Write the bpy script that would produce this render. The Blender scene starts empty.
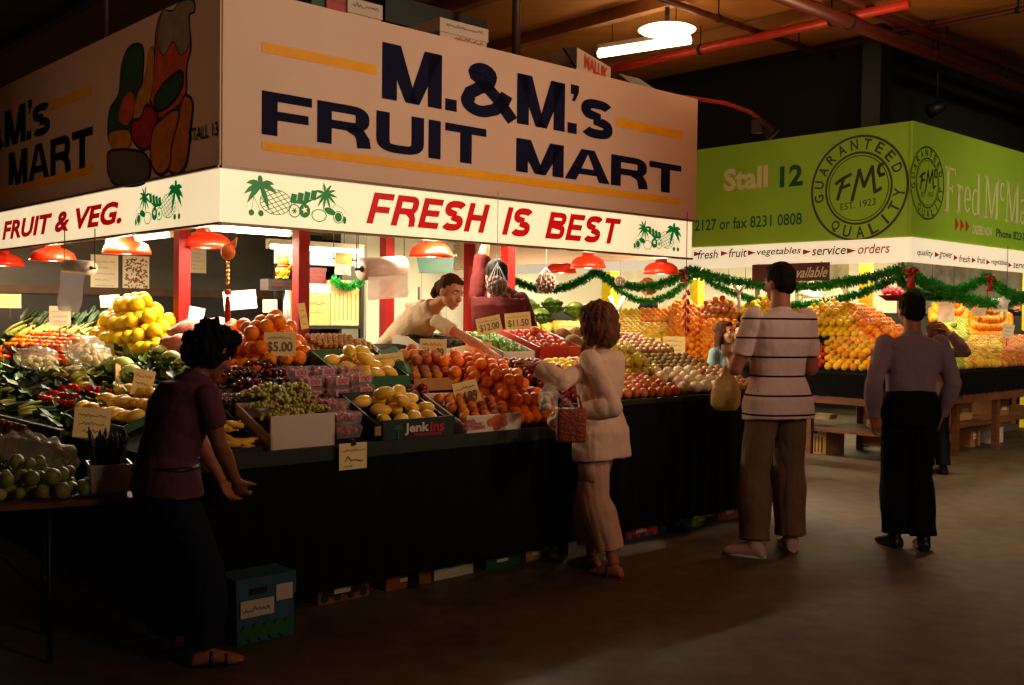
import bpy, bmesh, math, random
from mathutils import Vector, Matrix, noise, Quaternion
random.seed(7)
SC = bpy.context.scene
COL = SC.collection
V = Vector
PI = math.pi
# ---------------------------------------------------------------- camera
F = 1040.0; CAMH = 1.52
RC = Matrix.Rotation(math.radians(90-1.42), 3, 'X') @ Matrix.Rotation(math.radians(.69), 3, 'Z')
cd = bpy.data.cameras.new('camera'); cam = bpy.data.objects.new('camera', cd); COL.objects.link(cam)
cd.sensor_width = 36; cd.lens = F/1024*36; cd.clip_end = 200
cam.matrix_world = Matrix.Translation((0, 0, CAMH)) @ RC.to_4x4()
SC.camera = cam
EYE = V((0, 0, CAMH))
def ray(x, y): return RC @ V(((x-512)/F, -(y-342.5)/F, -1))
def at_z(x, y, z):
    d = ray(x, y); return EYE + d*((z-CAMH)/d.z)
def at_plane(x, y, p, n):
    d = ray(x, y); return EYE + d*((p-EYE).dot(n)/d.dot(n))
def at_d(x, y, depth):
    d = ray(x, y); return EYE + d*(depth/d.y)
# market frame: a along the front sign, b into the stall
P0 = at_z(221, 222, 2.1); P0.z = 0
U = at_z(691, 258, 2.1) - P0; U.z = 0; L1 = U.length; U.normalize()
VV = V((-U.y, U.x, 0))
def W(a, b, z): return V((P0.x+a*U.x+b*VV.x, P0.y+a*U.y+b*VV.y, z))
def loc(p):
    q = p-P0; return (q.dot(U), q.dot(VV), p.z)
MF = Matrix(((U.x, VV.x, 0, P0.x), (U.y, VV.y, 0, P0.y), (0, 0, 1, 0), (0, 0, 0, 1)))
# ---------------------------------------------------------------- materials
def srgb(c):
    return tuple(((x/255)/12.92 if x/255 <= .04045 else ((x/255+.055)/1.055)**2.4) for x in c)
MATS = {}
def mat(name, col, rough=.6, var=.12, scale=8, bump=0., bscale=40, metal=0, emit=0, ecol=None, spec=.5, rnd=0, trans=0, alpha=1, coat=0, stretch=None, col2=None, sss=0):
    if name in MATS: return MATS[name]
    m = bpy.data.materials.new(name); m.use_nodes = True; nt = m.node_tree; N = nt.nodes; L = nt.links
    b = N['Principled BSDF']; c = srgb(col)
    tc = N.new('ShaderNodeTexCoord'); src = tc.outputs['Object']
    if stretch:
        mp = N.new('ShaderNodeMapping'); mp.inputs['Scale'].default_value = stretch; L.new(src, mp.inputs['Vector']); src = mp.outputs['Vector']
    nz = N.new('ShaderNodeTexNoise'); nz.inputs['Scale'].default_value = scale; nz.inputs['Detail'].default_value = 4
    L.new(src, nz.inputs['Vector'])
    mx = N.new('ShaderNodeMixRGB'); L.new(nz.outputs['Fac'], mx.inputs['Fac'])
    mr = N.new('ShaderNodeMapRange'); mr.inputs['From Min'].default_value = .3; mr.inputs['From Max'].default_value = .7
    L.new(nz.outputs['Fac'], mr.inputs['Value']); L.new(mr.outputs['Result'], mx.inputs['Fac'])
    if col2: c2 = srgb(col2); c1 = c
    else: c1 = tuple(x*(1-var) for x in c); c2 = tuple(min(1, x*(1+var)) for x in c)
    mx.inputs['Color1'].default_value = (*c1, 1); mx.inputs['Color2'].default_value = (*c2, 1)
    out = mx.outputs['Color']
    if rnd:
        oi = N.new('ShaderNodeObjectInfo'); hs = N.new('ShaderNodeHueSaturation')
        m1 = N.new('ShaderNodeMapRange'); m1.inputs['To Min'].default_value = .5-rnd*.02; m1.inputs['To Max'].default_value = .5+rnd*.13
        L.new(oi.outputs['Random'], m1.inputs['Value']); L.new(m1.outputs['Result'], hs.inputs['Hue'])
        m2 = N.new('ShaderNodeMapRange'); m2.inputs['To Min'].default_value = 1-rnd; m2.inputs['To Max'].default_value = 1+rnd*.5
        wn = N.new('ShaderNodeTexWhiteNoise'); wn.noise_dimensions = '1D'; L.new(oi.outputs['Random'], wn.inputs['W'])
        L.new(wn.outputs['Value'], m2.inputs['Value']); L.new(m2.outputs['Result'], hs.inputs['Value'])
        L.new(out, hs.inputs['Color']); out = hs.outputs['Color']
    L.new(out, b.inputs['Base Color'])
    b.inputs['Roughness'].default_value = rough; b.inputs['Metallic'].default_value = metal
    b.inputs['Specular IOR Level'].default_value = spec
    if coat: b.inputs['Coat Weight'].default_value = coat
    if trans: b.inputs['Transmission Weight'].default_value = trans
    if alpha < 1: b.inputs['Alpha'].default_value = alpha
    if sss: b.inputs['Subsurface Weight'].default_value = sss; b.inputs['Subsurface Scale'].default_value = .02
    if emit:
        if ecol: b.inputs['Emission Color'].default_value = (*srgb(ecol), 1)
        else: L.new(out, b.inputs['Emission Color'])
        b.inputs['Emission Strength'].default_value = emit
    if bump:
        bn = N.new('ShaderNodeTexNoise'); bn.inputs['Scale'].default_value = bscale; bn.inputs['Detail'].default_value = 3; L.new(src, bn.inputs['Vector'])
        bp = N.new('ShaderNodeBump'); bp.inputs['Strength'].default_value = bump; bp.inputs['Distance'].default_value = .01
        L.new(bn.outputs['Fac'], bp.inputs['Height']); L.new(bp.outputs['Normal'], b.inputs['Normal'])
    MATS[name] = m; return m
# ---------------------------------------------------------------- mesh builder
class MB:
    def __init__(s, xf=None): s.bm = bmesh.new(); s.xf = xf; s.mi = 0
    def _f(s, vs, faces, smooth=True):
        bv = [s.bm.verts.new(s.xf @ V(p) if s.xf else V(p)) for p in vs]
        for f in faces:
            try:
                fc = s.bm.faces.new([bv[i] for i in f]); fc.smooth = smooth; fc.material_index = s.mi
            except ValueError: pass
    def box(s, lo, hi, smooth=False):
        x0, y0, z0 = lo; x1, y1, z1 = hi
        vs = [(x0,y0,z0),(x1,y0,z0),(x1,y1,z0),(x0,y1,z0),(x0,y0,z1),(x1,y0,z1),(x1,y1,z1),(x0,y1,z1)]
        s._f(vs, [(0,3,2,1),(4,5,6,7),(0,1,5,4),(1,2,6,5),(2,3,7,6),(3,0,4,7)], smooth); return s
    def obox(s, c, ax, ay, az, hx, hy, hz):
        c = V(c); ax = V(ax).normalized()*hx; ay = V(ay).normalized()*hy; az = V(az).normalized()*hz
        vs = [c+i*ax+j*ay+k*az for k in (-1, 1) for (i, j) in ((-1,-1),(1,-1),(1,1),(-1,1))]
        s._f(vs, [(0,3,2,1),(4,5,6,7),(0,1,5,4),(1,2,6,5),(2,3,7,6),(3,0,4,7)], False); return s
    def bar(s, p, q, w, h, up=(0,0,1)):
        p = V(p); q = V(q); d = q-p; a = d.cross(V(up))
        if a.length < 1e-6: a = V((1,0,0))
        return s.obox((p+q)/2, d, a, a.cross(d), d.length/2, w/2, h/2)
    def loft(s, rings, cap=True, closed=True, smooth=True):
        n = len(rings[0]); vs = [p for r in rings for p in r]; fs = []
        for i in range(len(rings)-1):
            for j in range(n if closed else n-1):
                k = (j+1) % n; fs.append((i*n+j, i*n+k, (i+1)*n+k, (i+1)*n+j))
        if cap and closed: fs.append(tuple(range(n-1, -1, -1))); fs.append(tuple(range((len(rings)-1)*n, len(rings)*n)))
        s._f(vs, fs, smooth); return s
    def tube(s, pts, r, n=8, cap=True, flat=1.0, up=(0,0,1)):
        pts = [V(p) for p in pts]; rings = []; prev = None
        for i, p in enumerate(pts):
            t = (pts[min(i+1, len(pts)-1)]-pts[max(i-1, 0)])
            if t.length < 1e-9: t = V((0,0,1))
            t.normalize()
            if prev is None:
                x = t.cross(V(up)); x = x if x.length > 1e-3 else t.cross(V((1,0,0)))
            else:
                x = prev - t*prev.dot(t)
                if x.length < 1e-5: x = t.cross(V((1,0,0)))
            x.normalize(); prev = x; y = t.cross(x)
            rr = r[i] if isinstance(r, (list, tuple)) else r
            rings.append([p+(x*math.cos(2*PI*k/n)+y*math.sin(2*PI*k/n)*flat)*rr for k in range(n)])
        return s.loft(rings, cap)
    def lathe(s, prof, n=16, c=(0,0,0), axis=None):
        c = V(c); q = V((0,0,1)).rotation_difference(V(axis)) if axis else Quaternion()
        rings = [[c+q @ V((r*math.cos(2*PI*k/n), r*math.sin(2*PI*k/n), z)) for k in range(n)] for r, z in prof]
        return s.loft(rings, True)
    def ball(s, c, r, n=12, m=8, q=None):
        c = V(c); r = (r, r, r) if isinstance(r, (int, float)) else r; rings = []
        for i in range(1, m):
            th = PI*i/m
            ring = []
            for k in range(n):
                p = V((r[0]*math.sin(th)*math.cos(2*PI*k/n), r[1]*math.sin(th)*math.sin(2*PI*k/n), -r[2]*math.cos(th)))
                ring.append(c+(q @ p if q else p))
            rings.append(ring)
        vs = [p for r_ in rings for p in r_]; b = V((0,0,-r[2])); t = V((0,0,r[2]))
        vs += [c+(q @ b if q else b), c+(q @ t if q else t)]; fs = []
        for i in range(m-2):
            for j in range(n):
                k = (j+1) % n; fs.append((i*n+j, i*n+k, (i+1)*n+k, (i+1)*n+j))
        B = len(vs)-2
        for j in range(n):
            k = (j+1) % n; fs.append((B, k, j)); fs.append(((m-2)*n+j, (m-2)*n+k, B+1))
        s._f(vs, fs); return s
    def poly(s, pts, smooth=False): s._f(pts, [tuple(range(len(pts)))], smooth); return s
    def prism(s, pts, d):
        d = V(d); pts = [V(p) for p in pts]; n = len(pts)
        s._f(pts+[p+d for p in pts], [tuple(range(n-1,-1,-1)), tuple(range(n, 2*n))]+[(i, (i+1)%n, n+(i+1)%n, n+i) for i in range(n)], False); return s
    def mesh(s, name, origin=(0,0,0), normals=True):
        if normals: bmesh.ops.recalc_face_normals(s.bm, faces=s.bm.faces)
        o = V(origin)
        for v in s.bm.verts: v.co -= o
        me = bpy.data.meshes.new(name); s.bm.to_mesh(me); s.bm.free(); return me
def wloc(o):
    p = V(o.location)
    if o.parent: p += wloc(o.parent)
    return p
def link(name, me, m, parent=None, location=None):
    o = bpy.data.objects.new(name, me); COL.objects.link(o)
    ms = m if isinstance(m, (list, tuple)) else [m]
    if me is not None and not me.materials:
        for x in ms: me.materials.append(x)
    if parent: o.parent = parent
    if location is not None: o.location = location
    return o
def part(name, mb, m, parent, label=None):
    o = link(name, mb.mesh(name, wloc(parent)), m, parent, (0,0,0))
    if label: o['label'] = label
    return o
def tag(o, label=None, cat=None, group=None, kind=None):
    if label: o['label'] = label
    if cat: o['category'] = cat
    if group: o['group'] = group
    if kind: o['kind'] = kind
    return o
def thing(name, label, cat, at, group=None):
    o = bpy.data.objects.new(name, None); COL.objects.link(o); o.location = at; o.empty_display_size = .1
    return tag(o, label, cat, group)
def solo(name, mb, m, label, cat, at, group=None, kind=None):
    o = link(name, mb.mesh(name, at), m, None, at); return tag(o, label, cat, group, kind)
def struct(name, mb, m, at=(0,0,0)):
    return tag(link(name, mb.mesh(name, at), m, None, at), kind='structure')
def finish(o, bevel=.004, seg=2):
    md = o.modifiers.new('bevel', 'BEVEL'); md.width = bevel; md.segments = seg; md.limit_method = 'ANGLE'; return o
# ---------------------------------------------------------------- flat lettering
class Plane:
    """a wall surface: origin o, x axis, y axis, outward normal"""
    def __init__(s, o, x, y): s.o = V(o); s.x = V(x).normalized(); s.y = V(y).normalized(); s.n = s.x.cross(s.y)
    def st(s, px, py):
        q = at_plane(px, py, s.o, s.n)-s.o; return (q.dot(s.x), q.dot(s.y))
    def p(s, u, v, e=.003): return s.o+s.x*u+s.y*v+s.n*e
def text_mesh(txt, bold=.0, shear=0, spacing=1.0):
    c = bpy.data.curves.new('lettering', 'FONT'); c.body = txt; c.size = 1; c.offset = bold; c.shear = shear; c.space_character = spacing; c.resolution_u = 3
    o = bpy.data.objects.new('lettering', c); COL.objects.link(o); bpy.context.view_layer.update()
    me = bpy.data.meshes.new_from_object(o.evaluated_get(bpy.context.evaluated_depsgraph_get()))
    bpy.data.objects.remove(o); bpy.data.curves.remove(c); return me
def text(plane, txt, corners, m, parent, bold=0., shear=0, spacing=1., e=.003, name='lettering'):
    """corners: (s0,t0) bottom left, (s1,t0') bottom right, and the top ones; fitted bilinearly"""
    (a, b, c, d) = corners  # bl, br, tr, tl in plane metres
    me = text_mesh(txt, bold, shear, spacing)
    xs = [v.co.x for v in me.vertices]; ys = [v.co.y for v in me.vertices]
    x0, x1, y0, y1 = min(xs), max(xs), min(ys), max(ys); off = wloc(parent)
    for v in me.vertices:
        u = (v.co.x-x0)/(x1-x0); t = (v.co.y-y0)/(y1-y0)
        s_ = (1-t)*((1-u)*a[0]+u*b[0])+t*((1-u)*d[0]+u*c[0]); t_ = (1-t)*((1-u)*a[1]+u*b[1])+t*((1-u)*d[1]+u*c[1])
        v.co = plane.p(s_, t_, e)-off
    return link(name, me, m, parent, (0,0,0))
def rectc(s0, s1, t0, t1): return ((s0,t0),(s1,t0),(s1,t1),(s0,t1))
class Decal:
    def __init__(s, plane): s.pl = plane; s.mb = MB(); s.ms = []; s.k = 0
    def use(s, m):
        if m not in s.ms: s.ms.append(m)
        s.mb.mi = s.ms.index(m); s.k += 1
    def poly(s, pts, m):
        s.use(m); s.mb.poly([s.pl.p(x, y, .0025+.00025*s.k) for x, y in pts])
    def line(s, pts, w, m, closed=False):
        s.use(m); n = len(pts); e = .0025+.00025*s.k
        for i in range(n if closed else n-1):
            p = V((*pts[i], 0)); q = V((*pts[(i+1) % n], 0)); d = q-p
            if d.length < 1e-6: continue
            d.normalize(); o = V((-d.y, d.x, 0))*w/2; x = d*w*.3
            s.mb.poly([s.pl.p(*(r.x, r.y), e) for r in (p-o-x, q-o+x, q+o+x, p+o-x)])
    def ring(s, c, r0, r1, m, n=64, a0=0, a1=2*PI, sx=1):
        s.use(m); e = .0025+.00025*s.k
        for i in range(n):
            t0 = a0+(a1-a0)*i/n; t1 = a0+(a1-a0)*(i+1)/n
            s.mb.poly([s.pl.p(c[0]+sx*r*math.cos(t), c[1]+r*math.sin(t), e) for r, t in ((r0,t0),(r1,t0),(r1,t1),(r0,t1))])
    def disc(s, c, rx, ry, m, rot=0, n=24):
        s.poly([(c[0]+rx*math.cos(t)*math.cos(rot)-ry*math.sin(t)*math.sin(rot), c[1]+rx*math.cos(t)*math.sin(rot)+ry*math.sin(t)*math.cos(rot)) for t in [2*PI*i/n for i in range(n)]], m)
    def done(s, name, parent): 
        o = link(name, s.mb.mesh(name, wloc(parent), False), s.ms, parent, (0,0,0)); return o
# ---------------------------------------------------------------- heavy block letters drawn as strokes
def arcpts(cx, cy, rx, ry, a0, a1, n=14, pw=.75):
    out = []
    for i in range(n+1):
        a = math.radians(a0+(a1-a0)*i/n); c, s_ = math.cos(a), math.sin(a)
        out.append((cx+rx*math.copysign(abs(c)**pw, c), cy+ry*math.copysign(abs(s_)**pw, s_)))
    return out
def stroke(pts, w, h):
    """quads along a centre line; w is the thickness of upright strokes, h of level ones"""
    qs = []; n = len(pts); L_, R_ = [], []
    for i in range(n):
        a = V((*pts[max(i-1, 0)], 0)); b = V((*pts[min(i+1, n-1)], 0)); d = (b-a)
        d = d.normalized() if d.length else V((1,0,0)); o = V((-d.y*w/2, d.x*h/2, 0))
        p = V((*pts[i], 0)); L_.append(p+o); R_.append(p-o)
    for i in range(n-1): qs.append([(q.x, q.y) for q in (L_[i], R_[i], R_[i+1], L_[i+1])])
    return qs
def R4(x0, y0, x1, y1): return [(x0,y0),(x1,y0),(x1,y1),(x0,y1)]
def glyph(ch, t=.27, h=.21):
    if ch == 'M': w = 1.12; return w, [R4(0,0,t,1), R4(w-t,0,w,1), [(0,1),(t*1.25,1),(w/2+.09,0),(w/2-.13,0)], [(w,1),(w-t*1.25,1),(w/2-.09,0),(w/2+.13,0)]]
    if ch == 'F': return .88, [R4(0,0,t,1), R4(t,1-h,.88,1), R4(t,.36,.82,.36+h)]
    if ch == 'E': return .9, [R4(0,0,t,1), R4(t,1-h,.88,1), R4(t,.4,.82,.4+h), R4(t,0,.9,h)]
    if ch == 'T': return .96, [R4(0,1-h,.96,1), R4(.48-t/2,0,.48+t/2,1-h)]
    if ch == 'I': return t, [R4(0,0,t,1)]
    if ch == 'H': return .98, [R4(0,0,t,1), R4(.98-t,0,.98,1), R4(t,.4,.98-t,.4+h)]
    if ch == '.': return t*.85, [R4(0,0,t*.85,.22)]
    if ch == "'": return t*.75, [[(t*.1,.68),(t*.4,.68),(t*.75,.88),(t*.75,1.02),(0,1.02),(0,.82),(t*.3,.82)]]
    if ch == 'U': 
        c = [(t/2,1)]+arcpts(.5, .36, .5-t/2, .36-h/2, 180, 360, 14, .6)+[(1-t/2,1)]; return 1.0, stroke(c, t, h)
    if ch == 'A': w = 1.16; return w, [[(0,0),(t*1.05,0),(w/2+.05,1),(w/2-.17,1)], [(w,0),(w-t*1.05,0),(w/2-.05,1),(w/2+.17,1)], R4(.28,.2,w-.28,.2+h*.9)]
    if ch == 'R':
        c = [(t,1-h/2)]+arcpts(.64, .69, .36-t/2, .31-h/2, 90, -90, 12, .7)+[(t,.38+h/2)]
        return 1.04, [R4(0,0,t,1)]+stroke(c, t, h)+stroke([(.62,.46),(.80,.36),(.87,.22),(.90,0)], t, h)
    if ch == 'B':
        c = [(t,1-h/2)]+arcpts(.62, .745, .35-t/2, .255-h/2, 90, -90, 12, .7)+[(t,.49+h/2)]
        d = [(t,.51-h/2+.1)]+arcpts(.64, .28, .37-t/2, .28-h/2, 90, -90, 12, .7)+[(t,h/2)]
        return 1.0, [R4(0,0,t,1)]+stroke(c, t, h*.95)+stroke(d, t, h)
    if ch in 'sS':
        c = arcpts(.48, .735, .48-t/2, .265-h/2, 20, 270, 16, .75)+arcpts(.48, .265, .48-t/2, .265-h/2, 90, -160, 16, .75)
        return .96, stroke(c, t*1.1, h*1.15)
    if ch == '&':
        c = [(1.12,.03),(.78,.40),(.42,.70)]+arcpts(.46, .80, .17, .12, 195, -20, 10, 1)+[(.60,.66),(.36,.52),(.2,.42)]+arcpts(.42, .27, .27, .17, 150, 290, 10, 1)+[(.72,.18),(.90,.34),(.98,.52)]
        return 1.14, stroke(c, t*1.02, h*1.05)
    return .8, []
def block_text(pl, txt, c, m, parent, gap=.1, sh=0, name='lettering'):
    x = 0; polys = []
    for i_, ch in enumerate(txt):
        w_, qs = glyph(ch)
        if ch == "'" and i_ and txt[i_-1] == '.': x -= gap+.16
        sc = .8 if ch == 's' else 1
        polys += [[(x+a*sc*(1 if ch != 's' else 1.05)+sh*b, b*sc) for a, b in q] for q in qs]; x += w_*(sc if ch != 's' else .84)+(gap if ch != ' ' else 0)
    tot = x-gap+0; d = Decal(pl)
    if sh: tot += sh
    for q in polys:
        ar = sum(q[i][0]*q[(i+1) % len(q)][1]-q[(i+1) % len(q)][0]*q[i][1] for i in range(len(q)))
        if ar < 0: q = q[::-1]
        out = []
        for a, b in q:
            u = a/tot; s0 = c[0][0]+(c[1][0]-c[0][0])*u; t0 = c[0][1]+(c[3][1]-c[0][1])*b; out.append((s0, t0))
        d.k = min(d.k, 1); d.poly(out, m)
    return d.done(name, parent)
def smooth_closed(pts, sub=5):
    out = []; n = len(pts)
    for i in range(n):
        p0, p1, p2, p3 = [pts[(i+j-1) % n] for j in range(4)]
        for k in range(sub):
            t = k/sub
            out.append(tuple(.5*((2*p1[d])+(-p0[d]+p2[d])*t+(2*p0[d]-5*p1[d]+4*p2[d]-p3[d])*t*t+(-p0[d]+3*p1[d]-3*p2[d]+p3[d])*t**3) for d in (0, 1)))
    return out
def light(name, kind, at, power, col=(1,.75,.45), size=.1, size_y=None, rot=None, spot=None, blend=.5):
    l = bpy.data.lights.new(name, kind); l.energy = power; l.color = col
    if kind == 'AREA':
        l.size = size
        if size_y: l.shape = 'RECTANGLE'; l.size_y = size_y
    else: l.shadow_soft_size = size
    if kind == 'SPOT': l.spot_size = math.radians(spot); l.spot_blend = blend
    o = bpy.data.objects.new(name, l); COL.objects.link(o); o.location = at
    if rot is not None: o.rotation_mode = 'QUATERNION'; o.rotation_quaternion = rot
    return o
def aim(d): return V(d).normalized().to_track_quat('-Z', 'Y')
# ================================================================ setting
m_floor = bpy.data.materials.new('worn_floor'); m_floor.use_nodes = True
def _fl():
    nt = m_floor.node_tree; N = nt.nodes; L = nt.links; b = N['Principled BSDF']; tc = N.new('ShaderNodeTexCoord')
    n1 = N.new('ShaderNodeTexNoise'); n1.inputs['Scale'].default_value = .9; n1.inputs['Detail'].default_value = 8; n1.inputs['Roughness'].default_value = .65
    n2 = N.new('ShaderNodeTexNoise'); n2.inputs['Scale'].default_value = 7; n2.inputs['Detail'].default_value = 6
    n3 = N.new('ShaderNodeTexNoise'); n3.inputs['Scale'].default_value = 60
    for n in (n1, n2, n3): L.new(tc.outputs['Object'], n.inputs['Vector'])
    r = N.new('ShaderNodeValToRGB'); r.color_ramp.elements[0].position = .35; r.color_ramp.elements[0].color = (.030, .021, .012, 1)
    r.color_ramp.elements[1].position = .72; r.color_ramp.elements[1].color = (.15, .115, .066, 1)
    m = N.new('ShaderNodeMath'); m.operation = 'MULTIPLY_ADD'; m.inputs[1].default_value = .45
    L.new(n2.outputs['Fac'], m.inputs[0]); m2 = N.new('ShaderNodeMath'); m2.operation = 'MULTIPLY'; m2.inputs[1].default_value = .6
    L.new(n1.outputs['Fac'], m2.inputs[0]); L.new(m2.outputs[0], m.inputs[2]); L.new(m.outputs[0], r.inputs['Fac'])
    L.new(r.outputs['Color'], b.inputs['Base Color']); b.inputs['Roughness'].default_value = .55
    rr = N.new('ShaderNodeMapRange'); rr.inputs['To Min'].default_value = .35; rr.inputs['To Max'].default_value = .8; L.new(n1.outputs['Fac'], rr.inputs['Value']); L.new(rr.outputs['Result'], b.inputs['Roughness'])
    bp = N.new('ShaderNodeBump'); bp.inputs['Strength'].default_value = .25; bp.inputs['Distance'].default_value = .01; L.new(n3.outputs['Fac'], bp.inputs['Height']); L.new(bp.outputs['Normal'], b.inputs['Normal'])
_fl()
struct('floor', MB().box((-14, -4, -.1), (22, 30, 0)), m_floor)
m_dark = mat('dark_paint', (16, 13, 11), .9, .3, 1.5)
m_ceil = mat('ceiling_boards', (176, 112, 48), .8, .16, .6, stretch=(.3, 6, 1))
CZ = 5.0
ck = at_z(870, 35, CZ); ca, cb, _ = loc(ck)
struct('ceiling', MB(MF).box((-16, -12, CZ), (ca, 22, CZ+.1)).box((ca, -12, CZ), (22, cb, CZ+.1)), m_ceil)
wz = 3.86
struct('wall_bulkhead', MB(MF).box((ca, cb, wz), (ca+.12, 22, CZ)).box((ca, cb, wz), (22, cb+.12, CZ)), m_dark)
struct('wall_back', MB(MF).box((-16, 21.9, 0), (22, 22, CZ)).box((21.9, -12, 0), (22, 22, CZ)), m_dark)
struct('wall_left', MB().box((-14, -4, 0), (-13.9, 30, CZ)), m_dark)
struct('wall_rear', MB().box((-14, -4, 0), (22, -3.9, CZ)), m_dark)
# ceiling joists and pipes
m_joist = mat('ceiling_joist', (150, 94, 40), .8, .2, 2)
for i, a in enumerate((1.2, 2.7, 4.2, 5.7, 7.2)):
    struct('trim_%d' % (i+1), MB(MF).box((a-.06, -10, CZ-.14), (a+.06, 20, CZ-.005)), m_joist, W(a, 0, CZ))
m_red = mat('red_pipe_paint', (176, 38, 18), .45, .15, 5)
m_dred = mat('dark_red_pipe_paint', (74, 22, 12), .5, .2, 5)
def ceil_pipe(p, q, z, r, m, label, dir_, ext=(0, 0)):
    a = at_z(*p, z); b = at_z(*q, z)
    la, lb = loc(a), loc(b)
    if dir_ == 'v': am = (la[0]+lb[0])/2; A = W(am, la[1]-ext[0], z); B = W(am, lb[1]+ext[1], z)
    else: bm_ = (la[1]+lb[1])/2; A = W(la[0]-ext[0], bm_, z); B = W(lb[0]+ext[1], bm_, z)
    c = (A+B)/2; t = thing('ceiling_pipe', label, 'pipe', c)
    part('pipe', MB().tube([A, B], r, 12), m, t)
    n = max(2, int((B-A).length/1.6)); d = (B-A)
    for i in range(n):
        s = A+d*((i+.5)/n)
        part('hanger', MB().tube([s, V((s.x, s.y, CZ))], .008, 6).lathe([(r+.008, -.02), (r+.012, 0), (r+.008, .02)], 12, s, d), m_dark, t)
    return A, B
ceil_pipe((870, 17), (610, 66), 4.72, .05, m_red, 'bright red sprinkler pipe passing under the round ceiling lamp', 'v', (.5, 3))
ceil_pipe((668, 0), (832, 58), 4.80, .035, m_dred, 'thin dark red pipe crossing above the bright red sprinkler pipe', 'u', (1.5, 0))
ceil_pipe((826, 0), (1024, 100), 4.60, .07, m_dred, 'thick dark pipe along the ceiling above the green stall', 'u', (2, 1.5))
ceil_pipe((868, 0), (1024, 80), 4.80, .045, m_dred, 'slimmer dark pipe running just behind the thick ceiling pipe', 'u', (2, 1.5))
ceil_pipe((1024, 8), (962, 22), 4.88, .03, m_dred, 'short thin pipe high in the upper right ceiling corner', 'v', (.8, 2))
# round ceiling lamp
m_lampw = mat('lamp_glass', (255, 236, 200), .4, .02, emit=3.5, ecol=(255, 222, 165))
m_tube = mat('tube_glow', (255, 240, 215), .4, .02, emit=11, ecol=(255, 228, 178))
m_white = mat('white_metal', (214, 205, 188), .5, .06)
m_blackm = mat('black_metal', (14, 13, 12), .5, .2)
c = at_z(667, 30, 4.62)
t = thing('ceiling_lamp', 'round glowing bowl lamp hanging from the ceiling', 'lamp', c)
part('bowl', MB().lathe([(.04, -.06), (.18, -.05), (.28, -.02), (.31, 0), (.28, .015), (.15, .03)], 28, c), m_lampw, t)
part('stem', MB().tube([c+V((0,0,.03)), V((c.x, c.y, CZ))], .025, 10).lathe([(.10, .03), (.08, .07), (.03, .1)], 16, c), m_blackm, t)
A = at_z(599, 54, 4.60); la = loc(A); B = at_z(690, 40, 4.60)
t = thing('ceiling_tube_light', 'long bare fluorescent tube under the ceiling beside the round lamp', 'lamp', (A+B)/2)
part('tube', MB().tube([A, B], .045, 10), m_tube, t)
part('batten', MB().bar(A+V((0,0,.08)), B+V((0,0,.08)), .07, .05), m_white, t)
for q in (A.lerp(B, .15), A.lerp(B, .85)): part('hanger', MB().tube([q+V((0,0,.1)), V((q.x, q.y, CZ))], .006, 6), m_blackm, t)
# hanging spotlight on a bent red pipe, and one further right
pts = [at_d(x, y, 11.2) for x, y in ((697, 99), (725, 103), (748, 111), (764, 122))]
pts = [at_d(640, 92, 11.2)]+pts
t = thing('clamp_spotlight', 'small black spotlight on a bent red pipe beside the white sign', 'lamp', pts[-1])
part('pipe', MB().tube(pts, .022, 8), m_red, t)
e = pts[-1]
part('lamp_head', MB().tube([e+V((-.05,0,.02)), e+V((.03,0,-.06)), e+V((.1,-.03,-.14))], [.04,.06,.085], 12), m_blackm, t)
part('bracket', MB().box(e-V((.13,.03,.12)), e+V((-.02,.03,.02))), m_blackm, t)
e = at_d(937, 108, 12.6)
t = thing('ceiling_spotlight', 'small dark spotlight hanging above the green sign', 'lamp', e)
part('lamp_head', MB().tube([e+V((-.1,0,-.05)), e+V((.04,0,.02)), e+V((.1,0,.06))], [.08,.07,.04], 12), m_blackm, t)
part('rod', MB().tube([e, V((e.x, e.y, CZ))], .012, 6), m_blackm, t)
e = at_d(876, 92, 12.4)
t = thing('ceiling_duct', 'dark square duct dropping from the ceiling behind the green sign', 'duct', e)
m_duct = mat('duct_metal', (15, 13, 12), .5, .2, 3)
part('duct', MB().obox(e+V((0,0,.1)), U, VV, (0,0,1), .12, .12, CZ-e.z-.1), m_duct, t)
# rods hanging the canopy
m_rod = mat('brown_rod', (62, 32, 18), .5, .2)
for (x, y) in ((516, 50), (106, 40)):
    q = at_plane(x, y, W(0, .1, 0), VV) if x > 300 else at_plane(x, y, W(.1, 0, 0), U)
    solo('hanger_rod', MB().tube([V((q.x, q.y, 3.42)), V((q.x, q.y, CZ))], .035 if x > 300 else .02, 8), m_rod,
         'brown pole rising from the canopy roof behind the front sign' if x > 300 else 'slim grey pole rising above the side sign', 'pole', V((q.x, q.y, 3.42)))
# ================================================================ stall 13 canopy
Z0, Z1, Z2 = 2.10, 2.456, 3.61
LB = 5.6
m_sign = mat('sign_board_paint', (226, 196, 170), .5, .05, 1.3, spec=.3)
m_strip = mat('strip_panel', (250, 222, 176), .35, .10, 1.1, emit=.85)
m_navy = mat('navy_paint', (16, 20, 50), .7, .1, spec=.1); m_yel = mat('yellow_band_paint', (250, 178, 20), .5, .06, emit=.0, spec=.2)
m_redp = mat('red_letter_paint', (210, 18, 16), .4, .05, emit=.3); m_grn = mat('green_letter_paint', (14, 130, 56), .4, .15, emit=.3)
m_metal = mat('grey_trim_metal', (120, 105, 90), .4, .1, metal=.4)
pf = Plane(W(0, -.012, 0), U, (0,0,1)); ps = Plane(W(-.012, 0, 0), -VV, (0,0,1))
t13 = thing('fascia_sign', 'large white front sign board with navy lettering and yellow bands', 'sign', W(L1/2, 0, Z1))
finish(part('board', MB(MF).box((0, -.012, Z1), (L1+.05, .028, Z2)), m_sign, t13), .002)
def quad(pl, *c): return [pl.st(x, y) for x, y in c]
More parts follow.
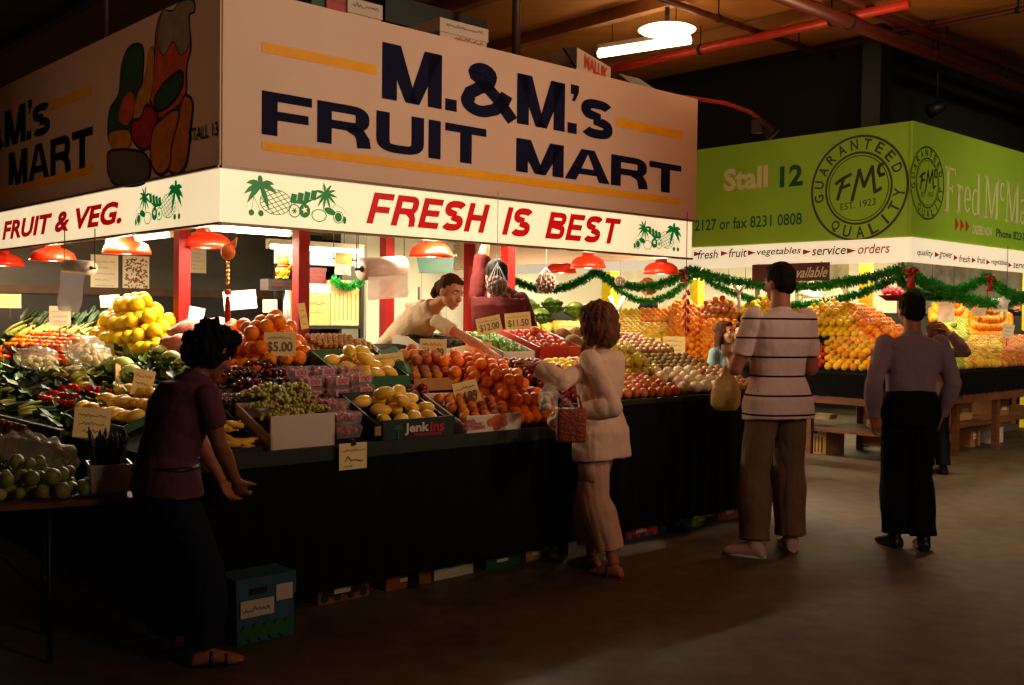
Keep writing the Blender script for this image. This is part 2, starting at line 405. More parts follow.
# measured lettering rectangles on the board
def sq(pl, c):
    q = quad(pl, *c); t0 = (q[0][1]+q[1][1])/2; t1 = (q[2][1]+q[3][1])/2; s0 = (q[0][0]+q[3][0])/2; s1 = (q[1][0]+q[2][0])/2
    return rectc(s0, s1, t0, t1)
BOLD = .052
block_text(pf, "M.&M.'s", sq(pf, ((382, 99), (612.6, 140.4), (612, 92), (382, 44.8))), m_navy, t13, .07)
block_text(pf, 'FRUIT', sq(pf, ((261.7, 136.6), (486, 164), (486, 128), (261.7, 91.8))), m_navy, t13)
block_text(pf, 'MART', sq(pf, ((516, 172.7), (681, 193.5), (681, 166), (516, 137.5))), m_navy, t13, .03)
bands = Decal(pf)
def band(pl, d, c, m=m_yel): r = sq(pl, c); d.poly(r, m)
band(pf, bands, ((261.7, 52), (376.4, 75), (376.4, 64.5), (261.7, 42.5)))
band(pf, bands, ((616, 126), (682, 139.5), (682, 131), (616, 117.6)))
band(pf, bands, ((261.7, 150), (680, 205), (680, 199), (261.7, 141)))
bands.done('yellow_bands', t13)
sd = thing('fascia_sign', 'shadowed white side sign board with painted fruit bunch and STALL 13', 'sign', W(0, LB/2, Z1))
part('board', MB(MF).box((-.012, 0, Z1), (.028, LB, Z2)), m_sign, sd)
block_text(ps, "M.'s", sq(ps, ((5, 149), (50, 131), (50, 95), (5, 109))), m_navy, sd, .05)
block_text(ps, '&', sq(ps, ((-20, 157), (2.5, 149), (2.5, 110), (-20, 117))), m_navy, sd)
block_text(ps, 'MART', sq(ps, ((9, 187), (93, 166), (93, 128), (9, 152))), m_navy, sd, .05)
text(ps, 'STALL 13', sq(ps, ((190, 142), (219, 136), (219, 121.5), (190, 129))), m_navy, sd, .012, e=.009)
bands = Decal(ps)
band(ps, bands, ((50, 108), (92, 97), (92, 88), (50, 98)))
band(ps, bands, ((-60, 209), (93, 176), (93, 169), (-60, 200)))
bands.done('yellow_bands', sd)
# painted fruit bunch (outlined shapes)
mo = mat('paint_outline', (40, 18, 14), .5, .1)
def pc(n, c): return mat('painted_'+n, c, .5, .25, 9)
fd = Decal(ps)
def shape(px, m, w=.02):
    q = smooth_closed([ps.st(x, y) for x, y in px]); fd.poly(q, m); fd.line(q, w, mo, True)
Zc = lambda L_: [(90+x/3.607, y/3.605) for x, y in L_]
shape(Zc([(262,45),(300,40),(330,5),(372,2),(378,40),(358,60),(365,170),(350,240),(345,350),(300,400),(265,440),(230,390),(215,330),(232,230),(240,110)]), pc('orange', (205, 92, 50)))
shape(Zc([(262,45),(300,40),(330,5),(372,2),(378,40),(358,60),(362,150),(330,200),(300,150),(268,200),(245,150)]), pc('grey', (150, 140, 112)), .008)
shape(Zc([(140,175),(180,160),(195,200),(185,330),(165,400),(150,470),(100,520),(68,500),(72,400),(105,340),(115,240)]), pc('green', (44, 84, 52)))
shape(Zc([(215,185),(232,180),(230,300),(200,420),(160,440),(170,350),(200,280)]), pc('banana', (200, 140, 44)), .006)
shape(Zc([(150,330),(165,380),(140,450),(105,430),(120,360)]), pc('orange', (205, 92, 50)), .003)
shape(Zc([(205,380),(240,400),(245,450),(225,520),(190,540),(155,500),(155,440),(185,425)]), pc('red', (170, 42, 30)))
shape(Zc([(330,255),(335,310),(300,370),(250,400),(235,360),(270,300)]), pc('green', (44, 84, 52)))
shape(Zc([(75,480),(140,470),(150,520),(110,545),(78,530)]), pc('banana', (200, 140, 44)), .004)
shape(Zc([(75,545),(150,540),(205,560),(220,620),(190,665),(100,668),(70,630),(66,580)]), pc('slate', (96, 92, 82)))
shape(Zc([(345,345),(372,370),(365,470),(350,590),(315,628),(285,600),(290,480),(325,400)]), pc('pear', (196, 118, 34)))
shape(Zc([(310,395),(325,420),(300,520),(290,600),(255,630),(225,590),(225,490),(250,440)]), pc('pear', (196, 118, 34)))
fd.done('painted_fruit', sd)
# light strips under the boards
ls = thing('light_box_strip', 'glowing cream strip with red FRESH IS BEST below the front sign', 'sign', W(L1/2, 0, Z0))
part('panel', MB(MF).box((0, -.006, Z0), (L1, .03, Z1-.012)), m_strip, ls)
pq = Plane(W(0, -.006, 0), U, (0,0,1)); pr = Plane(W(-.006, 0, 0), -VV, (0,0,1))
part('trim', MB(MF).box((-.01, -.03, Z1-.014), (L1+.01, .03, Z1+.004)).box((-.01, -.02, Z0-.016), (L1+.01, .035, Z0)), m_metal, ls)
block_text(pq, 'FRESH IS BEST', sq(pq, ((366, 223), (621, 245), (621, 217.5), (366, 193.5))), m_redp, ls, .14, sh=.34)
l2 = thing('light_box_strip', 'glowing cream side strip with red FRUIT & VEG. lettering', 'sign', W(0, LB/2, Z0))
part('panel', MB(MF).box((-.006, 0, Z0), (.03, LB, Z1-.012)), m_strip, l2)
part('trim', MB(MF).box((-.03, -.01, Z1-.014), (.03, LB, Z1+.004)).box((-.02, -.01, Z0-.016), (.035, LB, Z0)), m_metal, l2)
text(pr, 'FRUIT & VEG.', sq(pr, ((1, 242), (120, 222), (124, 199), (4, 222))), m_redp, l2, .045, shear=.25, spacing=1.04)
def leafcurve(c, ang, ln, w, droop=.5):
    pts = []; 
    for i in range(7):
        t = i/6; pts.append((c[0]+ln*t*math.cos(ang), c[1]+ln*t*math.sin(ang)-droop*ln*t*t))
    up, dn = [], []
    for i, (x, y) in enumerate(pts):
        a = pts[min(i+1, 6)]; b = pts[max(i-1, 0)]; d = V((a[0]-b[0], a[1]-b[1])).normalized(); ww = w*math.sin(PI*min(1, (i/6)*.85+.15))*.5
        up.append((x-d.y*ww, y+d.x*ww)); dn.append((x+d.y*ww, y-d.x*ww))
    return up+dn[::-1]
def fruit_art(pl, x0, x1, y0, y1, name, parent, flip=False):
    w = x1-x0; h = y1-y0; d = Decal(pl)
    def X(u): return x0+w*(1-u if flip else u)
    def Y(v): return y0+h*v
    sx = -1 if flip else 1
    def crown(u, v, R, angs, ww, droop):
        for a in angs:
            q = leafcurve((0, 0), a, R, ww, droop); d.poly([(X(u)+sx*x, Y(v)+y) for x, y in q], m_grn)
    crown(.17, .76, h*.42, [math.radians(k) for k in (95, 35, 5, -60, 150, 185, 215)], h*.13, .45)
    # pineapple body as lattice
    cx, cy, ra, rb = .30, .42, .13*w, .28*h
    el = [(X(cx)+ra*math.cos(t)*1.05, Y(cy)+rb*math.sin(t)) for t in [2*PI*i/24 for i in range(24)]]
    d.line(el, h*.018, m_grn, True)
    for k in (-.66, -.33, 0, .33, .66):
        for th in (.5, -.95):
            cx_, sy_ = math.cos(th), math.sin(th); hl = math.sqrt(1-k*k)
            p = [(X(cx)+ra*(-k*sy_+q*hl*cx_), Y(cy)+rb*(k*cx_+q*hl*sy_)) for q in (-1, 0, 1)]
            d.line(p, h*.018, m_grn)
    for u in (.09, .17): d.disc((X(u), Y(.14)), h*.07, h*.07, m_grn)
    d.line([(X(.09), Y(.16)), (X(.11), Y(.5)), (X(.17), Y(.16))], h*.012, m_grn)
    for i in range(4): d.poly([(X(.42+.06*i), Y(.45+.04*i)), (X(.47+.06*i), Y(.42+.04*i)), (X(.485+.06*i), Y(.64+.04*i)), (X(.435+.06*i), Y(.66+.04*i))], m_grn)
    d.poly([(X(.42), Y(.52)), (X(.44), Y(.44)), (X(.55), Y(.42)), (X(.66), Y(.6)), (X(.6), Y(.55)), (X(.5), Y(.5))], m_grn)
    d.ring((X(.46), Y(.26)), h*.13, h*.155, m_grn, 24); crown(.46, .26, h*.09, [k*PI/3 for k in range(6)], h*.03, 0)
    d.disc((X(.55), Y(.28)), h*.15, h*.16, m_grn)
    d.poly([(X(.55)+h*(.09 if k % 2 else .035)*math.cos(k*PI/5), Y(.3)+h*(.09 if k % 2 else .035)*math.sin(k*PI/5)) for k in range(10)], m_strip)
    crown(.74, .72, h*.34, [math.radians(k) for k in (100, 60, 30, 0, -30, -65, -100, -130, 160, 200)], h*.07, .2)
    d.ring((X(.68), Y(.20)), h*.13, h*.15, m_grn, 24, sx=1.4)
    d.disc((X(.78), Y(.32)), h*.16, h*.08, m_grn, -.3)
    d.disc((X(.86), Y(.2)), h*.10, h*.11, m_grn); d.ring((X(.86), Y(.2)), h*.13, h*.15, m_grn, 24); d.disc((X(.92), Y(.14)), h*.05, h*.09, m_grn)
    d.line([(X(.8), Y(.4)), (X(.83), Y(.5)), (X(.9), Y(.42)), (X(.94), Y(.3))], h*.012, m_grn)
    return d.done(name, parent)
a = pq.st(240, 220); b = pq.st(352, 190); fruit_art(pq, a[0], b[0], Z0+.035, Z1-.03, 'fruit_emblem', ls)
a = pq.st(629, 240); b = pq.st(682, 240); fruit_art(pq, a[0], b[0], Z0+.03, Z1-.04, 'fruit_emblem', ls, True)
a = pr.st(134, 220); b = pr.st(185, 220); fruit_art(pr, a[0], b[0], Z0+.03, Z1-.03, 'fruit_emblem', l2, True)
# canopy structure
m_red2 = mat('red_post_paint', (132, 12, 6), .55, .12, 6, spec=.2); m_cream = mat('cream_boards', (232, 214, 176), .6, .1, 1, stretch=(1, 9, 1))
cp = thing('canopy_frame', 'red posts carrying the flat cream canopy roof of the fruit mart', 'canopy', W(L1/2, 2.5, 0))
part('roof', MB(MF).box((.03, .03, 3.36), (L1, LB, 3.42)), m_dark, cp)
part('ceiling_lining', MB(MF).box((.035, .035, 2.50), (L1-.02, LB, 2.53)), m_cream, cp)
part('end_fascia', MB(MF).box((L1-.03, .03, Z0), (L1, LB, Z2)), m_sign, cp)
def post_at(px, b, dark=False, brace=True):
    q = at_plane(px, 270, W(0, b, 0), VV); a_, _, _ = loc(q)
    m = MB(MF).box((a_-.045, b-.045, 0), (a_+.045, b+.045, 2.5))
    if brace:
        for s in (-1, 1): m.prism([(a_+s*.045, b-.03, 2.12), (a_+s*.045, b-.03, 2.36), (a_+s*.2, b-.03, 2.36)], (0, .06, 0))
    part('post', m, m_red2, cp); return a_
pa = [post_at(301, .35), post_at(508, .5, brace=True), post_at(387, 1.1, brace=False)]
q = at_plane(182, 270, W(.3, 0, 0), U); bq = loc(q)[1]
part('post', MB(MF).box((.255, bq-.045, 0), (.345, bq+.045, 2.5)), m_red2, cp)
part('post', MB(MF).box((L1-.14, 3.1, 0), (L1-.05, 3.19, 2.5)), m_red2, cp)
part('post', MB(MF).box((.25, LB-.2, 0), (.34, LB-.11, 2.5)), m_red2, cp)
# wires dropping over the strips
m_wire = mat('thin_wire', (60, 50, 40), .5, .1, metal=.5)
def wire(px, py0, py1, pl, off, label):
    p = at_plane(px, py0, pl.o+pl.n*off, pl.n); q = at_plane(px, py1, pl.o+pl.n*off, pl.n)
    return solo('hanging_wire', MB().tube([p, q], .003, 5), m_wire, label, 'wire', q)
# fluorescent fittings inside
def tube_light(A, B, label, power=0, r=.019):
    power = power*.9
    t = thing('fluorescent_light', label, 'lamp', (A+B)/2)
    part('batten', MB().bar(A+V((0,0,.045)), B+V((0,0,.045)), .09, .05), m_white, t)
    part('tube', MB().tube([A, B], r, 8), m_tube, t)
    for q in (A, B): part('end_cap', MB().obox(q+V((0,0,.01)), B-A, (0,0,1), (B-A).cross(V((0,0,1))), .012, .035, .022), m_white, t)
    if power:
        d = (B-A); qx = d.normalized(); rot = Matrix((qx, V((0,0,1)).cross(qx), V((0,0,1)))).transposed().to_quaternion()
        light('tube_light_source', 'AREA', (A+B)/2-V((0,0,.05)), power, (1,.84,.6), d.length, .12, rot)
TP = 60
def pxtube(x0, x1, y, b, label, power=0, side=False):
    if side: A = at_plane(x0, y, W(b, 0, 0), U); B = at_plane(x1, y, W(b, 0, 0), U)
    else: A = at_plane(x0, y, W(0, b, 0), VV); B = at_plane(x1, y, W(0, b, 0), VV)
    z = (A.z+B.z)/2; A.z = z; B.z = z
    tube_light(A, B, label, power, .024)
    for q in (A.lerp(B, .2), A.lerp(B, .8)): solo('hanging_wire', MB().tube([q+V((0,0,.06)), V((q.x, q.y, 2.5))], .003, 5), m_wire, label.replace('glowing tube light', 'short wire carrying the tube light')+(' (left)' if 0 else ''), 'wire', q, label[-20:]+' wires')
pxtube(208, 290, 230.5, .75, 'glowing tube light right of the red lamp at the sign corner', TP)
tube_light(W(1.6, .28, 2.28), W(2.8, .28, 2.28), 'glowing tube light behind the middle of the front strip', TP)
tube_light(W(3.2, .28, 2.28), W(4.4, .28, 2.28), 'glowing tube light behind the right end of the front strip', TP)
pxtube(108, 172, 238, .62, 'glowing tube light between the two red lamps on the side', TP, True)
pxtube(268, 362, 249, 2.7, 'glowing tube light over the carton shelf behind the first post', 25)
tube_light(W(.28, 2.2, 2.24), W(.28, 3.3, 2.24), 'glowing tube light farther along behind the side strip', TP)
tube_light(W(3.0, 2.2, 2.34), W(4.2, 2.2, 2.34), 'bright tube light deep inside above the cabinet', TP)
# heat lamps
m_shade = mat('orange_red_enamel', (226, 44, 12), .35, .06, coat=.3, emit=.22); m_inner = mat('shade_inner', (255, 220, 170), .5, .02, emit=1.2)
m_bulb = mat('bulb_glow', (255, 230, 170), .3, .02, emit=25, ecol=(255, 205, 120))
def shade_lamp(px, py, dia_px, dia, label, power=18):
    depth = F*dia/dia_px; c = at_d(px, py, depth); r = dia/2  # rim centre
    t = thing('shade_lamp', label, 'lamp', c, 'red enamel lamps under the canopy')
    part('shade', MB().lathe([(r, 0), (r*.97, .03), (r*.86, .075), (r*.62, .105), (r*.34, .118), (r*.3, .15), (r*.16, .165), (r*.02, .17)], 28, c), m_shade, t)
    part('shade_lining', MB().lathe([(r*.97, .001), (r*.9, .004)], 28, c), m_inner, t)
    part('bulb', MB().ball(c+V((0,0,.055)), .036, 12, 8), m_bulb, t)
    part('cord', MB().tube([c+V((0,0,.16)), V((c.x, c.y, 2.5))], .006, 6), m_blackm, t)
    light('lamp_source', 'POINT', c-V((0,0,.03)), power, (1,.74,.42), .05)
for a in ((205, 248, 53, .40, 'red shade lamp nearest the sign corner'), (127, 254, 47, .40, 'red shade lamp above the pinned white notices'), (53, 261, 44, .40, 'red shade lamp above the hanging paper roll'), (2, 266, 42, .40, 'red shade lamp cut by the left picture edge'),
          (431, 257, 44, .36, 'red shade lamp above the leaning attendant'), (588, 268, 36, .36, 'larger of the two orange lamps right of the second post'), (561, 273, 31, .36, 'smaller orange lamp overlapping its larger neighbour'), (661, 274, 36, .36, 'orange shade lamp under the right fruit emblem')):
    shade_lamp(*a)
# ================================================================ stall 12 (green)
A12, B12 = 8.27, -.47
c12 = at_z(909, 262, 2.2); A12, B12, _ = loc(c12)
Y0, Y1, Y2 = 2.20, 2.49, 3.80
LS, LR = 7.0, 8.0
m_green = mat('lime_green_panel', (160, 208, 62), .5, .07, 1.2, spec=.3)
m_olive = mat('seal_ink', (58, 66, 20), .5, .1); m_pale = mat('cream_ink', (236, 232, 176), .5, .05); m_teal = mat('dark_teal_ink', (10, 92, 62), .5, .1)
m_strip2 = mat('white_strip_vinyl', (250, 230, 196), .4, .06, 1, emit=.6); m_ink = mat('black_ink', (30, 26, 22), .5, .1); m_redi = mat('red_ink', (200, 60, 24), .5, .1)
g1 = thing('fascia_sign', 'lime green sign board reading Stall 12 with large round seal', 'sign', W(A12, B12+LS/2, Y1))
part('board', MB(MF).box((A12-.03, B12, Y1), (A12+.02, B12+LS, Y2)), m_green, g1)
g2 = thing('fascia_sign', 'lime green sign board with tall cream serif name and small seal', 'sign', W(A12+LR/2, B12, Y1))
part('board', MB(MF).box((A12-.03, B12-.03, Y1), (A12+LR, B12+.02, Y2)), m_green, g2)
gl = Plane(W(A12-.03, B12, 0), -VV, (0,0,1)); gr = Plane(W(A12, B12-.03, 0), U, (0,0,1))
text(gl, 'Stall', sq(gl, ((724, 191), (768, 188), (768, 165), (724, 169))), m_pale, g1, .035)
text(gl, '12', sq(gl, ((780, 187), (803, 186), (803, 164), (780, 166))), m_teal, g1, .035)
text(gl, '2127 or fax 8231 0808', sq(gl, ((695, 230), (802, 226), (802, 215), (695, 218))), m_teal, g1, .012)
def seal(pl, px0, px1, py0, py1, parent, k=1.0):
    s0, s1 = pl.st(px0, (py0+py1)/2)[0], pl.st(px1, (py0+py1)/2)[0]
    tb, tt = pl.st((px0+px1)/2, py1)[1], pl.st((px0+px1)/2, py0)[1]
    R_ = ((tt-tb)/2+(s1-s0)/2)/2; c = ((s0+s1)/2, (tt+tb)/2); d = Decal(pl)
    sx = (s1-s0)/2/R_
    for r0, r1 in ((.955, 1.0), (.65, .69), (.60, .618)): 
        d.k = 1; d.ring(c, R_*r0, R_*r1, m_olive, 72)
    d.done('seal_rings', parent)
    def ring_text(txt, a0, a1, r, hgt, inward=False):
        n = len(txt)
        for i, ch in enumerate(txt):
            a = math.radians(a0+(a1-a0)*i/(n-1)); w_ = hgt*(.75 if ch not in 'I' else .2)
            cx, cy = c[0]+R_*r*math.cos(a), c[1]+R_*r*math.sin(a)
            up = V((math.cos(a), math.sin(a)))*(-1 if inward else 1); rt = V((up.y, -up.x))
            q = [V((cx, cy))+rt*sx_*w_*R_/2+up*sy_*hgt*R_/2 for sx_, sy_ in ((-1,-1),(1,-1),(1,1),(-1,1))]
            text(pl, ch, [(p.x, p.y) for p in q], m_olive, parent, .02, name='lettering')
    ring_text('GUARANTEED', 190, 22, .83, .2)
    ring_text('QUALITY', 236, 350, .83, .22, True)
    # monogram strokes
    d = Decal(pl); d.k = 3
    X = lambda u: c[0]+R_*u; Y = lambda v_: c[1]+R_*v_
    for pts in ([(-.42,-.18),(-.30,.22)], [(-.46,.12),(-.34,.2),(-.16,.27)], [(-.38,.02),(-.18,.08)], [(-.12,-.22),(.02,.34),(.12,.02),(.28,.38),(.34,-.10)], [(.34,-.10),(.46,-.04)], [(.50,.42),(.42,.38),(.40,.28),(.44,.20),(.52,.22)]):
        d.line([(X(a), Y(b)) for a, b in pts], R_*.065, m_olive)
    d.done('monogram', parent)
    text(pl, 'EST. 1923', [(X(-.36), Y(-.40)), (X(.36), Y(-.34)), (X(.36), Y(-.21)), (X(-.36), Y(-.27))], m_olive, parent, 0)
seal(gl, 812, 908, 134, 242, g1)
seal(gr, 911, 943, 144, 222, g2)
def tall(ch):  # slab-serif letters: unit height 1 = cap height, drawn as strokes
    t = .14; h = .06; sl = lambda x, y, w=.12: R4(x-w, y, x+w, y+h)
    if ch == 'F': return .62, [R4(.1,0,.1+t,1), R4(.1,1-h,.58,1), R4(.52,.84,.58,1), R4(.1,.5,.42,.5+h), R4(.38,.43,.44,.62), sl(.15,0), sl(.12,.95)]
    if ch == 'r': return .42, [R4(.1,0,.1+t,.66), sl(.15,0), sl(.1,.61,.08)]+stroke([(.18,.45),(.24,.60),(.34,.63),(.38,.55)], .08, .06)
    if ch == 'e': return .44, stroke([(.10,.36)]+[(.36,.36)]+arcpts(.22,.36,.15,.28,10,320,16,1), .085, .05)
    if ch == 'd': return .52, [R4(.34,0,.34+t,1), sl(.42,0,.1), sl(.34,.95,.08)]+stroke(arcpts(.22,.33,.15,.29,60,300,14,1), .085, .05)
    if ch == 'M': return .96, [R4(.1,0,.16,1), R4(.72,0,.72+t,1), [(.1,1),(.22,1),(.50,.06),(.43,0)], [(.72,1),(.80,1),(.49,0),(.43,.06)], sl(.13,0), sl(.77,0), sl(.10,.95,.08), sl(.80,.95,.08)]
    if ch == 'c': return .34, [[(x, .46+y*.5) for x, y in q] for q in stroke(arcpts(.16,.5,.12,.42,40,320,14,1), .075, .07)]
    if ch == 'a': return .46, [R4(.30,0,.30+t,.5), sl(.40,0,.07)]+stroke(arcpts(.2,.48,.14,.14,160,10,8,1), .08, .05)+stroke(arcpts(.2,.17,.12,.14,60,330,12,1), .08, .05)
    if ch == 'h': return .56, [R4(.1,0,.1+t,1), R4(.38,0,.38+t,.5), sl(.15,0,.1), sl(.43,0,.1), sl(.1,.95,.08)]+stroke(arcpts(.29,.48,.15,.14,170,0,8,1), .08, .05)
    return .22, []
dd = Decal(gr); base = lambda px: gr.st(px, 213+(px-946)*.165)[1]
sA = gr.st(944, 210)[0]; capH = gr.st(950, 168)[1]-gr.st(950, 213)[1]; sB = gr.st(1034, 225)[0]; tot = sum(tall(c_)[0] for c_ in 'Fred McMah')
x = sA; kx = (sB-sA)/tot; tb = gr.st(980, 217.5)[1]
for ch in 'Fred McMah':
    w_, qs = tall(ch)
    for q in qs:
        ar = sum(q[i][0]*q[(i+1) % len(q)][1]-q[(i+1) % len(q)][0]*q[i][1] for i in range(len(q)))
        if ar < 0: q = q[::-1]
        dd.k = 1; dd.poly([(x+a*kx, tb+b*capH) for a, b in q], m_pale)
    x += w_*kx
dd.done('lettering', g2)
sd_ = Decal(gr); sd_.k = 1
for i in range(3):
    s_, t_ = gr.st(955+5.2*i, 224+1*i); h_ = .085; sd_.poly([(s_, t_-h_), (s_+.10, t_), (s_, t_+h_)], m_redi)
sd_.done('arrows', g2)
text(gr, 'ORDERS NOW', sq(gr, ((972, 234), (992, 237), (992, 228), (972, 224))), m_pale, g2, .03)
text(gr, 'Phone 8231 2127 or fax', sq(gr, ((996, 237), (1052, 245), (1052, 237), (996, 229))), m_teal, g2, .02)
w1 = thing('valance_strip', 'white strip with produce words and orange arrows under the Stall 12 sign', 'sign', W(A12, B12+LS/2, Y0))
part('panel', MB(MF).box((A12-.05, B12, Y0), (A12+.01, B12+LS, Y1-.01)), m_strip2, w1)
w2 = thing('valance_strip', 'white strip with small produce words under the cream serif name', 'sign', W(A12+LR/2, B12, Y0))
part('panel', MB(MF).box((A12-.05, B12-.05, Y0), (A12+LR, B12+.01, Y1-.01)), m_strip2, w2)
wl = Plane(W(A12-.05, B12, 0), -VV, (0,0,1)); wr = Plane(W(A12, B12-.05, 0), U, (0,0,1))
def words(pl, items, par, arr):
    d = Decal(pl)
    for txt, x0, x1, yb0, yb1, hh, m in items:
        text(pl, txt, sq(pl, ((x0, yb0), (x1, yb1), (x1, yb1-hh), (x0, yb0-hh))), m, par, .01, shear=.2)
    for x, y in arr:
        s_, t_ = pl.st(x, y); d.poly([(s_, t_-.035), (s_+.12, t_), (s_, t_+.035)], m_redi)
    d.done('arrows', par)
words(wl, [('fresh', 698, 718, 259, 258.5, 9, m_ink), ('fruit', 729, 747, 257.5, 257, 9, m_ink), ('vegetables', 757, 801, 257, 256, 9, m_ink), ('service', 812, 846, 255.5, 254.5, 9, m_ink), ('orders', 858, 890, 254, 253, 10, m_redi)], w1, [(694, 254), (721, 253.5), (748, 253), (803, 252), (847, 251)])
words(wr, [('quality', 917, 933, 256, 259, 8, m_ink), ('grower', 939, 952, 258.5, 261, 7, m_ink), ('fresh', 959, 970, 261.5, 263, 7, m_ink), ('fruit', 977, 985, 263, 264, 7, m_ink), ('vegetables', 991, 1007, 265, 267.5, 7, m_ink), ('service', 1013, 1030, 268, 270, 7, m_ink)], w2, [(934.5, 254.5), (953.5, 257.5), (971.5, 260), (986, 262), (1008, 265)])
c2 = thing('canopy_frame', 'yellow posts carrying the canopy roof of the green stall', 'canopy', W(A12+2, B12+3, 0))
part('roof', MB(MF).box((A12+.03, B12+.03, 3.55), (A12+LR, B12+LS, 3.6)), m_dark, c2)
part('ceiling_lining', MB(MF).box((A12+.03, B12+.03, 2.52), (A12+LR, B12+LS, 2.55)), m_cream, c2)
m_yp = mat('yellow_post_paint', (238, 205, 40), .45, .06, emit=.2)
def ypost(px, aoff, w_=.06):
    q = at_plane(px, 290, W(A12+aoff, 0, 0), U); b_ = loc(q)[1]; a_ = A12+aoff
    part('post', MB(MF).box((a_-w_, b_-w_, 0), (a_+w_, b_+w_, 2.52)), m_yp, c2)
ypost(866, .4); ypost(697, .35, .07); ypost(610, .35, .09)
part('post', MB(MF).box((A12+4.3, B12+.3, 0), (A12+4.4, B12+.4, 2.52)), m_yp, c2)
# inner back wall of stall 12 (shelving screen), lamplight put in as glow
m_cool = mat('pale_glow_screen', (240, 228, 186), .7, .10, 3, emit=.35)
b12 = thing('back_screen', 'pale screen with an added glow, closing the inside of the green stall', 'screen', W(A12+3.6, B12+3, 0))
part('panel', MB(MF).box((A12+3.3, B12+1.8, .9), (A12+3.36, B12+LS, 2.5)).box((A12+.2, B12+LS-.08, .9), (A12+3.3, B12+LS-.02, 2.5)), m_cool, b12)
part('frame', MB(MF).box((A12+3.28, B12+1.75, 0), (A12+3.38, B12+1.8, 2.52)).box((A12+3.28, B12+4.2, 0), (A12+3.38, B12+4.28, 2.52)).box((A12+3.29, B12+1.8, .82), (A12+3.37, B12+LS, .9)), m_metal, b12)
b13 = thing('back_screen', 'tan screen with an added glow, standing behind the counter at the far right', 'screen', W(A12+4.2, B12+2.7, 0))
part('panel', MB(MF).box((A12+1.9, B12+2.6, .9), (A12+LR-.2, B12+2.66, 2.5)).box((A12+LR-.26, B12+.3, .9), (A12+LR-.2, B12+2.6, 2.5)), mat('grey_glow_screen', (190, 178, 140), .7, .35, 4, emit=.12), b13)  # screen glows by itself, in place of lamplight falling on it
part('frame', MB(MF).box((A12+3.4, B12+2.58, .82), (A12+LR, B12+2.68, .9)), m_metal, b13)
# people-height dark clutter cabinets inside
m_steel = mat('steel', (150, 150, 140), .35, .1, metal=.7)
tube_light(W(A12+.35, B12+.6, 2.36), W(A12+.35, B12+2.0, 2.36), 'glowing tube light behind the Stall 12 seal', 60)
tube_light(W(A12+.35, B12+2.6, 2.36), W(A12+.35, B12+4.2, 2.36), 'glowing tube light behind the Stall 12 telephone numbers', 65)
tube_light(W(A12+.35, B12+4.7, 2.36), W(A12+.35, B12+6.3, 2.36), 'glowing tube light at the hidden end of the green stall', 60)
tube_light(W(A12+.8, B12+.4, 2.36), W(A12+2.2, B12+.4, 2.36), 'glowing tube light behind the cream serif name', 22)
tube_light(W(A12+2.7, B12+.4, 2.36), W(A12+4.1, B12+.4, 2.36), 'glowing tube light at the right end of the green stall', 16)
tube_light(W(A12+4.8, B12+.9, 2.36), W(A12+6.6, B12+.9, 2.36), 'glowing tube light beyond the right picture edge', 16)
tube_light(W(A12+2.2, B12+1.5, 2.4), W(A12+2.2, B12+4.6, 2.4), 'long tube light over the middle of the green stall', 50)
# hanging maroon sign
m_mar = mat('maroon_board', (92, 16, 14), .5, .1)
n_ = W(A12-.35, 0, 0); q0 = at_plane(752, 272, n_, U); q1 = at_plane(829, 272, n_, U); zt = at_plane(800, 263, n_, U).z; zb = at_plane(800, 281, n_, U).z
pm = Plane(V((q0.x, q0.y, 0)), -VV, (0,0,1)); wd = (q1-q0).length
t = thing('hanging_sign', 'maroon board reading available hanging below the white strip', 'sign', (q0+q1)/2+V((0,0,zt-(q0.z+q1.z)/2)))
part('board', MB().obox(V(((q0.x+q1.x)/2, (q0.y+q1.y)/2, (zt+zb)/2))-pm.n*.012, VV, (0,0,1), U, wd/2, (zt-zb)/2, .01), m_mar, t)
s0 = pm.st(791, 270)[0]; s1 = pm.st(827, 270)[0]
text(pm, 'available', [(s0, zb+.04), (s1, zb+.04), (s1+.02, zt-.05), (s0+.02, zt-.05)], m_white, t, .015, shear=.25)
part('chain', MB().tube([q0+pm.x*.1+V((0,0,zt-q0.z)), V((q0.x, q0.y, Y0))+pm.x*.1+V((0,0,.02))], .006, 5).tube([q1-pm.x*.1+V((0,0,zt-q1.z)), V((q1.x, q1.y, Y0))-pm.x*.1+V((0,0,.02))], .006, 5), m_blackm, t)
# tinsel garlands
m_tin = mat('green_tinsel', (16, 140, 44), .3, .5, 30, metal=.2, spec=.9)
m_bow = mat('red_bow', (150, 16, 16), .4, .2)
def garland(A, B, sag, r, label, n=None):
    A = V(A); B = V(B); L_ = (B-A).length; n = n or int(L_*1000); rnd = random.Random(hash(label) % 999 if 0 else len(label)*7)
    m = MB(); core = []
    def P(t): return A.lerp(B, t)-V((0,0,sag*4*t*(1-t)))
    for i in range(25): core.append(P(i/24))
    m.tube(core, r*.35, 6)
    for i in range(n):
        t = (i+.5)/n; p = P(t); a = rnd.random()*2*PI; tg = (P(min(1, t+.01))-P(max(0, t-.01))).normalized()
        x = tg.cross(V((0,0,1))).normalized(); y = tg.cross(x); d = (x*math.cos(a)+y*math.sin(a)+tg*rnd.uniform(-.4,.4)).normalized()
        e = p+d*r*rnd.uniform(.7,1.15); w_ = tg.lerp(y, rnd.random()).normalized()*.008
        m.poly([p-w_, p+w_, e+w_*.7, e-w_*.7])
    return tag(link('tinsel_garland', m.mesh('tinsel_garland', A, False), m_tin, None, A), label, 'garland')
ao = A12-.12
def gb(px): return loc(at_plane(px, 275, W(ao, 0, 0), U))[1]
zt = Y0+.0
rr = .078
cz = lambda px, py: at_plane(px, py, W(ao, 0, 0), U)
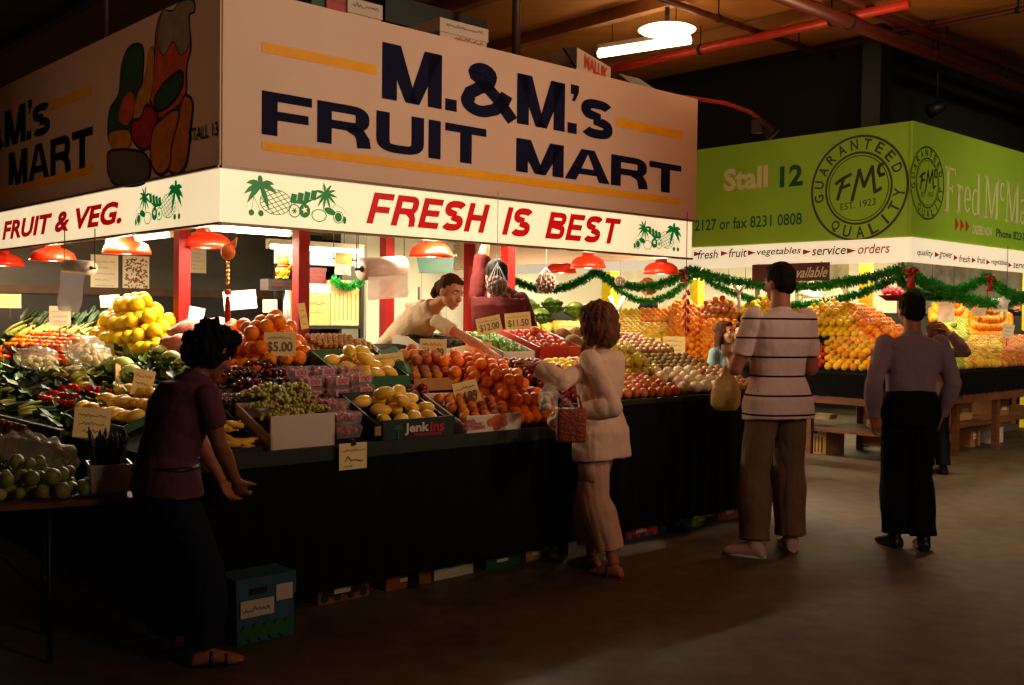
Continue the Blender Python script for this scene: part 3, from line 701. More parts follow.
garland(cz(905, 268), cz(693, 270), .22, rr, 'green tinsel swag from the corner bow to the sign end')
garland(cz(905, 270)+U*.1, cz(690, 272)+U*.1, .42, rr*.8, 'lower green tinsel swag hanging under the long one')
garland(cz(693, 268), cz(597, 272), .24, rr, 'green tinsel swag behind the orange lamps')
garland(cz(693, 270)+U*.1, cz(597, 272)+U*.1, .42, rr*.8, 'lower swag of green tinsel beside the distant woman')
garland(cz(597, 271), cz(505, 274), .26, rr, 'green tinsel swag nearest the second red post')
czr = lambda px, py: at_plane(px, py, W(0, B12-.12, 0), VV)
garland(czr(906, 268), czr(985, 276), .22, rr, 'green tinsel swag between the two red bows')
garland(czr(985, 276), czr(1060, 284), .22, rr, 'green tinsel swag right of the second red bow')
garland(czr(940, 282)+VV*.15, czr(1050, 292)+VV*.15, .2, rr*1.2, 'thick low tinsel swag over the far right oranges')
garland(czr(908, 276)+VV*.15, czr(962, 296)+VV*.15, .1, rr*.7, 'short thin tinsel swag beside the paper roll')
def bow(p, s, label):
    t = thing('red_bow', label, 'bow', p); m = MB()
    for sg in (-1, 1):
        m.loft([[p+pl*0+V((0,0,0)) for pl in [V()]*4]]) if 0 else None
        x = U*sg
        m.tube([p, p+x*s*.5+V((0,0,s*.3)), p+x*s+V((0,0,s*.1)), p+x*s*.5-V((0,0,s*.15)), p], [s*.1,s*.3,s*.32,s*.25,s*.1], 8, flat=.3)
        m.tube([p, p+x*s*.25-V((0,0,s*.7)), p+x*s*.45-V((0,0,s*1.4))], [s*.1,s*.22,s*.2], 6, flat=.2)
    part('ribbon', m, m_bow, t); part('knot', MB().ball(p-VV*.02-U*.02, s*.2, 10, 7), m_bow, t)
bow(czr(906, 272)-VV*.06, .13, 'red ribbon bow on the green stall corner')
bow(czr(985, 279)-VV*.06, .11, 'red ribbon bow pinned below the white strip at right')
bow(cz(686, 272)-U*.06, .10, 'red ribbon bow above the red hanging string')
# ================================================================ counters and produce
A0, B0, A1 = -1.0, -1.6, 3.75
def h13(a, b):
    m_ = max(0, min(b-B0, a-A0, 1.25)); k = max(0, min(1, (a-1.45)/.2))
    return .82+(.40-.10*k)*m_+.13*k
A2, B2 = 7.07, -.95
def h12(a, b): return .93+.56*max(0, min(b-B2, a-A2, 1.25))
def S13(x, y):
    d = ray(x, y); t = 3
    while t < 16:
        p = EYE+d*t; a, b, z = loc(p)
        if a >= A0 and b >= B0 and a <= A1 and not (a > .45 and b > -.15) and z <= h13(a, b): return V((a, b, z)), t
        t += .01
    return None, 8
m_bed = mat('display_board', (24, 26, 14), .9, .3, 6, spec=.1); m_rail = mat('dark_green_rail', (22, 34, 20), .6, .2, 4)
m_cloth = mat('black_cloth', (7, 7, 7), .9, .3, 3, bump=.3, bscale=6, stretch=(3, 3, .4), spec=.15)
def bed(m, a0, a1, b0, b1, h, step=.12, drop=.06):
    na = max(2, int((a1-a0)/step)); nb = max(2, int((b1-b0)/step)); top = []; 
    for i in range(na+1):
        r = []
        for j in range(nb+1):
            a = a0+(a1-a0)*i/na; b = b0+(b1-b0)*j/nb; r.append((a, b, h(a, b)))
        top.append(r)
    idx = lambda i, j: i*(nb+1)+j
    vs = [p for r in top for p in r]; n = len(vs); vs += [(a, b, z-drop) for a, b, z in vs]; fs = []
    for i in range(na):
        for j in range(nb): 
            q = (idx(i,j), idx(i+1,j), idx(i+1,j+1), idx(i,j+1)); fs.append(q); fs.append(tuple(n+k for k in q[::-1]))
    edge = [(idx(i,0), idx(i+1,0)) for i in range(na)]+[(idx(na,j), idx(na,j+1)) for j in range(nb)]+[(idx(i+1,nb), idx(i,nb)) for i in range(na)]+[(idx(0,j+1), idx(0,j)) for j in range(nb)]
    for p, q in edge: fs.append((p, n+p, n+q, q))
    m._f(vs, fs, False); return m
def drape(m, pts, z0, z1, amp=.012, wl=.16, zt=None):
    """cloth hanging along a line of (a,b) points"""
    rings = []; L_ = 0; prev = None
    for k in range(len(pts)-1):
        p = V((*pts[k], 0)); q = V((*pts[k+1], 0)); d = (q-p); n = max(2, int(d.length/.03)); o = V((d.y, -d.x, 0)).normalized()
        for i in range(n+(1 if k == len(pts)-2 else 0)):
            c = p+d*(i/n); s_ = L_+d.length*i/n; col = []
            for j in range(7):
                t = j/6; zz = (zt(c.x, c.y) if zt else z1)*(1-t)+z0*t
                w_ = amp*(.2+t)*(math.sin(s_*2*PI/wl+1.3*math.sin(s_*2.1))+.4*math.sin(s_*17+t*2))
                col.append((c.x+o.x*(w_+.012), c.y+o.y*(w_+.012), zz))
            rings.append(col)
        L_ += d.length
    m.loft(rings, cap=False, closed=False); return m
ct = thing('market_counter', 'long front counter draped to the floor in black cloth', 'counter', W(1.4, -1, 0))
part('display_bed', bed(MB(MF), A0, A1, B0, -.15, lambda a, b: h13(a, b)), m_bed, ct)
part('front_rail', MB(MF).box((A0-.02, B0-.03, .74), (1.45, B0, .85)).box((1.45, B0-.03, .74), (A1+.02, B0, .98)).box((A1, B0, .74), (A1+.03, -.2, .98)), m_rail, ct)
part('cloth', drape(MB(MF), [(A0+.05, B0-.035), (1.46, B0-.035), (A1+.035, B0-.035), (A1+.035, -.2)], .12, .78, zt=lambda a, b: .78 if a < 1.46 else .95), m_cloth, ct)
m = MB(MF)
for a in (-.9, .4, 1.6, 2.7, 3.65):
    for b in (-1.5, -.25): part('leg', MB(MF).box((a-.03, b-.03, 0), (a+.03, b+.03, .74)), m_bed, ct)
part('back_panel', MB(MF).box((.47, -.17, .1), (A1, -.15, 1.3)), m_bed, ct)
c3 = thing('market_counter', 'side counter of vegetables running back along the left of the stall', 'counter', W(-.3, 2, 0))
part('display_bed', bed(MB(MF), A0, .45, -.15, 4.7, lambda a, b: h13(a, b)), m_bed, c3)
part('front_rail', MB(MF).box((A0-.03, -.1, .74), (A0, 4.7, .85)), m_rail, c3)
part('cloth', drape(MB(MF), [(A0-.035, 4.7), (A0-.035, B0)], .1, .78), m_cloth, c3)
for b in (.2, 2.2, 4.5):
    for a in (-.9, .35): part('leg', MB(MF).box((a-.03, b-.03, 0), (a+.03, b+.03, .78)), m_bed, c3)
part('back_panel', MB(MF).box((.43, -.15, .1), (.45, 4.7, 1.3)), m_bed, c3)
# stall 12 counters: trestle frames with a black valance
m_wood = mat('brown_timber', (112, 66, 32), .7, .25, 3, stretch=(1, 1, 8), bump=.1)
E12 = A12+LR-.1
c4 = thing('market_counter', 'open timber counter with black valance on the near side of the green stall', 'counter', W(A2+.5, 2, 0))
part('display_bed', bed(MB(MF), A2, A2+1.45, B2+.0, B12+6.6, lambda a, b: h12(a, b), .2), m_bed, c4)
part('cloth', drape(MB(MF), [(A2-.03, B12+6.6), (A2-.03, B2)], .70, .95, .008), m_cloth, c4)
part('beam', MB(MF).box((A2-.03, B2-.0, .62), (A2+.03, B12+6.6, .705)), m_wood, c4)
part('shelf', MB(MF).box((A2+.05, B2+.1, .30), (A2+.9, B12+6.6, .33)), m_wood, c4)
for b in (B2+.08, B2+1.0, B2+2.2, B2+3.6, B2+5.2): part('leg', MB(MF).box((A2, b-.03, 0), (A2+.06, b+.03, .62)).box((A2+1.1, b-.03, 0), (A2+1.16, b+.03, 1.3)), m_wood, c4)
part('kerb', MB(MF).box((A2-.02, B2+.05, 0), (A2+.06, B12+6.6, .05)), m_metal, c4)
c5 = thing('market_counter', 'open timber counter with stacked cartons beneath at the far right', 'counter', W(A2+3, B2+.5, 0))
part('display_bed', bed(MB(MF), A2+1.45, E12, B2, B2+1.45, lambda a, b: h12(a, b), .2), m_bed, c5)
part('cloth', drape(MB(MF), [(A2, B2-.03), (E12, B2-.03)], .70, .95, .008), m_cloth, c5)
part('beam', MB(MF).box((A2+.1, B2-.03, .60), (E12, B2+.04, .705)), m_wood, c5)
part('shelf', MB(MF).box((A2+1.2, B2+.06, .30), (E12, B2+.95, .33)), m_wood, c5)
for a in (A2+1.5, A2+2.6, A2+4.0, A2+6.0, E12-.06): part('leg', MB(MF).box((a-.04, B2, 0), (a+.04, B2+.07, .60)).box((a-.04, B2+1.1, 0), (a+.04, B2+1.17, 1.3)), m_wood, c5)
# ---------------------------------------------------------------- fruit kinds
def make_round(name, r, fx=1, fz=1, dent=.12, n=14, stem=False, nip=0, lump=0, seed=0):
    m = MB(); rings = []; rnd = random.Random(seed); K = 10
    for i in range(1, K):
        th = PI*i/K; z = math.cos(th); R_ = math.sin(th); z -= dent*math.exp(-(R_/.35)**2)*(1 if z > 0 else -.6); z += nip*math.copysign(math.exp(-(R_/.3)**2), z)
        rings.append([V((r*fx*R_*math.cos(2*PI*k/n), r*fx*R_*math.sin(2*PI*k/n), r*fz*z)) for k in range(n)])
    m.loft(rings)
    if lump:
        for v in m.bm.verts: v.co *= 1+lump*noise.noise(v.co/r*1.6+V((seed*3.1, 0, 0)))
    me = m.mesh(name)
    return me
def make_mango(name, L_, w_, bend=.2):
    pts = []; rs = []
    for i in range(9):
        t = i/8; x = (t-.5)*L_; pts.append(V((x, bend*L_*(.25-(t-.5)**2), 0))); rs.append(w_*math.sqrt(max(.02, 1-(2*t-1)**2))*(1+.12*(t-.5)))
    return MB().tube(pts, rs, 12, flat=.85).mesh(name)
def make_banana(name):
    pts = []; rs = []
    for i in range(9):
        t = i/8; a = (t-.5)*1.5; pts.append(V((.11*math.sin(a)*1.0, .11*(1-math.cos(a))*1.2, 0))); rs.append(.018*min(1, .35+3*t, .3+4*(1-t)))
    m = MB().tube(pts, rs, 6); m.tube([pts[-1], pts[-1]+V((.02, .018, 0))], .006, 5); return m.mesh(name)
def fm(name, c, **k):
    k.setdefault('rough', .42); k.setdefault('spec', .3); k.setdefault('rnd', .10); k.setdefault('var', .10); k.setdefault('scale', 18); return mat(name, c, **k)
KIND = {}
def kind(key, r, meshes, m, cat='fruit', tilt=PI):
    for me in meshes: me.materials.append(m)
    KIND[key] = (r, meshes, cat, tilt)
kind('orange', .040, [make_round('tangerine', .040, seed=i, lump=.03) for i in range(2)], fm('orange_peel', (255, 118, 4), bump=.15, bscale=300))
kind('navel', .047, [make_round('orange', .047, seed=i, lump=.04) for i in range(2)], fm('navel_peel', (255, 128, 0), bump=.15, bscale=300))
kind('farorange', .045, [make_round('orange', .045, n=12, seed=3)], fm('far_orange_peel', (255, 140, 8)))
kind('farlemon', .044, [make_round('lemon', .043, fz=1.12, nip=.12, n=12, seed=3)], fm('far_lemon_peel', (252, 196, 20)))
kind('farmango', .044, [make_round('mango', .042, fz=1.2, n=12)], fm('far_mango_skin', (240, 166, 30), rnd=.25))
kind('farapple', .040, [make_round('apple', .040, dent=.25, n=12)], fm('far_red_apple', (186, 28, 16), rnd=.25))
kind('fargreen', .048, [make_round('pear', .046, fz=1.15, n=12)], fm('far_green_pear', (168, 176, 44), rnd=.25))
kind('farmix', .047, [make_round('apple', .046, dent=.2, n=12)], fm('far_blush_apple', (216, 150, 50), rnd=.5))
kind('farpeach', .047, [make_round('peach', .046, dent=.2, n=12)], fm('far_peach', (206, 96, 50), rnd=.4))
kind('grapefruit', .056, [make_round('grapefruit', .056, fz=.95, seed=i, lump=.05) for i in range(2)], fm('grapefruit_peel', (252, 200, 24), bump=.1, bscale=200))
kind('lemon', .034, [make_round('lemon', .034, fz=1.25, nip=.2, dent=.02, seed=1)], fm('lemon_peel', (248, 206, 40)))
kind('apple', .038, [make_round('apple', .038, dent=.28, fz=.92, seed=i, lump=.05) for i in range(2)], fm('blush_apple_skin', (196, 44, 24), col2=(224, 132, 40), scale=14, rnd=.2, rough=.3))
kind('redapple', .038, [make_round('apple', .038, dent=.28, fz=.92, seed=4, lump=.05)], fm('dark_apple_skin', (176, 18, 20), rnd=.2, rough=.25))
kind('greenapple', .037, [make_round('apple', .037, dent=.28, fz=.92, seed=5, lump=.05)], fm('yellow_apple_skin', (214, 186, 60), rnd=.2, rough=.3))
kind('peach', .036, [make_round('peach', .036, dent=.18, seed=6, lump=.05)], fm('peach_skin', (170, 58, 40), col2=(216, 128, 70), scale=16, rnd=.2, rough=.7))
kind('nectarine', .033, [make_round('nectarine', .033, dent=.15, seed=6)], fm('nectarine_skin', (160, 34, 22), col2=(224, 120, 40), scale=12, rnd=.2, rough=.3))
kind('plum', .032, [make_round('plum', .032, dent=.12, seed=7)], fm('plum_skin', (140, 16, 28), rnd=.25, rough=.3))
kind('tomato', .030, [make_round('tomato', .030, dent=.2, fz=.9, seed=8)], fm('tomato_skin', (206, 22, 2), rnd=.12, rough=.22), 'vegetable')
kind('onion', .050, [make_round('onion', .048, fz=.95, nip=.12, dent=0, seed=9, lump=.08)], fm('white_onion_skin', (232, 206, 160), rnd=.1, rough=.5), 'vegetable')
kind('brownonion', .038, [make_round('onion', .038, nip=.18, dent=0, seed=10, lump=.06)], fm('brown_onion_skin', (176, 112, 64), rnd=.3, rough=.45), 'vegetable')
kind('kiwi', .036, [make_round('kiwifruit', .034, fz=1.1, dent=.05, seed=11)], fm('brown_fuzz', (130, 96, 56), rnd=.3, rough=.8))
kind('longan', .019, [make_round('longan', .019, dent=0, seed=12, lump=.1)], fm('longan_skin', (170, 106, 48), rnd=.25, rough=.7))
kind('coconut', .075, [make_round('coconut', .075, fz=1.05, dent=.02, seed=13, lump=.08)], fm('coconut_husk', (128, 84, 48), rnd=.2, rough=.9, bump=.6, bscale=90))
kind('lime', .024, [make_round('lime', .024, fz=1.15, nip=.1, dent=0, seed=14)], fm('lime_peel', (110, 150, 40), rnd=.25))
kind('mango', .046, [make_mango('mango', .125, .043)], fm('mango_skin', (250, 190, 60), col2=(250, 205, 90), rnd=.15, rough=.35), tilt=.5)
kind('squash', .036, [make_round('round_zucchini', .034, fz=.9, dent=.15, seed=15, lump=.05), make_round('round_zucchini', .040, fz=.92, dent=.15, seed=16, lump=.05), make_round('round_zucchini', .027, fz=.92, dent=.15, seed=17)], fm('pale_green_skin', (136, 140, 64), col2=(166, 168, 92), scale=30, rnd=.25, rough=.4), 'vegetable')
kind('pepper', .040, [make_round('pepper', .040, fz=1.1, dent=.3, seed=18, lump=.22), make_round('pepper', .038, fz=1.2, dent=.3, seed=19, lump=.25)], fm('red_pepper_skin', (232, 50, 8), rnd=.35, rough=.25), 'vegetable')
kind('ypepper', .038, [make_round('pepper', .038, fz=1.1, dent=.3, seed=20, lump=.22)], fm('yellow_pepper_skin', (240, 160, 24), rnd=.3, rough=.25), 'vegetable')
NHEAP = {}
def heap(k, quad, label, group, h=h13, mound=0, lift=0, jit=.12, limit=300, pack=1.0, lay=None, rs=0):
    """fill a quad of (a,b) corners (front left, front right, back right, back left) with single fruits, stacked where it mounds up"""
    r, meshes, cat, tilt = KIND[k]; rnd = random.Random(len(label)*13+int(quad[0][0]*100)+rs)
    A_, B_, C_, D_ = [V((*q, 0)) for q in quad]; d = 2*r*1.02*pack
    wu = ((B_-A_).length+(C_-D_).length)/2; wv = ((D_-A_).length+(C_-B_).length)/2
    nu = max(1, int(wu/d)); nv = max(1, int(wv/(d*.88))); cnt = 0
    for layer in range(12):
        placed = 0; hz = layer*d*.80
        for j in range(nv):
            for i in range(nu):
                u = (i+.5+(.5 if (j+layer) % 2 else 0))/nu*(1 if True else 0); v_ = (j+.5+(layer % 2)*.4)/nv
                if u > 1.02 or v_ > 1.0: continue
                mh = mound*(1-abs(2*u-1)**2.2)*(1-abs(2*v_-1)**2.2)
                if layer and mh < hz: continue
                if cnt >= limit: continue
                p = A_.lerp(B_, u).lerp(D_.lerp(C_, u), v_); a = p.x+rnd.uniform(-1, 1)*jit*r; b = p.y+rnd.uniform(-1, 1)*jit*r
                z = h(a, b)+r*.98+lift+hz+rnd.uniform(-.05, .05)*r
                name = meshes[0].name.split('.')[0]
                o = bpy.data.objects.new(name, meshes[rnd.randrange(len(meshes))]); COL.objects.link(o); o.location = W(a, b, z)
                o.rotation_euler = (rnd.uniform(-tilt, tilt), rnd.uniform(-tilt, tilt), rnd.uniform(0, 2*PI)); s_ = rnd.uniform(.93, 1.04); o.scale = (s_, s_, s_)
                o['label'] = label; o['category'] = cat; o['group'] = group; cnt += 1; placed += 1
        if not placed: break
    NHEAP[label] = cnt
def Q(a0, a1, b0, b1): return ((a0, b0), (a1, b0), (a1, b1), (a0, b1))
def crate(name, label, a0, a1, b0, b1, wh, m, h=h13, th=.012, cat='crate', fronth=None, base=0, slats=False, under=0):
    t = thing(name, label, cat, W((a0+a1)/2, (b0+b1)/2, h((a0+a1)/2, (b0+b1)/2)))
    def wall(p, q, hh, nm):
        n = 4; rings = []; d = V((q[0]-p[0], q[1]-p[1], 0)); o = V((-d.y, d.x, 0)).normalized()*th
        for i in range(n+1):
            x = p[0]+d.x*i/n; y = p[1]+d.y*i/n; z = h(x, y)+base+.002
            zb = z-under
            rings.append([(x, y, zb), (x+o.x, y+o.y, zb), (x+o.x, y+o.y, z+hh), (x, y, z+hh)])
        part(nm, MB(MF).loft(rings, smooth=False), m, t)
    wall((a0, b0), (a1, b0), fronth or wh, 'front_panel'); wall((a1, b0), (a1, b1), wh, 'side_panel'); wall((a1, b1), (a0, b1), wh, 'rear_panel'); wall((a0, b1), (a0, b0), wh, 'side_panel')
    return t
m_gcard = mat('green_carton', (22, 84, 40), .6, .15, 5); m_bcard = mat('brown_carton', (170, 116, 60), .8, .12, 3); m_wcard = mat('white_carton', (206, 190, 168), .7, .06, 3)
m_rcrate = mat('red_crate_plastic', (170, 26, 20), .4, .1); m_dkcard = mat('dark_green_carton', (16, 38, 24), .6, .2); m_foam = mat('white_foam', (232, 222, 200), .8, .04)
m_bcrate = mat('black_crate_plastic', (18, 18, 16), .5, .2)
# ---- front counter
bn = make_banana('banana'); bn.materials.append(fm('banana_skin', (232, 180, 50), rnd=.12)); 
crate('banana_tray', 'low black tray of bananas at the front left of the counter', -.86, -.58, -1.58, -1.2, .04, m_bcrate)
for i in range(9):
    o = link('banana', bn, None); a = -.80+.055*(i % 4)+.02*(i//4); b = -1.50+.10*(i//4); o.location = W(a, b, h13(a, b)+.03+.03*(i//4)); o.rotation_euler = (.3, .2*(i % 3), 5.2+.35*(i % 4)+.2*i)
    tag(o, 'yellow banana lying in the low tray beside the bending shopper', 'fruit', 'bananas beside the bending shopper')
gt = crate('produce_box', 'white paper-lined box heaped with green grapes', -.54, -.17, -1.58, -1.22, .08, m_wcard, fronth=.185, cat='box', under=0)
for ch in list(gt.children): pass
def grapes(name, at, n, R_, m, label, group, seed, br=.0105, flat=.7):
    rnd = random.Random(seed); mb = MB()
    for i in range(n):
        th = rnd.uniform(0, 2*PI); q = rnd.random()**.5; x = R_*1.5*q*math.cos(th); y = R_*q*math.sin(th); z = R_*flat*math.sqrt(max(0, 1-q*q))*rnd.uniform(.5, 1.05)+br
        mb.ball(at+V((x, y, z)), br*rnd.uniform(.85, 1.15), 7, 5)
    t = thing('grape_bunch', label, 'fruit', at, group)
    part('berries', mb, m, t)
    part('stalk', MB().tube([at+V((-R_*.6, 0, R_*.5)), at+V((0, .01, R_*.75)), at+V((R_*.9, .02, R_*.9))], .004, 5), m_stalk, t)
m_stalk = mat('green_stalk', (92, 96, 36), .7, .2); m_gg = mat('green_grape_skin', (176, 170, 62), .25, .2, 30, sss=.1); m_rg = mat('red_grape_skin', (112, 18, 24), .25, .4, 30); m_pg = mat('purple_grape_skin', (70, 14, 26), .25, .3, 30)
k = 0
for i in range(4):
    for j in range(3):
        a = -.47+.08*i; b = -1.48+.10*j; z = h13(a, b)+.125+.012*j+(.03 if i in (1, 3) else 0); grapes('g', W(a, b, z-.02), 44, .055, m_gg, 'green grape bunch heaped in the white paper-lined box', 'green grapes in the white box', k); k += 1
for i in range(5):
    for j in range(4):
        a = -.52+.14*i+.03*j; b = -1.14+.12*j; grapes('r', W(a, b, h13(a, b)+.01+(.045 if i in (1, 2) else 0)), 46, .065, m_rg if (i+j) % 3 else m_pg, 'dark red grape bunch heaped behind the white grape box', 'red grapes behind the white box', k+50); k += 1
# strawberry punnets
m_pun = mat('clear_plastic', (235, 225, 215), .12, .02, trans=.0, alpha=.16, spec=.9); m_plab = mat('pink_label', (196, 140, 144), .5, .05); m_berry = mat('strawberry_skin', (168, 22, 18), .3, .3, 60)
m_lred = mat('label_red', (176, 40, 50), .5, .1)
def punnet(a, b, z, label, group, seed, lab=True, rot=0):
    rnd = random.Random(seed); at = W(a, b, z); t = thing('berry_punnet', label, 'fruit', at, group); M_ = Matrix.Translation(at) @ Matrix.Rotation(math.atan2(U.y, U.x)+rot, 4, 'Z')
    w_, d_, h_ = .082, .055, .062
    part('tub', MB(M_).loft([[(-w_*s, -d_*s, zz), (w_*s, -d_*s, zz), (w_*s, d_*s, zz), (-w_*s, d_*s, zz)] for s, zz in ((.86, 0), (1, h_*.8), (1.02, h_*.82), (.97, h_), (.9, h_*1.08))], smooth=False), m_pun, t)
    mb = MB(M_)
    for i in range(26): mb.lathe([(.002, -.016), (.011, -.006), (.014, .004), (.008, .012)], 7, (rnd.uniform(-w_*.75, w_*.75), rnd.uniform(-d_*.75, d_*.75), rnd.uniform(.02, h_*.85)), (rnd.uniform(-1,1), rnd.uniform(-1,1), rnd.uniform(-1,1)))
    part('berries', mb, m_berry, t)
    if lab:
        part('label_sticker', MB(M_).box((-w_*.3, -d_*1.04, h_*.22), (w_*.75, -d_*1.03, h_*.86)), m_plab, t)
        d = Decal(Plane(M_ @ V((0, -d_*1.045, 0)), M_.to_3x3() @ V((1,0,0)), (0,0,1))); d.k = 0
        d.ring((w_*.08, h_*.54), .009, .014, m_lred, 16); d.ring((w_*.42, h_*.54), .009, .014, m_lred, 16); d.done('berry_emblem', t)
PL = ('clear punnet of strawberries with pink label, stacked beside the mangoes', 'strawberry punnets beside the mangoes')
s_ = 0
for (a, b, dz) in ((-.03, -1.08, 0), (.15, -1.08, 0), (.33, -1.06, 0), (-.03, -1.08, .068), (.15, -1.08, .068), (.32, -1.06, .068), (-.02, -.92, .05), (.16, -.92, .05), (.34, -.92, .05)):
    punnet(a, b, h13(a, b)+dz+.012, *PL, s_); s_ += 1
for (a, b, dz) in ((-.06, -1.5, 0), (.04, -1.36, .0), (-.05, -1.36, .07), (-.06, -1.5, .068), (.12, -1.24, 0), (-.07, -1.24, .02)):
    punnet(a, b, h13(a, b)+dz+.012, 'clear berry punnet without label low beside the white grape box', 'low berry punnets beside the grape box', s_, False, .1*(s_ % 3)); s_ += 1
# mangoes
heap('mango', Q(.16, .58, -1.54, -1.22), 'yellow mango in the low green carton at the counter edge', 'mangoes in the low green carton', mound=.10, lift=.035, rs=2)
mb_ = crate('mango_carton', 'dark green mango carton with red and white lettering at the counter edge', .12, .62, -1.60, -1.18, .09, m_dkcard, cat='box', fronth=.135, under=.03)
pj = Plane(W(0, -1.602, 0), U, (0,0,1))
text(pj, 'Jenk', sq(pj, ((404.5, 437), (429, 432), (429, 421), (404.5, 424))), m_wcard, mb_, .03); text(pj, 'ins', sq(pj, ((430, 432), (444, 430), (444, 420), (430, 422))), m_lred, mb_, .03)
text(pj, 'mangoes', sq(pj, ((414, 438.5), (441, 434.5), (441, 430.5), (414, 434.5))), m_lred, mb_, .02)
d = Decal(pj); s0, t0 = pj.st(398, 431); mg2 = mat('palm_green', (20, 92, 44), .6, .1)
for k in range(7): a = PI*(.1+.8*k/6)+(.0); q = leafcurve((s0, t0+.01), a, .045, .012, .4); d.poly(q, mg2)
d.poly([(s0-.006, t0-.05), (s0+.006, t0-.05), (s0+.004, t0+.01), (s0-.004, t0+.01)], mg2); s1, t1 = pj.st(377.5, 431); d.poly(rectc(s1-.02, s1+.02, t1-.025, t1+.025), m_bcard); d.done('palm_emblem', mb_)
heap('mango', Q(.31, .70, -.97, -.68), 'yellow mango in the upper green carton behind the punnets', 'mangoes in the upper green carton', mound=.09, lift=.03, rs=5)
ub = crate('mango_carton', 'green mango carton with raised lid flap behind the lower one', .27, .75, -1.02, -.62, .09, m_gcard, cat='box', fronth=.10, under=.05)
part('lid_flap', MB(MF).prism([(.75, -.98, h13(.75, -.98)+.09), (.75, -.66, h13(.75, -.66)+.09), (.86, -.70, h13(.75, -.66)+.12), (.86, -.92, h13(.75, -.9)+.05)], (.004, 0, .006)), m_gcard, ub)
# peaches, nectarines, oranges
heap('peach', Q(.80, 1.22, -.98, -.60), 'downy brown-red peach in the tray between mangoes and oranges', 'peaches between mangoes and oranges', mound=.09, lift=.02)
crate('peach_tray', 'brown cardboard tray of peaches behind the front cartons', .77, 1.15, -1.02, -.58, .06, m_bcard, cat='tray', fronth=.075, under=.04)
heap('nectarine', Q(.72, 1.12, -1.55, -1.24), 'small nectarine in the white carton at the counter edge', 'nectarines in the white carton', mound=.04, lift=.045)
nb_ = crate('nectarine_carton', 'white nectarine carton with red lettering at the counter edge', .70, 1.13, -1.605, -1.2, .07, m_wcard, cat='box', fronth=.125, under=.02)
pn = Plane(W(0, -1.607, 0), U, (0,0,1))
text(pn, 'Fresh', sq(pn, ((461, 424), (475, 421.5), (475, 417.5), (461, 420))), m_lred, nb_, .02); text(pn, 'summer', sq(pn, ((466, 427), (483, 424), (483, 421), (466, 424))), m_lred, nb_, .01); text(pn, 'NECTARINES', sq(pn, ((463, 431.5), (485, 428), (485, 424), (463, 427.5))), m_lred, nb_, .03)
d = Decal(pn); mp_ = mat('printed_peach', (190, 84, 40), .6, .2, 30)
for x, y, r_ in ((491, 422, .03), (496, 419, .032), (502, 418, .036), (497, 426, .03), (504, 423, .026)): s0, t0 = pn.st(x, y); d.disc((s0, t0), r_, r_*.8, mp_)
d.done('peach_picture', nb_)
heap('plum', Q(.62, .80, -1.2, -1.03), 'red plum between the two front cartons', 'plums between the front cartons', mound=.03, lift=.01)
heap('orange', ((1.15, -1.56), (1.52, -1.56), (1.60, -.72), (1.15, -.62)), 'bright orange in the big pile left of the shopper in white', 'oranges in the central pile', mound=.17, lift=.01)
heap('orange', ((.95, -1.18), (1.15, -1.18), (1.15, -.66), (1.22, -.62)), 'bright orange in the low slope beside the peaches', 'oranges beside the peaches', mound=.08, lift=.01)
heap('plum', ((1.56, -1.56), (1.98, -1.56), (1.95, -.86), (1.64, -.80)), 'dark red plum between the oranges and the shopper in white', 'plums right of the oranges', mound=.08)
heap('longan', Q(.30, .86, -.60, -.22), 'small round brown longan in the tray behind the mangoes', 'longans behind the mangoes', mound=.05, lift=.01, limit=290)
crate('longan_tray', 'green-edged tray of small brown longans behind the mangoes', .28, .88, -.62, -.19, .035, m_gcard, cat='tray')
heap('lime', Q(1.78, 2.02, -.72, -.25), 'small green lime in the tilted white tray', 'limes in the white tray', mound=.02, lift=.035)
crate('lime_tray', 'tilted white tray of limes in front of the man in maroon', 1.75, 2.06, -.76, -.2, .07, m_foam, cat='tray', under=.03)
heap('redapple', Q(2.13, 2.50, -.70, -.25), 'shiny red apple in the red crate', 'apples in the red crate', mound=.07, lift=.03)
crate('apple_crate', 'red plastic crate of apples beside the lime tray', 2.10, 2.54, -.76, -.2, .10, m_rcrate, under=.03)
m_bean = mat('dark_beans', (50, 42, 22), .8, .3, 40)
def beans(a0, a1, b0, b1, n, m, label, seed, ln=.09, r=.006, lift=.03, name='green_bean_heap', h=h13, cat='vegetables'):
    rnd = random.Random(seed); mb = MB()
    for i in range(n):
        a = rnd.uniform(a0, a1); b = rnd.uniform(b0, b1); z = h(a, b)+lift+rnd.uniform(0, .03); th = rnd.uniform(0, PI); p = W(a, b, z); d_ = V((math.cos(th), math.sin(th), rnd.uniform(-.2, .2)))*ln/2
        mb.tube([p-d_, p+V((0, 0, .012)), p+d_], r, 5)
    at = W((a0+a1)/2, (b0+b1)/2, h((a0+a1)/2, (b0+b1)/2))
    return solo(name, mb, m, label, cat, at, kind='stuff')
beans(1.24, 1.66, -.52, -.22, 420, m_bean, 'loose heap of dark olive beans in the foam tray under the price cards', 5)
crate('bean_tray', 'white foam tray of dark beans behind the oranges', 1.2, 1.70, -.56, -.18, .06, m_foam, cat='tray')
heap('lemon', Q(2.0, 2.42, -1.15, -.85), 'small pale yellow lemon hidden partly by the shopper in white', 'lemons behind the shopper in white', mound=.05)
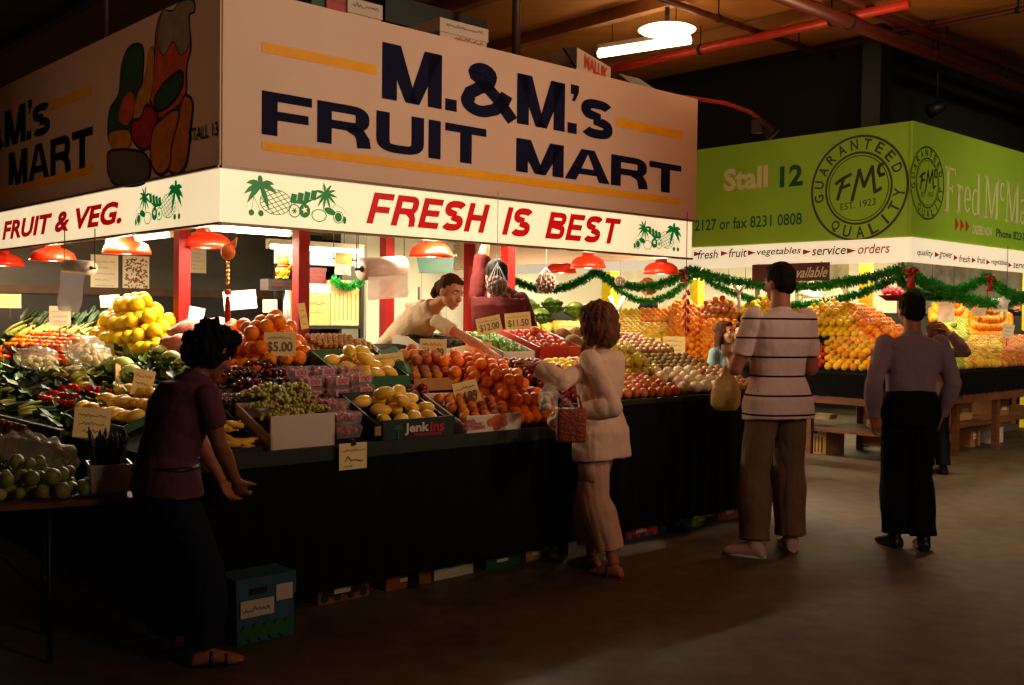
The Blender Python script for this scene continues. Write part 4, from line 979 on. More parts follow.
# right end of the front counter
heap('apple', Q(2.05, 2.74, -1.56, -1.20), 'red-and-yellow apple in the front rows right of the shopper in white', 'blush apples at the counter front', mound=.06)
heap('redapple', Q(2.22, 2.50, -1.18, -.86), 'dark red apple in the small pile behind the blush apples', 'dark red apples behind the blush apples', mound=.06)
heap('greenapple', Q(2.52, 3.02, -1.18, -.78), 'yellow-green apple in the pile behind the blush apples', 'yellow-green apples', mound=.14)
heap('onion', Q(2.76, 3.27, -1.56, -1.16), 'large white onion in the pale pile at the counter front', 'large white onions', mound=.07)
heap('brownonion', Q(3.28, 3.72, -1.56, -1.12), 'brown onion at the right end of the front counter', 'brown onions at the counter end', mound=.05)
heap('kiwi', Q(3.04, 3.70, -1.12, -.80), 'brown kiwifruit in the rows behind the onions', 'kiwifruit behind the onions', mound=.04)
heap('coconut', Q(2.50, 3.0, -.72, -.35), 'brown husked coconut on the counter behind the shopper in white', 'coconuts behind the shopper in white', mound=.08)
heap('brownonion', Q(3.0, 3.7, -.75, -.3), 'brown onion at the back of the right counter end', 'brown onions at the back', mound=.02)
# big navel oranges at the corner
heap('navel', ((-.30, -.70), (.24, -.66), (.42, -.12), (-.02, -.10)), 'large orange in the high pile by the first red post', 'large oranges in the corner pile', mound=.20, lift=.0)
heap('navel', ((.0, .0), (.40, .0), (.40, .40), (.0, .45)), 'large orange at the back of the corner pile', 'large oranges behind the corner pile', mound=.12)
# ---- side counter
heap('grapefruit', ((-.26, 1.75), (-.02, .85), (.40, 1.25), (.36, 2.75)), 'large yellow grapefruit in the tall pile below the white notices', 'grapefruit in the tall pile', mound=.30)
heap('tomato', ((-.80, 1.05), (-.80, .30), (-.56, .30), (-.52, 1.05)), 'red vine tomato in the row in front of the mango tray', 'tomatoes on the side counter', mound=.05)
heap('mango', ((-.86, .22), (-.86, -.62), (-.50, -.62), (-.50, .22)), 'orange-yellow mango in the leafy tray on the side counter', 'mangoes in the side tray', mound=.03, pack=1.1, rs=3)
crate('mango_tray', 'green-lined tray of mangoes on the side counter', -.9, -.46, -.66, .26, .045, m_gcard, cat='tray')
heap('orange', ((-.45, -.55), (-.25, -.62), (.0, -.1), (-.1, .1)), 'mandarin half hidden behind the bending shopper', 'mandarins behind the bending shopper', mound=.12)
heap('pepper', ((-.42, 3.6), (-.34, 1.7), (.06, 1.95), (.1, 3.9)), 'glossy red pepper in the bank at the left picture edge', 'red peppers on the side counter', mound=.12)
heap('ypepper', ((-.5, 4.4), (-.46, 3.1), (-.3, 3.2), (-.2, 4.4)), 'yellow-orange pepper at the far end of the side counter', 'yellow peppers on the side counter', mound=.08)
# leafy greens
m_leafd = mat('dark_leaf', (34, 62, 22), .5, .4, 12); m_leafm = mat('mid_leaf', (96, 124, 40), .5, .35, 12); m_leafp = mat('pale_leaf', (188, 196, 98), .5, .25, 12); m_cream2 = mat('cream_floret', (228, 206, 150), .7, .12, 40, bump=.8, bscale=120); m_ygreen = mat('yellow_green_stalk', (176, 174, 66), .5, .25, 10)
def leaf(mb, base, d, up, L_, w_, curl=.5, ruf=.1, rnd=random):
    d = V(d).normalized(); up = V(up).normalized(); s = d.cross(up).normalized(); rows = []
    for i in range(6):
        t = i/5; c = V(base)+d*L_*t*(1-.25*curl*t)+up*L_*(curl*t*t)*.8; ww = w_*math.sin(PI*(.12+.83*t))**.8
        rows.append([c+s*ww*k+up*(abs(k)*ww*.35+ruf*L_*.3*noise.noise(c*30+V((k*3, 0, 0)))) for k in (-1, -.5, 0, .5, 1)])
    mb.loft(rows, cap=False, closed=False)
def lettuce(at, R_, m1, m2, label, group, seed, name='lettuce'):
    rnd = random.Random(seed); t = thing(name, label, 'vegetable', at, group); at = V(at)
    mb = MB(); mb.ball(at+V((0,0,R_*.75)), (R_*.7, R_*.7, R_*.62), 12, 8); part('heart', mb, m2, t); mb = MB()
    for ringi, (n, el, k) in enumerate(((7, .9, .95), (8, .35, 1.15), (8, .0, 1.25))):
        for i in range(n):
            a = 2*PI*(i+.5*ringi)/n+rnd.uniform(-.15, .15); d = V((math.cos(a), math.sin(a), 0)); mb_d = (d*math.cos(el)+V((0,0,1))*math.sin(el)); leaf(mb, at+V((0,0,R_*.2)), mb_d, V((0,0,1))-d*.3 if el < .8 else -d, R_*k, R_*.55, .45, .5)
    part('outer_leaves', mb, m1, t)
k = 0
for (a, b, R_) in ((-.42, .38, .10), (-.20, .28, .10), (-.36, .66, .11), (-.14, .56, .10), (-.03, .18, .09), (-.24, .02, .09), (-.30, -.2, .08)):
    lettuce(W(a, b, h13(a, b)), R_, m_leafm if k % 2 else m_leafp, m_leafp, 'pale green cabbage between the grapefruit and the side mango tray', 'cabbages on the side counter', k); k += 1
def cauli(at, R_, seed, label, group):
    rnd = random.Random(seed); t = thing('cauliflower', label, 'vegetable', at, group); mb = MB()
    for i in range(26):
        th = rnd.uniform(0, 2*PI); q = rnd.random()**.5; mb.ball(V(at)+V((R_*.75*q*math.cos(th), R_*.75*q*math.sin(th), R_*.55+R_*.5*math.sqrt(1-q*q))), R_*.24, 7, 5)
    part('florets', mb, m_cream2, t); mb = MB()
    for i in range(8): a = 2*PI*i/8+rnd.random()*.3; d = V((math.cos(a), math.sin(a), .5)); leaf(mb, V(at)+V((0,0,.01)), d, V((0,0,1))-d*.2, R_*1.45, R_*.45, .35, .4)
    part('leaves', mb, m_leafp, t)
k = 0
for (a, b) in ((-.52, 1.45), (-.30, 1.15), (-.30, 1.55), (-.50, 1.15), (-.16, 1.9), (-.42, 1.9), (-.12, 1.45)):
    cauli(W(a, b, h13(a, b)), .10, k, 'cream cauliflower among the plastic bags on the side counter', 'cauliflowers on the side counter'); k += 1
m_film = mat('clear_film', (240, 230, 205), .12, .02, alpha=.24, spec=1.0, bump=.8, bscale=25)
def film_bag(at, R_, seed, label, cat='bag', name='plastic_bag', sq_=(1.2, 1, .7), inner=None, im=None, iname='contents'):
    t = thing(name, label, cat, at); mb = MB(); mb.ball(V(at)+V((0,0,R_*sq_[2])), (R_*sq_[0], R_*sq_[1], R_*sq_[2]), 26, 18)
    for v in mb.bm.verts: v.co += (v.co-V(at)).normalized()*R_*.28*noise.noise(v.co*22+V((seed*5, 0, 0)))
    part('film', mb, m_film, t)
    if inner: part(iname, inner, im, t)
    return t
for i, (a, b) in enumerate(((-.45, 1.0), (-.35, 1.35), (-.56, 1.7))):
    p = W(a, b, h13(a, b)+.10); mb = MB()
    rnd = random.Random(i)
    for j in range(14): mb.ball(p+V((rnd.uniform(-.08, .08), rnd.uniform(-.07, .07), rnd.uniform(.03, .1))), .025, 8, 6)
    film_bag(p, .12, i, ['crumpled clear bag of mushrooms nearest the grapefruit', 'crumpled clear bag of mushrooms in the middle of the cauliflowers', 'crumpled clear bag of mushrooms above the spring onions'][i], inner=mb, im=m_cream2, iname='mushrooms')
def bunch(at, d, n, L_, r, m1, m2, label, group, seed, name, leaves=True, spread=.25, cat='vegetable', wl=.02):
    rnd = random.Random(seed); at = V(at); d = V(d).normalized(); s = d.cross(V((0,0,1))).normalized(); up = s.cross(d)
    t = thing(name, label, cat, at, group); mb = MB(); lb = MB()
    for i in range(n):
        o = s*rnd.uniform(-1, 1)*r*n**.5*1.1+up*(abs(rnd.gauss(0, 1))*r*n**.5*.6+r); dd = (d+s*rnd.uniform(-spread, spread)*.5+up*rnd.uniform(-.05, spread*.5)).normalized()
        mb.tube([at+o*.7, at+o+dd*L_*.3, at+o+dd*L_*.62-up*0, at+o*1.1+dd*L_-V((0,0,L_*.04))], [r, r*.95, r*.8, r*.35], 6)
        if leaves:
            for q in range(2): leaf(lb, at+o+dd*L_*(.6+.2*q), dd+s*rnd.uniform(-.6, .6)+up*rnd.uniform(-.1, .5), up, L_*.5, wl, rnd.uniform(-.3, .4), .4)
    part('stalks', mb, m1, t)
    if leaves: part('leaves', lb, m2, t)
for i in range(6):
    b = 1.5+.3*i; bunch(W(-.78, b, h13(-.78, b)+.01), U*.9+VV*.15, 14, .42, .008, m_ygreen, m_leafm, 'bunch of yellow-green spring onions at the left picture edge', 'spring onion bunches', i, 'spring_onion_bunch', wl=.006)
for i in range(7):
    b = .55+.26*i; bunch(W(-.96, b, h13(-.96, b)+.02), U*.9-VV*.1, 12, .22, .011, m_leafp if i % 2 else m_leafd, m_leafd, 'bunch of dark leafy greens along the front of the side counter', 'leafy bunches at the side counter edge', 20+i, 'greens_bunch', wl=.03)
for i in range(8):
    b = 2.5+.27*i; bunch(W(.05, b, h13(.05, b)+.02), U*.8+VV*.1+V((0,0,.35)), 10, .34, .012, m_ygreen, m_leafd, 'bunch of dark green celery beneath the dark boards', 'celery bunches', 40+i, 'celery_bunch', wl=.04)
for i in range(7): a = -.62+.03*i; b = .75+.12*i; bunch(W(a, b, h13(a, b)+.03), U+VV*.3, 6, .20, .017, m_ygreen, m_leafp, 'cob of corn in husk lying above the tomatoes', 'corn cobs above the tomatoes', 60+i, 'corn_cob', spread=.05, wl=.022)
# slatted crate front below the greens
t = thing('slatted_crate', 'dark slatted crate front under the leafy bunches', 'crate', W(-1.06, 1.2, .55))
for i in range(14): part('slat', MB(MF).box((-1.075, .35+.13*i, .55), (-1.06, .43+.13*i, .84)), m_wood, t)
part('rail', MB(MF).box((-1.06, .3, .56), (-1.045, 2.2, .60)).box((-1.06, .3, .78), (-1.045, 2.2, .82)), m_wood, t)
# pink net bags
m_net = mat('pink_net', (214, 120, 104), .5, .25, 60, bump=.6, bscale=120)
for i, (a, b, r_) in enumerate(((.16, .78, .11), (-.02, .52, .10), (.22, .52, .11))):
    p = W(a, b, h13(a, b)+.012); mb = MB(); mb.ball(p+V((0,0,r_*.8)), (r_*1.35, r_, r_*.75), 20, 12)
    for v in mb.bm.verts: v.co += (v.co-p).normalized()*r_*.3*noise.noise(v.co*14)
    t = thing('net_bag', ['pink net bag lying against the grapefruit pile', 'pink net bag just left of the bending shopper', 'pink net bag at the foot of the red corner post'][i], 'bag', p)
    part('net', mb, m_net, t); part('tied_end', MB().tube([p+V((r_*1.2,0,r_)), p+V((r_*1.6,0,r_*1.3)), p+V((r_*1.9,.02,r_*1.1))], [.03,.012,.025], 8), m_net, t)
# ---- little trestle table at the left
e_ = V((.889, .459, 0)); n_ = V((-.459, .889, 0)); T0 = at_z(0, 506, .70)-e_*.75; TW = 1.15+.12; T0.z = 0
TL = (at_z(135, 496, .70)-T0).dot(e_)
TM = Matrix(((e_.x, n_.x, 0, T0.x), (e_.y, n_.y, 0, T0.y), (0, 0, 1, 0), (0, 0, 0, 1)))
def T(x, y, z): return TM @ V((x, y, z))
t = thing('trestle_table', 'low folding table holding squash at the left front of the stall', 'table', T(TL/2, .24, 0))
finish(part('tabletop', MB(TM).box((0, 0, .675), (TL, .50, .70)), m_wood, t), .003)
for x in (.3, TL-.35):
    part('leg', MB().tube([T(x, .08, .675), T(x, .08, .35), T(x, .02, 0)], .014, 8), m_blackm, t); part('leg', MB().tube([T(x, .42, .675), T(x, .42, .35), T(x, .48, 0)], .014, 8), m_blackm, t)
    part('brace', MB().tube([T(x, .08, .30), T(x, .42, .30)], .010, 8).tube([T(x, .42, .2), T(x+(.4 if x < TL/2 else -.4), .25, .67)], .008, 6), m_blackm, t)
def hT(off=0):
    return lambda a, b: .70
def heapT(k, x0, x1, y0, y1, label, group, mound, limit=200):
    c_ = [loc(T(x, y, 0))[:2] for x, y in ((x0, y0), (x1, y0), (x1, y1), (x0, y1))]
    heap(k, c_, label, group, h=lambda a, b: .702, mound=mound, limit=limit, jit=.3)
heapT('squash', TL-.68, TL-.17, .03, .30, 'round pale green squash on the low trestle table', 'round squash on the trestle table', .13)
heapT('squash', TL-.95, TL-.68, .16, .44, 'round pale green squash at the left picture edge of the low table', 'round squash at the picture edge', .12)
# asparagus tub, foil bag, clear box
p = T(TL-.10, .13, .70); m_tub = mat('white_tub_plastic', (196, 180, 160), .4, .05)
t = thing('asparagus_tub', 'white tub of upright dark asparagus on the table corner', 'tub', p)
part('tub', MB().loft([[p+e_*x*s+n_*y*s+V((0,0,z)) for x, y in ((-.085,-.09),(.085,-.09),(.085,.09),(-.085,.09))] for s, z in ((.8, 0), (1.0, .13), (1.06, .132), (1.06, .145), (.98, .145), (.95, .02))], smooth=False), m_tub, t)
rnd = random.Random(3)
m_asp = mat('dark_asparagus', (46, 44, 30), .6, .35, 14)
for i in range(34):
    q = p+e_*rnd.uniform(-.065, .065)+n_*rnd.uniform(-.065, .065)+V((0,0,.03)); h_ = rnd.uniform(.19, .27); lean = V((rnd.uniform(-.04, .04), rnd.uniform(-.04, .04), 0))
    part('spear', MB().tube([q, q+lean*.5+V((0,0,h_*.6)), q+lean+V((0,0,h_*.9)), q+lean*1.1+V((0,0,h_))], [.007, .008, .009, .002], 6), m_asp, t)
p = T(TL-.45, .40, .70)
mb = MB()
for i in range(40): leaf(mb, p+V((rnd.uniform(-.16, .16), rnd.uniform(-.07, .07), .02+rnd.random()*.06)), (rnd.uniform(-1,1), rnd.uniform(-1,1), .3), (0,0,1), .10, .03, .3, .5)
film_bag(p, .17, 7, 'crinkled clear bag of dark greens behind the squash', sq_=(1.5, .7, .75), inner=mb, im=m_leafd, iname='greens')
p = T(TL-.83, .08, .70); mb = MB()
for i in range(30): mb.ball(p+e_*rnd.uniform(-.07, .07)+n_*rnd.uniform(-.045, .045)+V((0,0,rnd.uniform(.015, .09))), .014, 7, 5)
t = thing('clear_box', 'clear plastic box with pale contents at the left picture edge', 'box', p)
part('box_shell', MB().obox(p+V((0,0,.055)), e_, n_, (0,0,1), .09, .06, .052), m_film, t); part('contents', mb, m_cream2, t)
# ---- stall 12 produce
def bl(px, o=0): return loc(at_plane(px, 372-45*o, W(A2+o, 0, 0), U))[1]
def ar(px, o=0): return loc(at_plane(px, 372-45*o, W(0, B2+o, 0), VV))[0]
def QL(p0, p1, a0, a1): return ((A2+a0, bl(p0, a0)), (A2+a0, bl(p1, a0)), (A2+a1, bl(p1, a1)), (A2+a1, bl(p0, a1)))
FH = dict(h=h12, limit=290)
# loose leaves strewn over the side counter
rnd = random.Random(77); mbs = [MB(), MB()]
for i in range(620):
    a = rnd.uniform(-.97, .42); b = rnd.uniform(-.1, 4.4)
    leaf(mbs[i % 2], W(a, b, h13(a, b)+.008), (rnd.uniform(-1, 1), rnd.uniform(-1, 1), .15), (0,0,1), rnd.uniform(.07, .15), rnd.uniform(.02, .045), .35, .6)
for mb, m_, nm in zip(mbs, (m_leafd, m_leafm), ('dark', 'mid')): solo('loose_leaves', mb, m_, '%s green loose leaves strewn between the vegetables on the side counter' % nm, 'leaves', W(-.3, 2, 1.0), kind='stuff')
heap('farapple', QL(796, 822, .05, .50), 'red apple in the front patch beside the striped shirt', 'red apples beside the striped shirt', mound=.05, **FH)
heap('farmango', QL(824, 884, .05, .62), 'golden mango in the front bank left of the man in the lilac shirt', 'mangoes in the green stall front bank', mound=.12, **FH)
heap('farlemon', QL(800, 866, .66, 1.38), 'yellow lemon in the high bank below the maroon sign', 'lemons below the maroon sign', mound=.16, **FH)
heap('farorange', QL(868, 908, .55, 1.30), 'orange in the bank behind the yellow post', 'oranges behind the yellow post', mound=.18, **FH)
heap('farlemon', QL(740, 795, .55, 1.38), 'yellow lemon in the bank behind the two children', 'lemons behind the children', mound=.22, **FH)
heap('farmix', QL(740, 795, .05, .52), 'blush apple in the front rows behind the striped shirt', 'blush apples behind the striped shirt', mound=.05, **FH)
heap('farorange', QL(700, 738, .05, .95), 'orange in the bank left of the children', 'oranges left of the children', mound=.14, **FH)
heap('farpeach', QL(700, 738, .98, 1.38), 'red-orange peach high in the bank behind the hanging string', 'peaches behind the hanging string', mound=.16, **FH)
heap('farorange', QL(668, 698, .05, 1.38), 'orange in the steep bank behind the red hanging string', 'oranges behind the red string', mound=.22, **FH)
heap('farlemon', QL(640, 667, .05, .85), 'yellow lemon in the bank under the distant woman', 'lemons under the distant woman', mound=.10, **FH)
heap('farorange', QL(640, 667, .88, 1.20), 'orange above the lemons beside the distant woman', 'oranges beside the distant woman', mound=.0, **FH)
heap('farlemon', QL(614, 639, .05, 1.2), 'yellow lemon in the bank right of the coconuts', 'lemons right of the coconuts', mound=.04, **FH)
heap('farmix', QL(575, 613, .2, 1.38), 'pale apple in the farthest bank beyond the shopper in white', 'apples in the farthest bank', mound=.12, **FH)
def QR(p0, p1, b0, b1): return ((ar(p0, b0), B2+b0), (ar(p1, b0), B2+b0), (ar(p1, b1), B2+b1), (ar(p0, b1), B2+b1))
heap('fargreen', QR(926, 962, .05, .50), 'green pear in the front rows beside the man in the lilac shirt', 'green pears beside the lilac shirt', mound=.05, **FH)
heap('farmix', QR(963, 1000, .05, .62), 'yellow-red apple in the front bank at the far right', 'yellow-red apples at the far right', mound=.05, pack=1.12, h=h12, limit=500)
heap('farpeach', QR(1001, 1050, .05, .62), 'blushed peach by the right picture edge', 'peaches by the right picture edge', mound=.03, pack=1.15, h=h12, limit=400)
heap('fargreen', QR(940, 966, .55, 1.0), 'green pear in the middle rows under the paper roll', 'green pears under the paper roll', mound=.08, **FH)
heap('farorange', QR(967, 1010, .66, 1.2), 'orange in the mound near the right picture edge', 'oranges near the right picture edge', mound=.26, h=h12, limit=620)
heap('farorange', QR(930, 966, 1.0, 1.4), 'orange in the high back row under the far tinsel', 'oranges under the far tinsel', mound=.20, h=h12, limit=500)
heap('farorange', ((A2+.15, B2+.05), (A2+1.5, B2+.15), (A2+1.7, B2+1.3), (A2+1.0, B2+1.3)), 'orange on the stall corner behind the man in the lilac shirt', 'oranges on the stall corner', mound=.2, **FH)
# ================================================================ cards, rolls, cartons and small things
m_card = mat('yellow_card', (240, 214, 140), .7, .06, 6); m_wpap = mat('white_paper', (240, 228, 200), .7, .04, 5); m_pen = mat('pen_ink', (104, 84, 70), .6, .1); m_pr = mat('red_pen', (180, 60, 40), .6, .1)
def scrib(d, x0, x1, y, hgt, seed, m):
    r_ = random.Random(seed); n = max(4, int((x1-x0)/hgt*2.2)); pts = [(x0+(x1-x0)*i/n, y+(r_.uniform(.3, 1) if i % 2 else r_.uniform(0, .3))*hgt*(1 if r_.random() > .15 else .1)) for i in range(n+1)]
    d.line(pts, hgt*.14, m)
def card(px, py, wpx, hpx, label, txt=None, depth=None, yaw=0, tilt=0, lean=.15, m=None, stick=True, red=False, seed=0, base=None):
    """a hand-written card standing where its foot meets the produce"""
    if depth is None:
        L_, t_ = S13(px, py+hpx/2+3); depth = t_*ray(px, py).y-(.16 if px == 280 else .05)
    c = at_d(px, py, depth); w_ = wpx*depth/F; h_ = hpx*depth/F
    look = V((EYE.x-c.x, EYE.y-c.y, 0)).normalized(); x = V((-look.y, look.x, 0)); x.rotate(Quaternion((0,0,1), yaw)); nn = x.cross(V((0,0,1)))
    up = (V((0,0,1))-nn*lean).normalized(); q = Quaternion(x.cross(up), tilt); x = q @ x; up = q @ up; nn = x.cross(up)
    foot = c-up*h_/2; t = thing('price_card', label, 'price card', foot)
    part('card', MB().obox(c, x, up, nn, w_/2, h_/2, .0015), m or m_card, t)
    pl = Plane(c+nn*.001, x, up); d = Decal(pl); scrib(d, -w_*.40, w_*.38, h_*.20, h_*.13, seed, m_pr if red else m_pen)
    if not txt: scrib(d, -w_*.36, w_*.34, -h_*.08, h_*.12, seed+1, m_pen); scrib(d, -w_*.25, w_*.3, -h_*.34, h_*.14, seed+2, m_pen)
    d.done('handwriting', t)
    if txt: text(pl, txt, rectc(-w_*.40, w_*.40, -h_*.38, h_*.10), m_pen, t, .015)
    if stick:
        part('stick', MB().tube([c-nn*.006+up*h_*.3, foot-nn*.006-V((0,0,.10))], .004, 6), m_wood, t)
    return t
CARDS = [
 (280, 344, 31, 24, 'price card reading $5.00 standing in the corner oranges', '$5.00', 0, 0),
 (303, 316, 12, 26, 'narrow price card seen edge-on beside the first red post', None, .9, .1),
 (389, 362, 30, 17, 'pale price card lying over the upper mango carton', '$3.99', .1, .12),
 (433, 350, 27, 22, 'price card reading $11.99 behind the peaches', '$11.99', 0, -.02),
 (478, 351, 26, 20, 'blank-looking price card behind the central oranges', None, 0, -.08),
 (489, 325, 25, 17, 'price card reading $12.00 below the man in maroon', '$12.00', .1, .22),
 (518, 321, 26, 17, 'price card reading $11.50 right of the $12.00 card', '$11.50', .1, .1),
 (467, 394, 25, 26, 'tilted price card pushed into the front of the central oranges', '$4.99', .1, .25),
 (92, 423, 34, 30, 'large brownish price card between squash and mango tray', None, 0, -.1),
 (143, 383, 20, 27, 'tilted price card behind the side mango tray', None, .2, -.25),
 (118, 376, 10, 24, 'thin price card seen edge-on above the tomatoes', None, 1.1, -.3),
 (650, 346, 21, 16, 'price card at the foot of the far lemon bank', None, 0, 0),
 (674, 345, 22, 17, 'price card at the foot of the far orange bank', None, 0, 0),
 (570, 331, 22, 17, 'yellow price card behind the head of the shopper in white', None, 0, 0),
 (60, 316, 20, 20, 'yellow card standing behind the red peppers', None, 0, 0),
 (10, 301, 20, 14, 'small yellow card at the left picture edge below the dark board', None, 0, 0),
 (165, 352, 22, 16, 'torn pale card in front of the pink net bags', None, .2, .3),
 (240, 300, 32, 19, 'large white card hanging behind the corner oranges', None, 0, .1),
 (270, 306, 14, 13, 'small yellow card under the dark scale display', None, 0, 0),
 (196, 318, 16, 22, 'folded pale card leaning by the side red post', None, .4, -.2),
 (110, 301, 18, 12, 'small cream card behind the grapefruit pile', None, 0, .1),
]
for i, (px, py, w_, h_, lb, tx, yw, tl) in enumerate(CARDS):
    dep = None
    if py < 335 or px in (650, 674): dep = {303: 7.0, 489: 7.55, 518: 7.75, 570: 9.2, 60: 8.4, 10: 9.5, 240: 8.2, 270: 8.3, 196: 7.6, 110: 9.4, 650: 12.2, 674: 12.2}.get(px, 8)
    card(px, py, w_, h_, lb, tx, dep, yw, tl, seed=i*7, red=(px in (303, 518)), m=m_wpap if px in (240, 60, 196, 165) else None, stick=px not in (240,))
# card pinned to the front rail
c = at_plane(353, 456, W(0, B0-.06, 0), VV)
t = thing('price_card', 'price card clipped to the counter edge below the berry punnets', 'price card', c)
part('card', MB().obox(c, U, (0,0,1), VV, .085, .068, .0015), m_card, t)
d = Decal(Plane(c-VV*.002, U, (0,0,1))); scrib(d, -.07, .07, .025, .014, 3, m_pr); scrib(d, -.05, .06, -.03, .035, 5, m_pen); scrib(d, -.06, .0, -.055, .012, 6, m_pen); d.done('handwriting', t)
part('clip', MB().obox(c+V((0,0,.07))-VV*.004, U, (0,0,1), VV, .012, .014, .008), m_blackm, t)
# ---- inside of stall 13
m_board = mat('dark_grey_board', (62, 62, 56), .6, .3, 1.2, stretch=(.6, .6, 4), bump=.05); m_brail = mat('brown_rail', (74, 50, 30), .6, .2)
BB = 5.0
aL = -2.2; aR = loc(at_plane(322, 270, W(0, BB, 0), VV))[0]
t = thing('menu_board', 'long dark grey board across the back left of the stall', 'board', W((aL+aR)/2, BB, 1.75))
part('board', MB(MF).box((aL, BB, 1.78), (aR, BB+.04, 2.5)), m_board, t)
part('rail', MB(MF).box((aL, BB-.02, 1.70), (aR, BB+.05, 1.78)), m_brail, t)
part('support', MB(MF).box((aL, BB+.02, 0), (aR, BB+.06, 1.70)), m_blackm, t)
pbd = Plane(W(0, BB-.004, 0), U, (0,0,1))
def notice(x0, x1, y0, y1, label, kind_, pl=pbd, off=.004):
    s0, t0 = pl.st((x0+x1)/2-(x1-x0)/2, (y0+y1)/2); s1, _ = pl.st(x1, (y0+y1)/2); _, tb = pl.st((x0+x1)/2, y1); _, tt = pl.st((x0+x1)/2, y0)
    at = pl.p((s0+s1)/2, (tb+tt)/2, off); t = thing('notice_sheet', label, 'notice', at)
    part('sheet', MB().obox(at, pl.x, pl.y, pl.n, (s1-s0)/2, (tt-tb)/2, .002), m_wpap, t); d = Decal(Plane(pl.o+pl.n*(off+.001), pl.x, pl.y)); w_ = s1-s0; h_ = tt-tb; rnd = random.Random(int(x0))
    if kind_ == 'text':
        for k in range(5): scrib(d, s0+w_*.15, s1-w_*(.15+.2*(k % 2)), tb+h_*(.15+.16*k), h_*.05, k, m_pen)
    elif kind_ == 'dots':
        ms = [mat('print_brown', (150, 84, 50), .6), mat('print_red', (170, 50, 40), .6), mat('print_olive', (110, 110, 50), .6), m_pen]
        for k in range(150): d.k = 2; d.disc((rnd.uniform(s0+w_*.08, s1-w_*.08), rnd.uniform(tb+h_*.14, tt-h_*.08)), w_*.035, w_*.035, ms[k % 4], n=6)
    else:
        for k in range(4):
            d.k = k; x = s0+w_*(.08+.46*(k % 2)); y = tb+h_*(.08+.46*(k//2)); d.line(rectc(x, x+w_*.36, y, y+h_*.36), w_*.02, m_pen, True)
            for q in range(3): scrib(d, x+w_*.03, x+w_*.3, y+h_*(.06+.09*q), h_*.03, q+k, m_pen)
    d.done('print', t)
notice(90.5, 118, 255, 292, 'white notice sheet with a few lines on the dark board', 'text')
notice(122.5, 149, 256, 294, 'white poster speckled with small fruit pictures on the dark board', 'dots')
notice(189, 206, 249, 273, 'blank white sheet hanging behind the side lamp', 'text')
# back wall cabinet and shelf
m_cab = mat('pale_cabinet', (214, 214, 186), .5, .08, 2, emit=.1); m_tan = mat('tan_carton', (206, 160, 92), .7, .1, 4); m_ycart = mat('yellow_carton', (226, 200, 124), .7, .12, 5)
BS = 3.4
def ab(px, b, y=280): return loc(at_plane(px, y, W(0, b, 0), VV))[0]
def zz(px, y, b): return at_plane(px, y, W(0, b, 0), VV).z
a0, a1 = ab(366, BS), ab(472, BS)
t = thing('tall_cabinet', 'pale tall cabinet with flush doors behind the leaning attendant', 'cabinet', W((a0+a1)/2, BS+.25, 0))
part('carcass', MB(MF).box((a0, BS+.02, 0), (a1, BS+.5, 2.46)), m_cab, t)
n = 4
for i in range(n):
    x0 = a0+(a1-a0)*i/n; x1 = a0+(a1-a0)*(i+1)/n; dr = part('door', MB(MF).box((x0+.008, BS, 1.2), (x1-.008, BS+.018, 2.44)), m_cab, t); part('handle', MB(MF).box((x1-.05, BS-.02, 1.7), (x1-.035, BS, 1.85)), m_metal, dr)
part('lower_doors', MB(MF).box((a0+.008, BS, .1), (a1-.008, BS+.018, 1.19)), m_cab, t)
pcab = Plane(W(0, BS-.002, 0), U, (0,0,1))
notice(453, 470, 243, 272, 'white sheet printed with boxes pinned on the pale cabinet', 'grid', pcab)
notice(450, 467, 276, 298, 'lower white sheet pinned under the printed one', 'grid', pcab)
notice(444, 458, 266, 276, 'yellow slip stuck on the cabinet door', 'text', pcab)
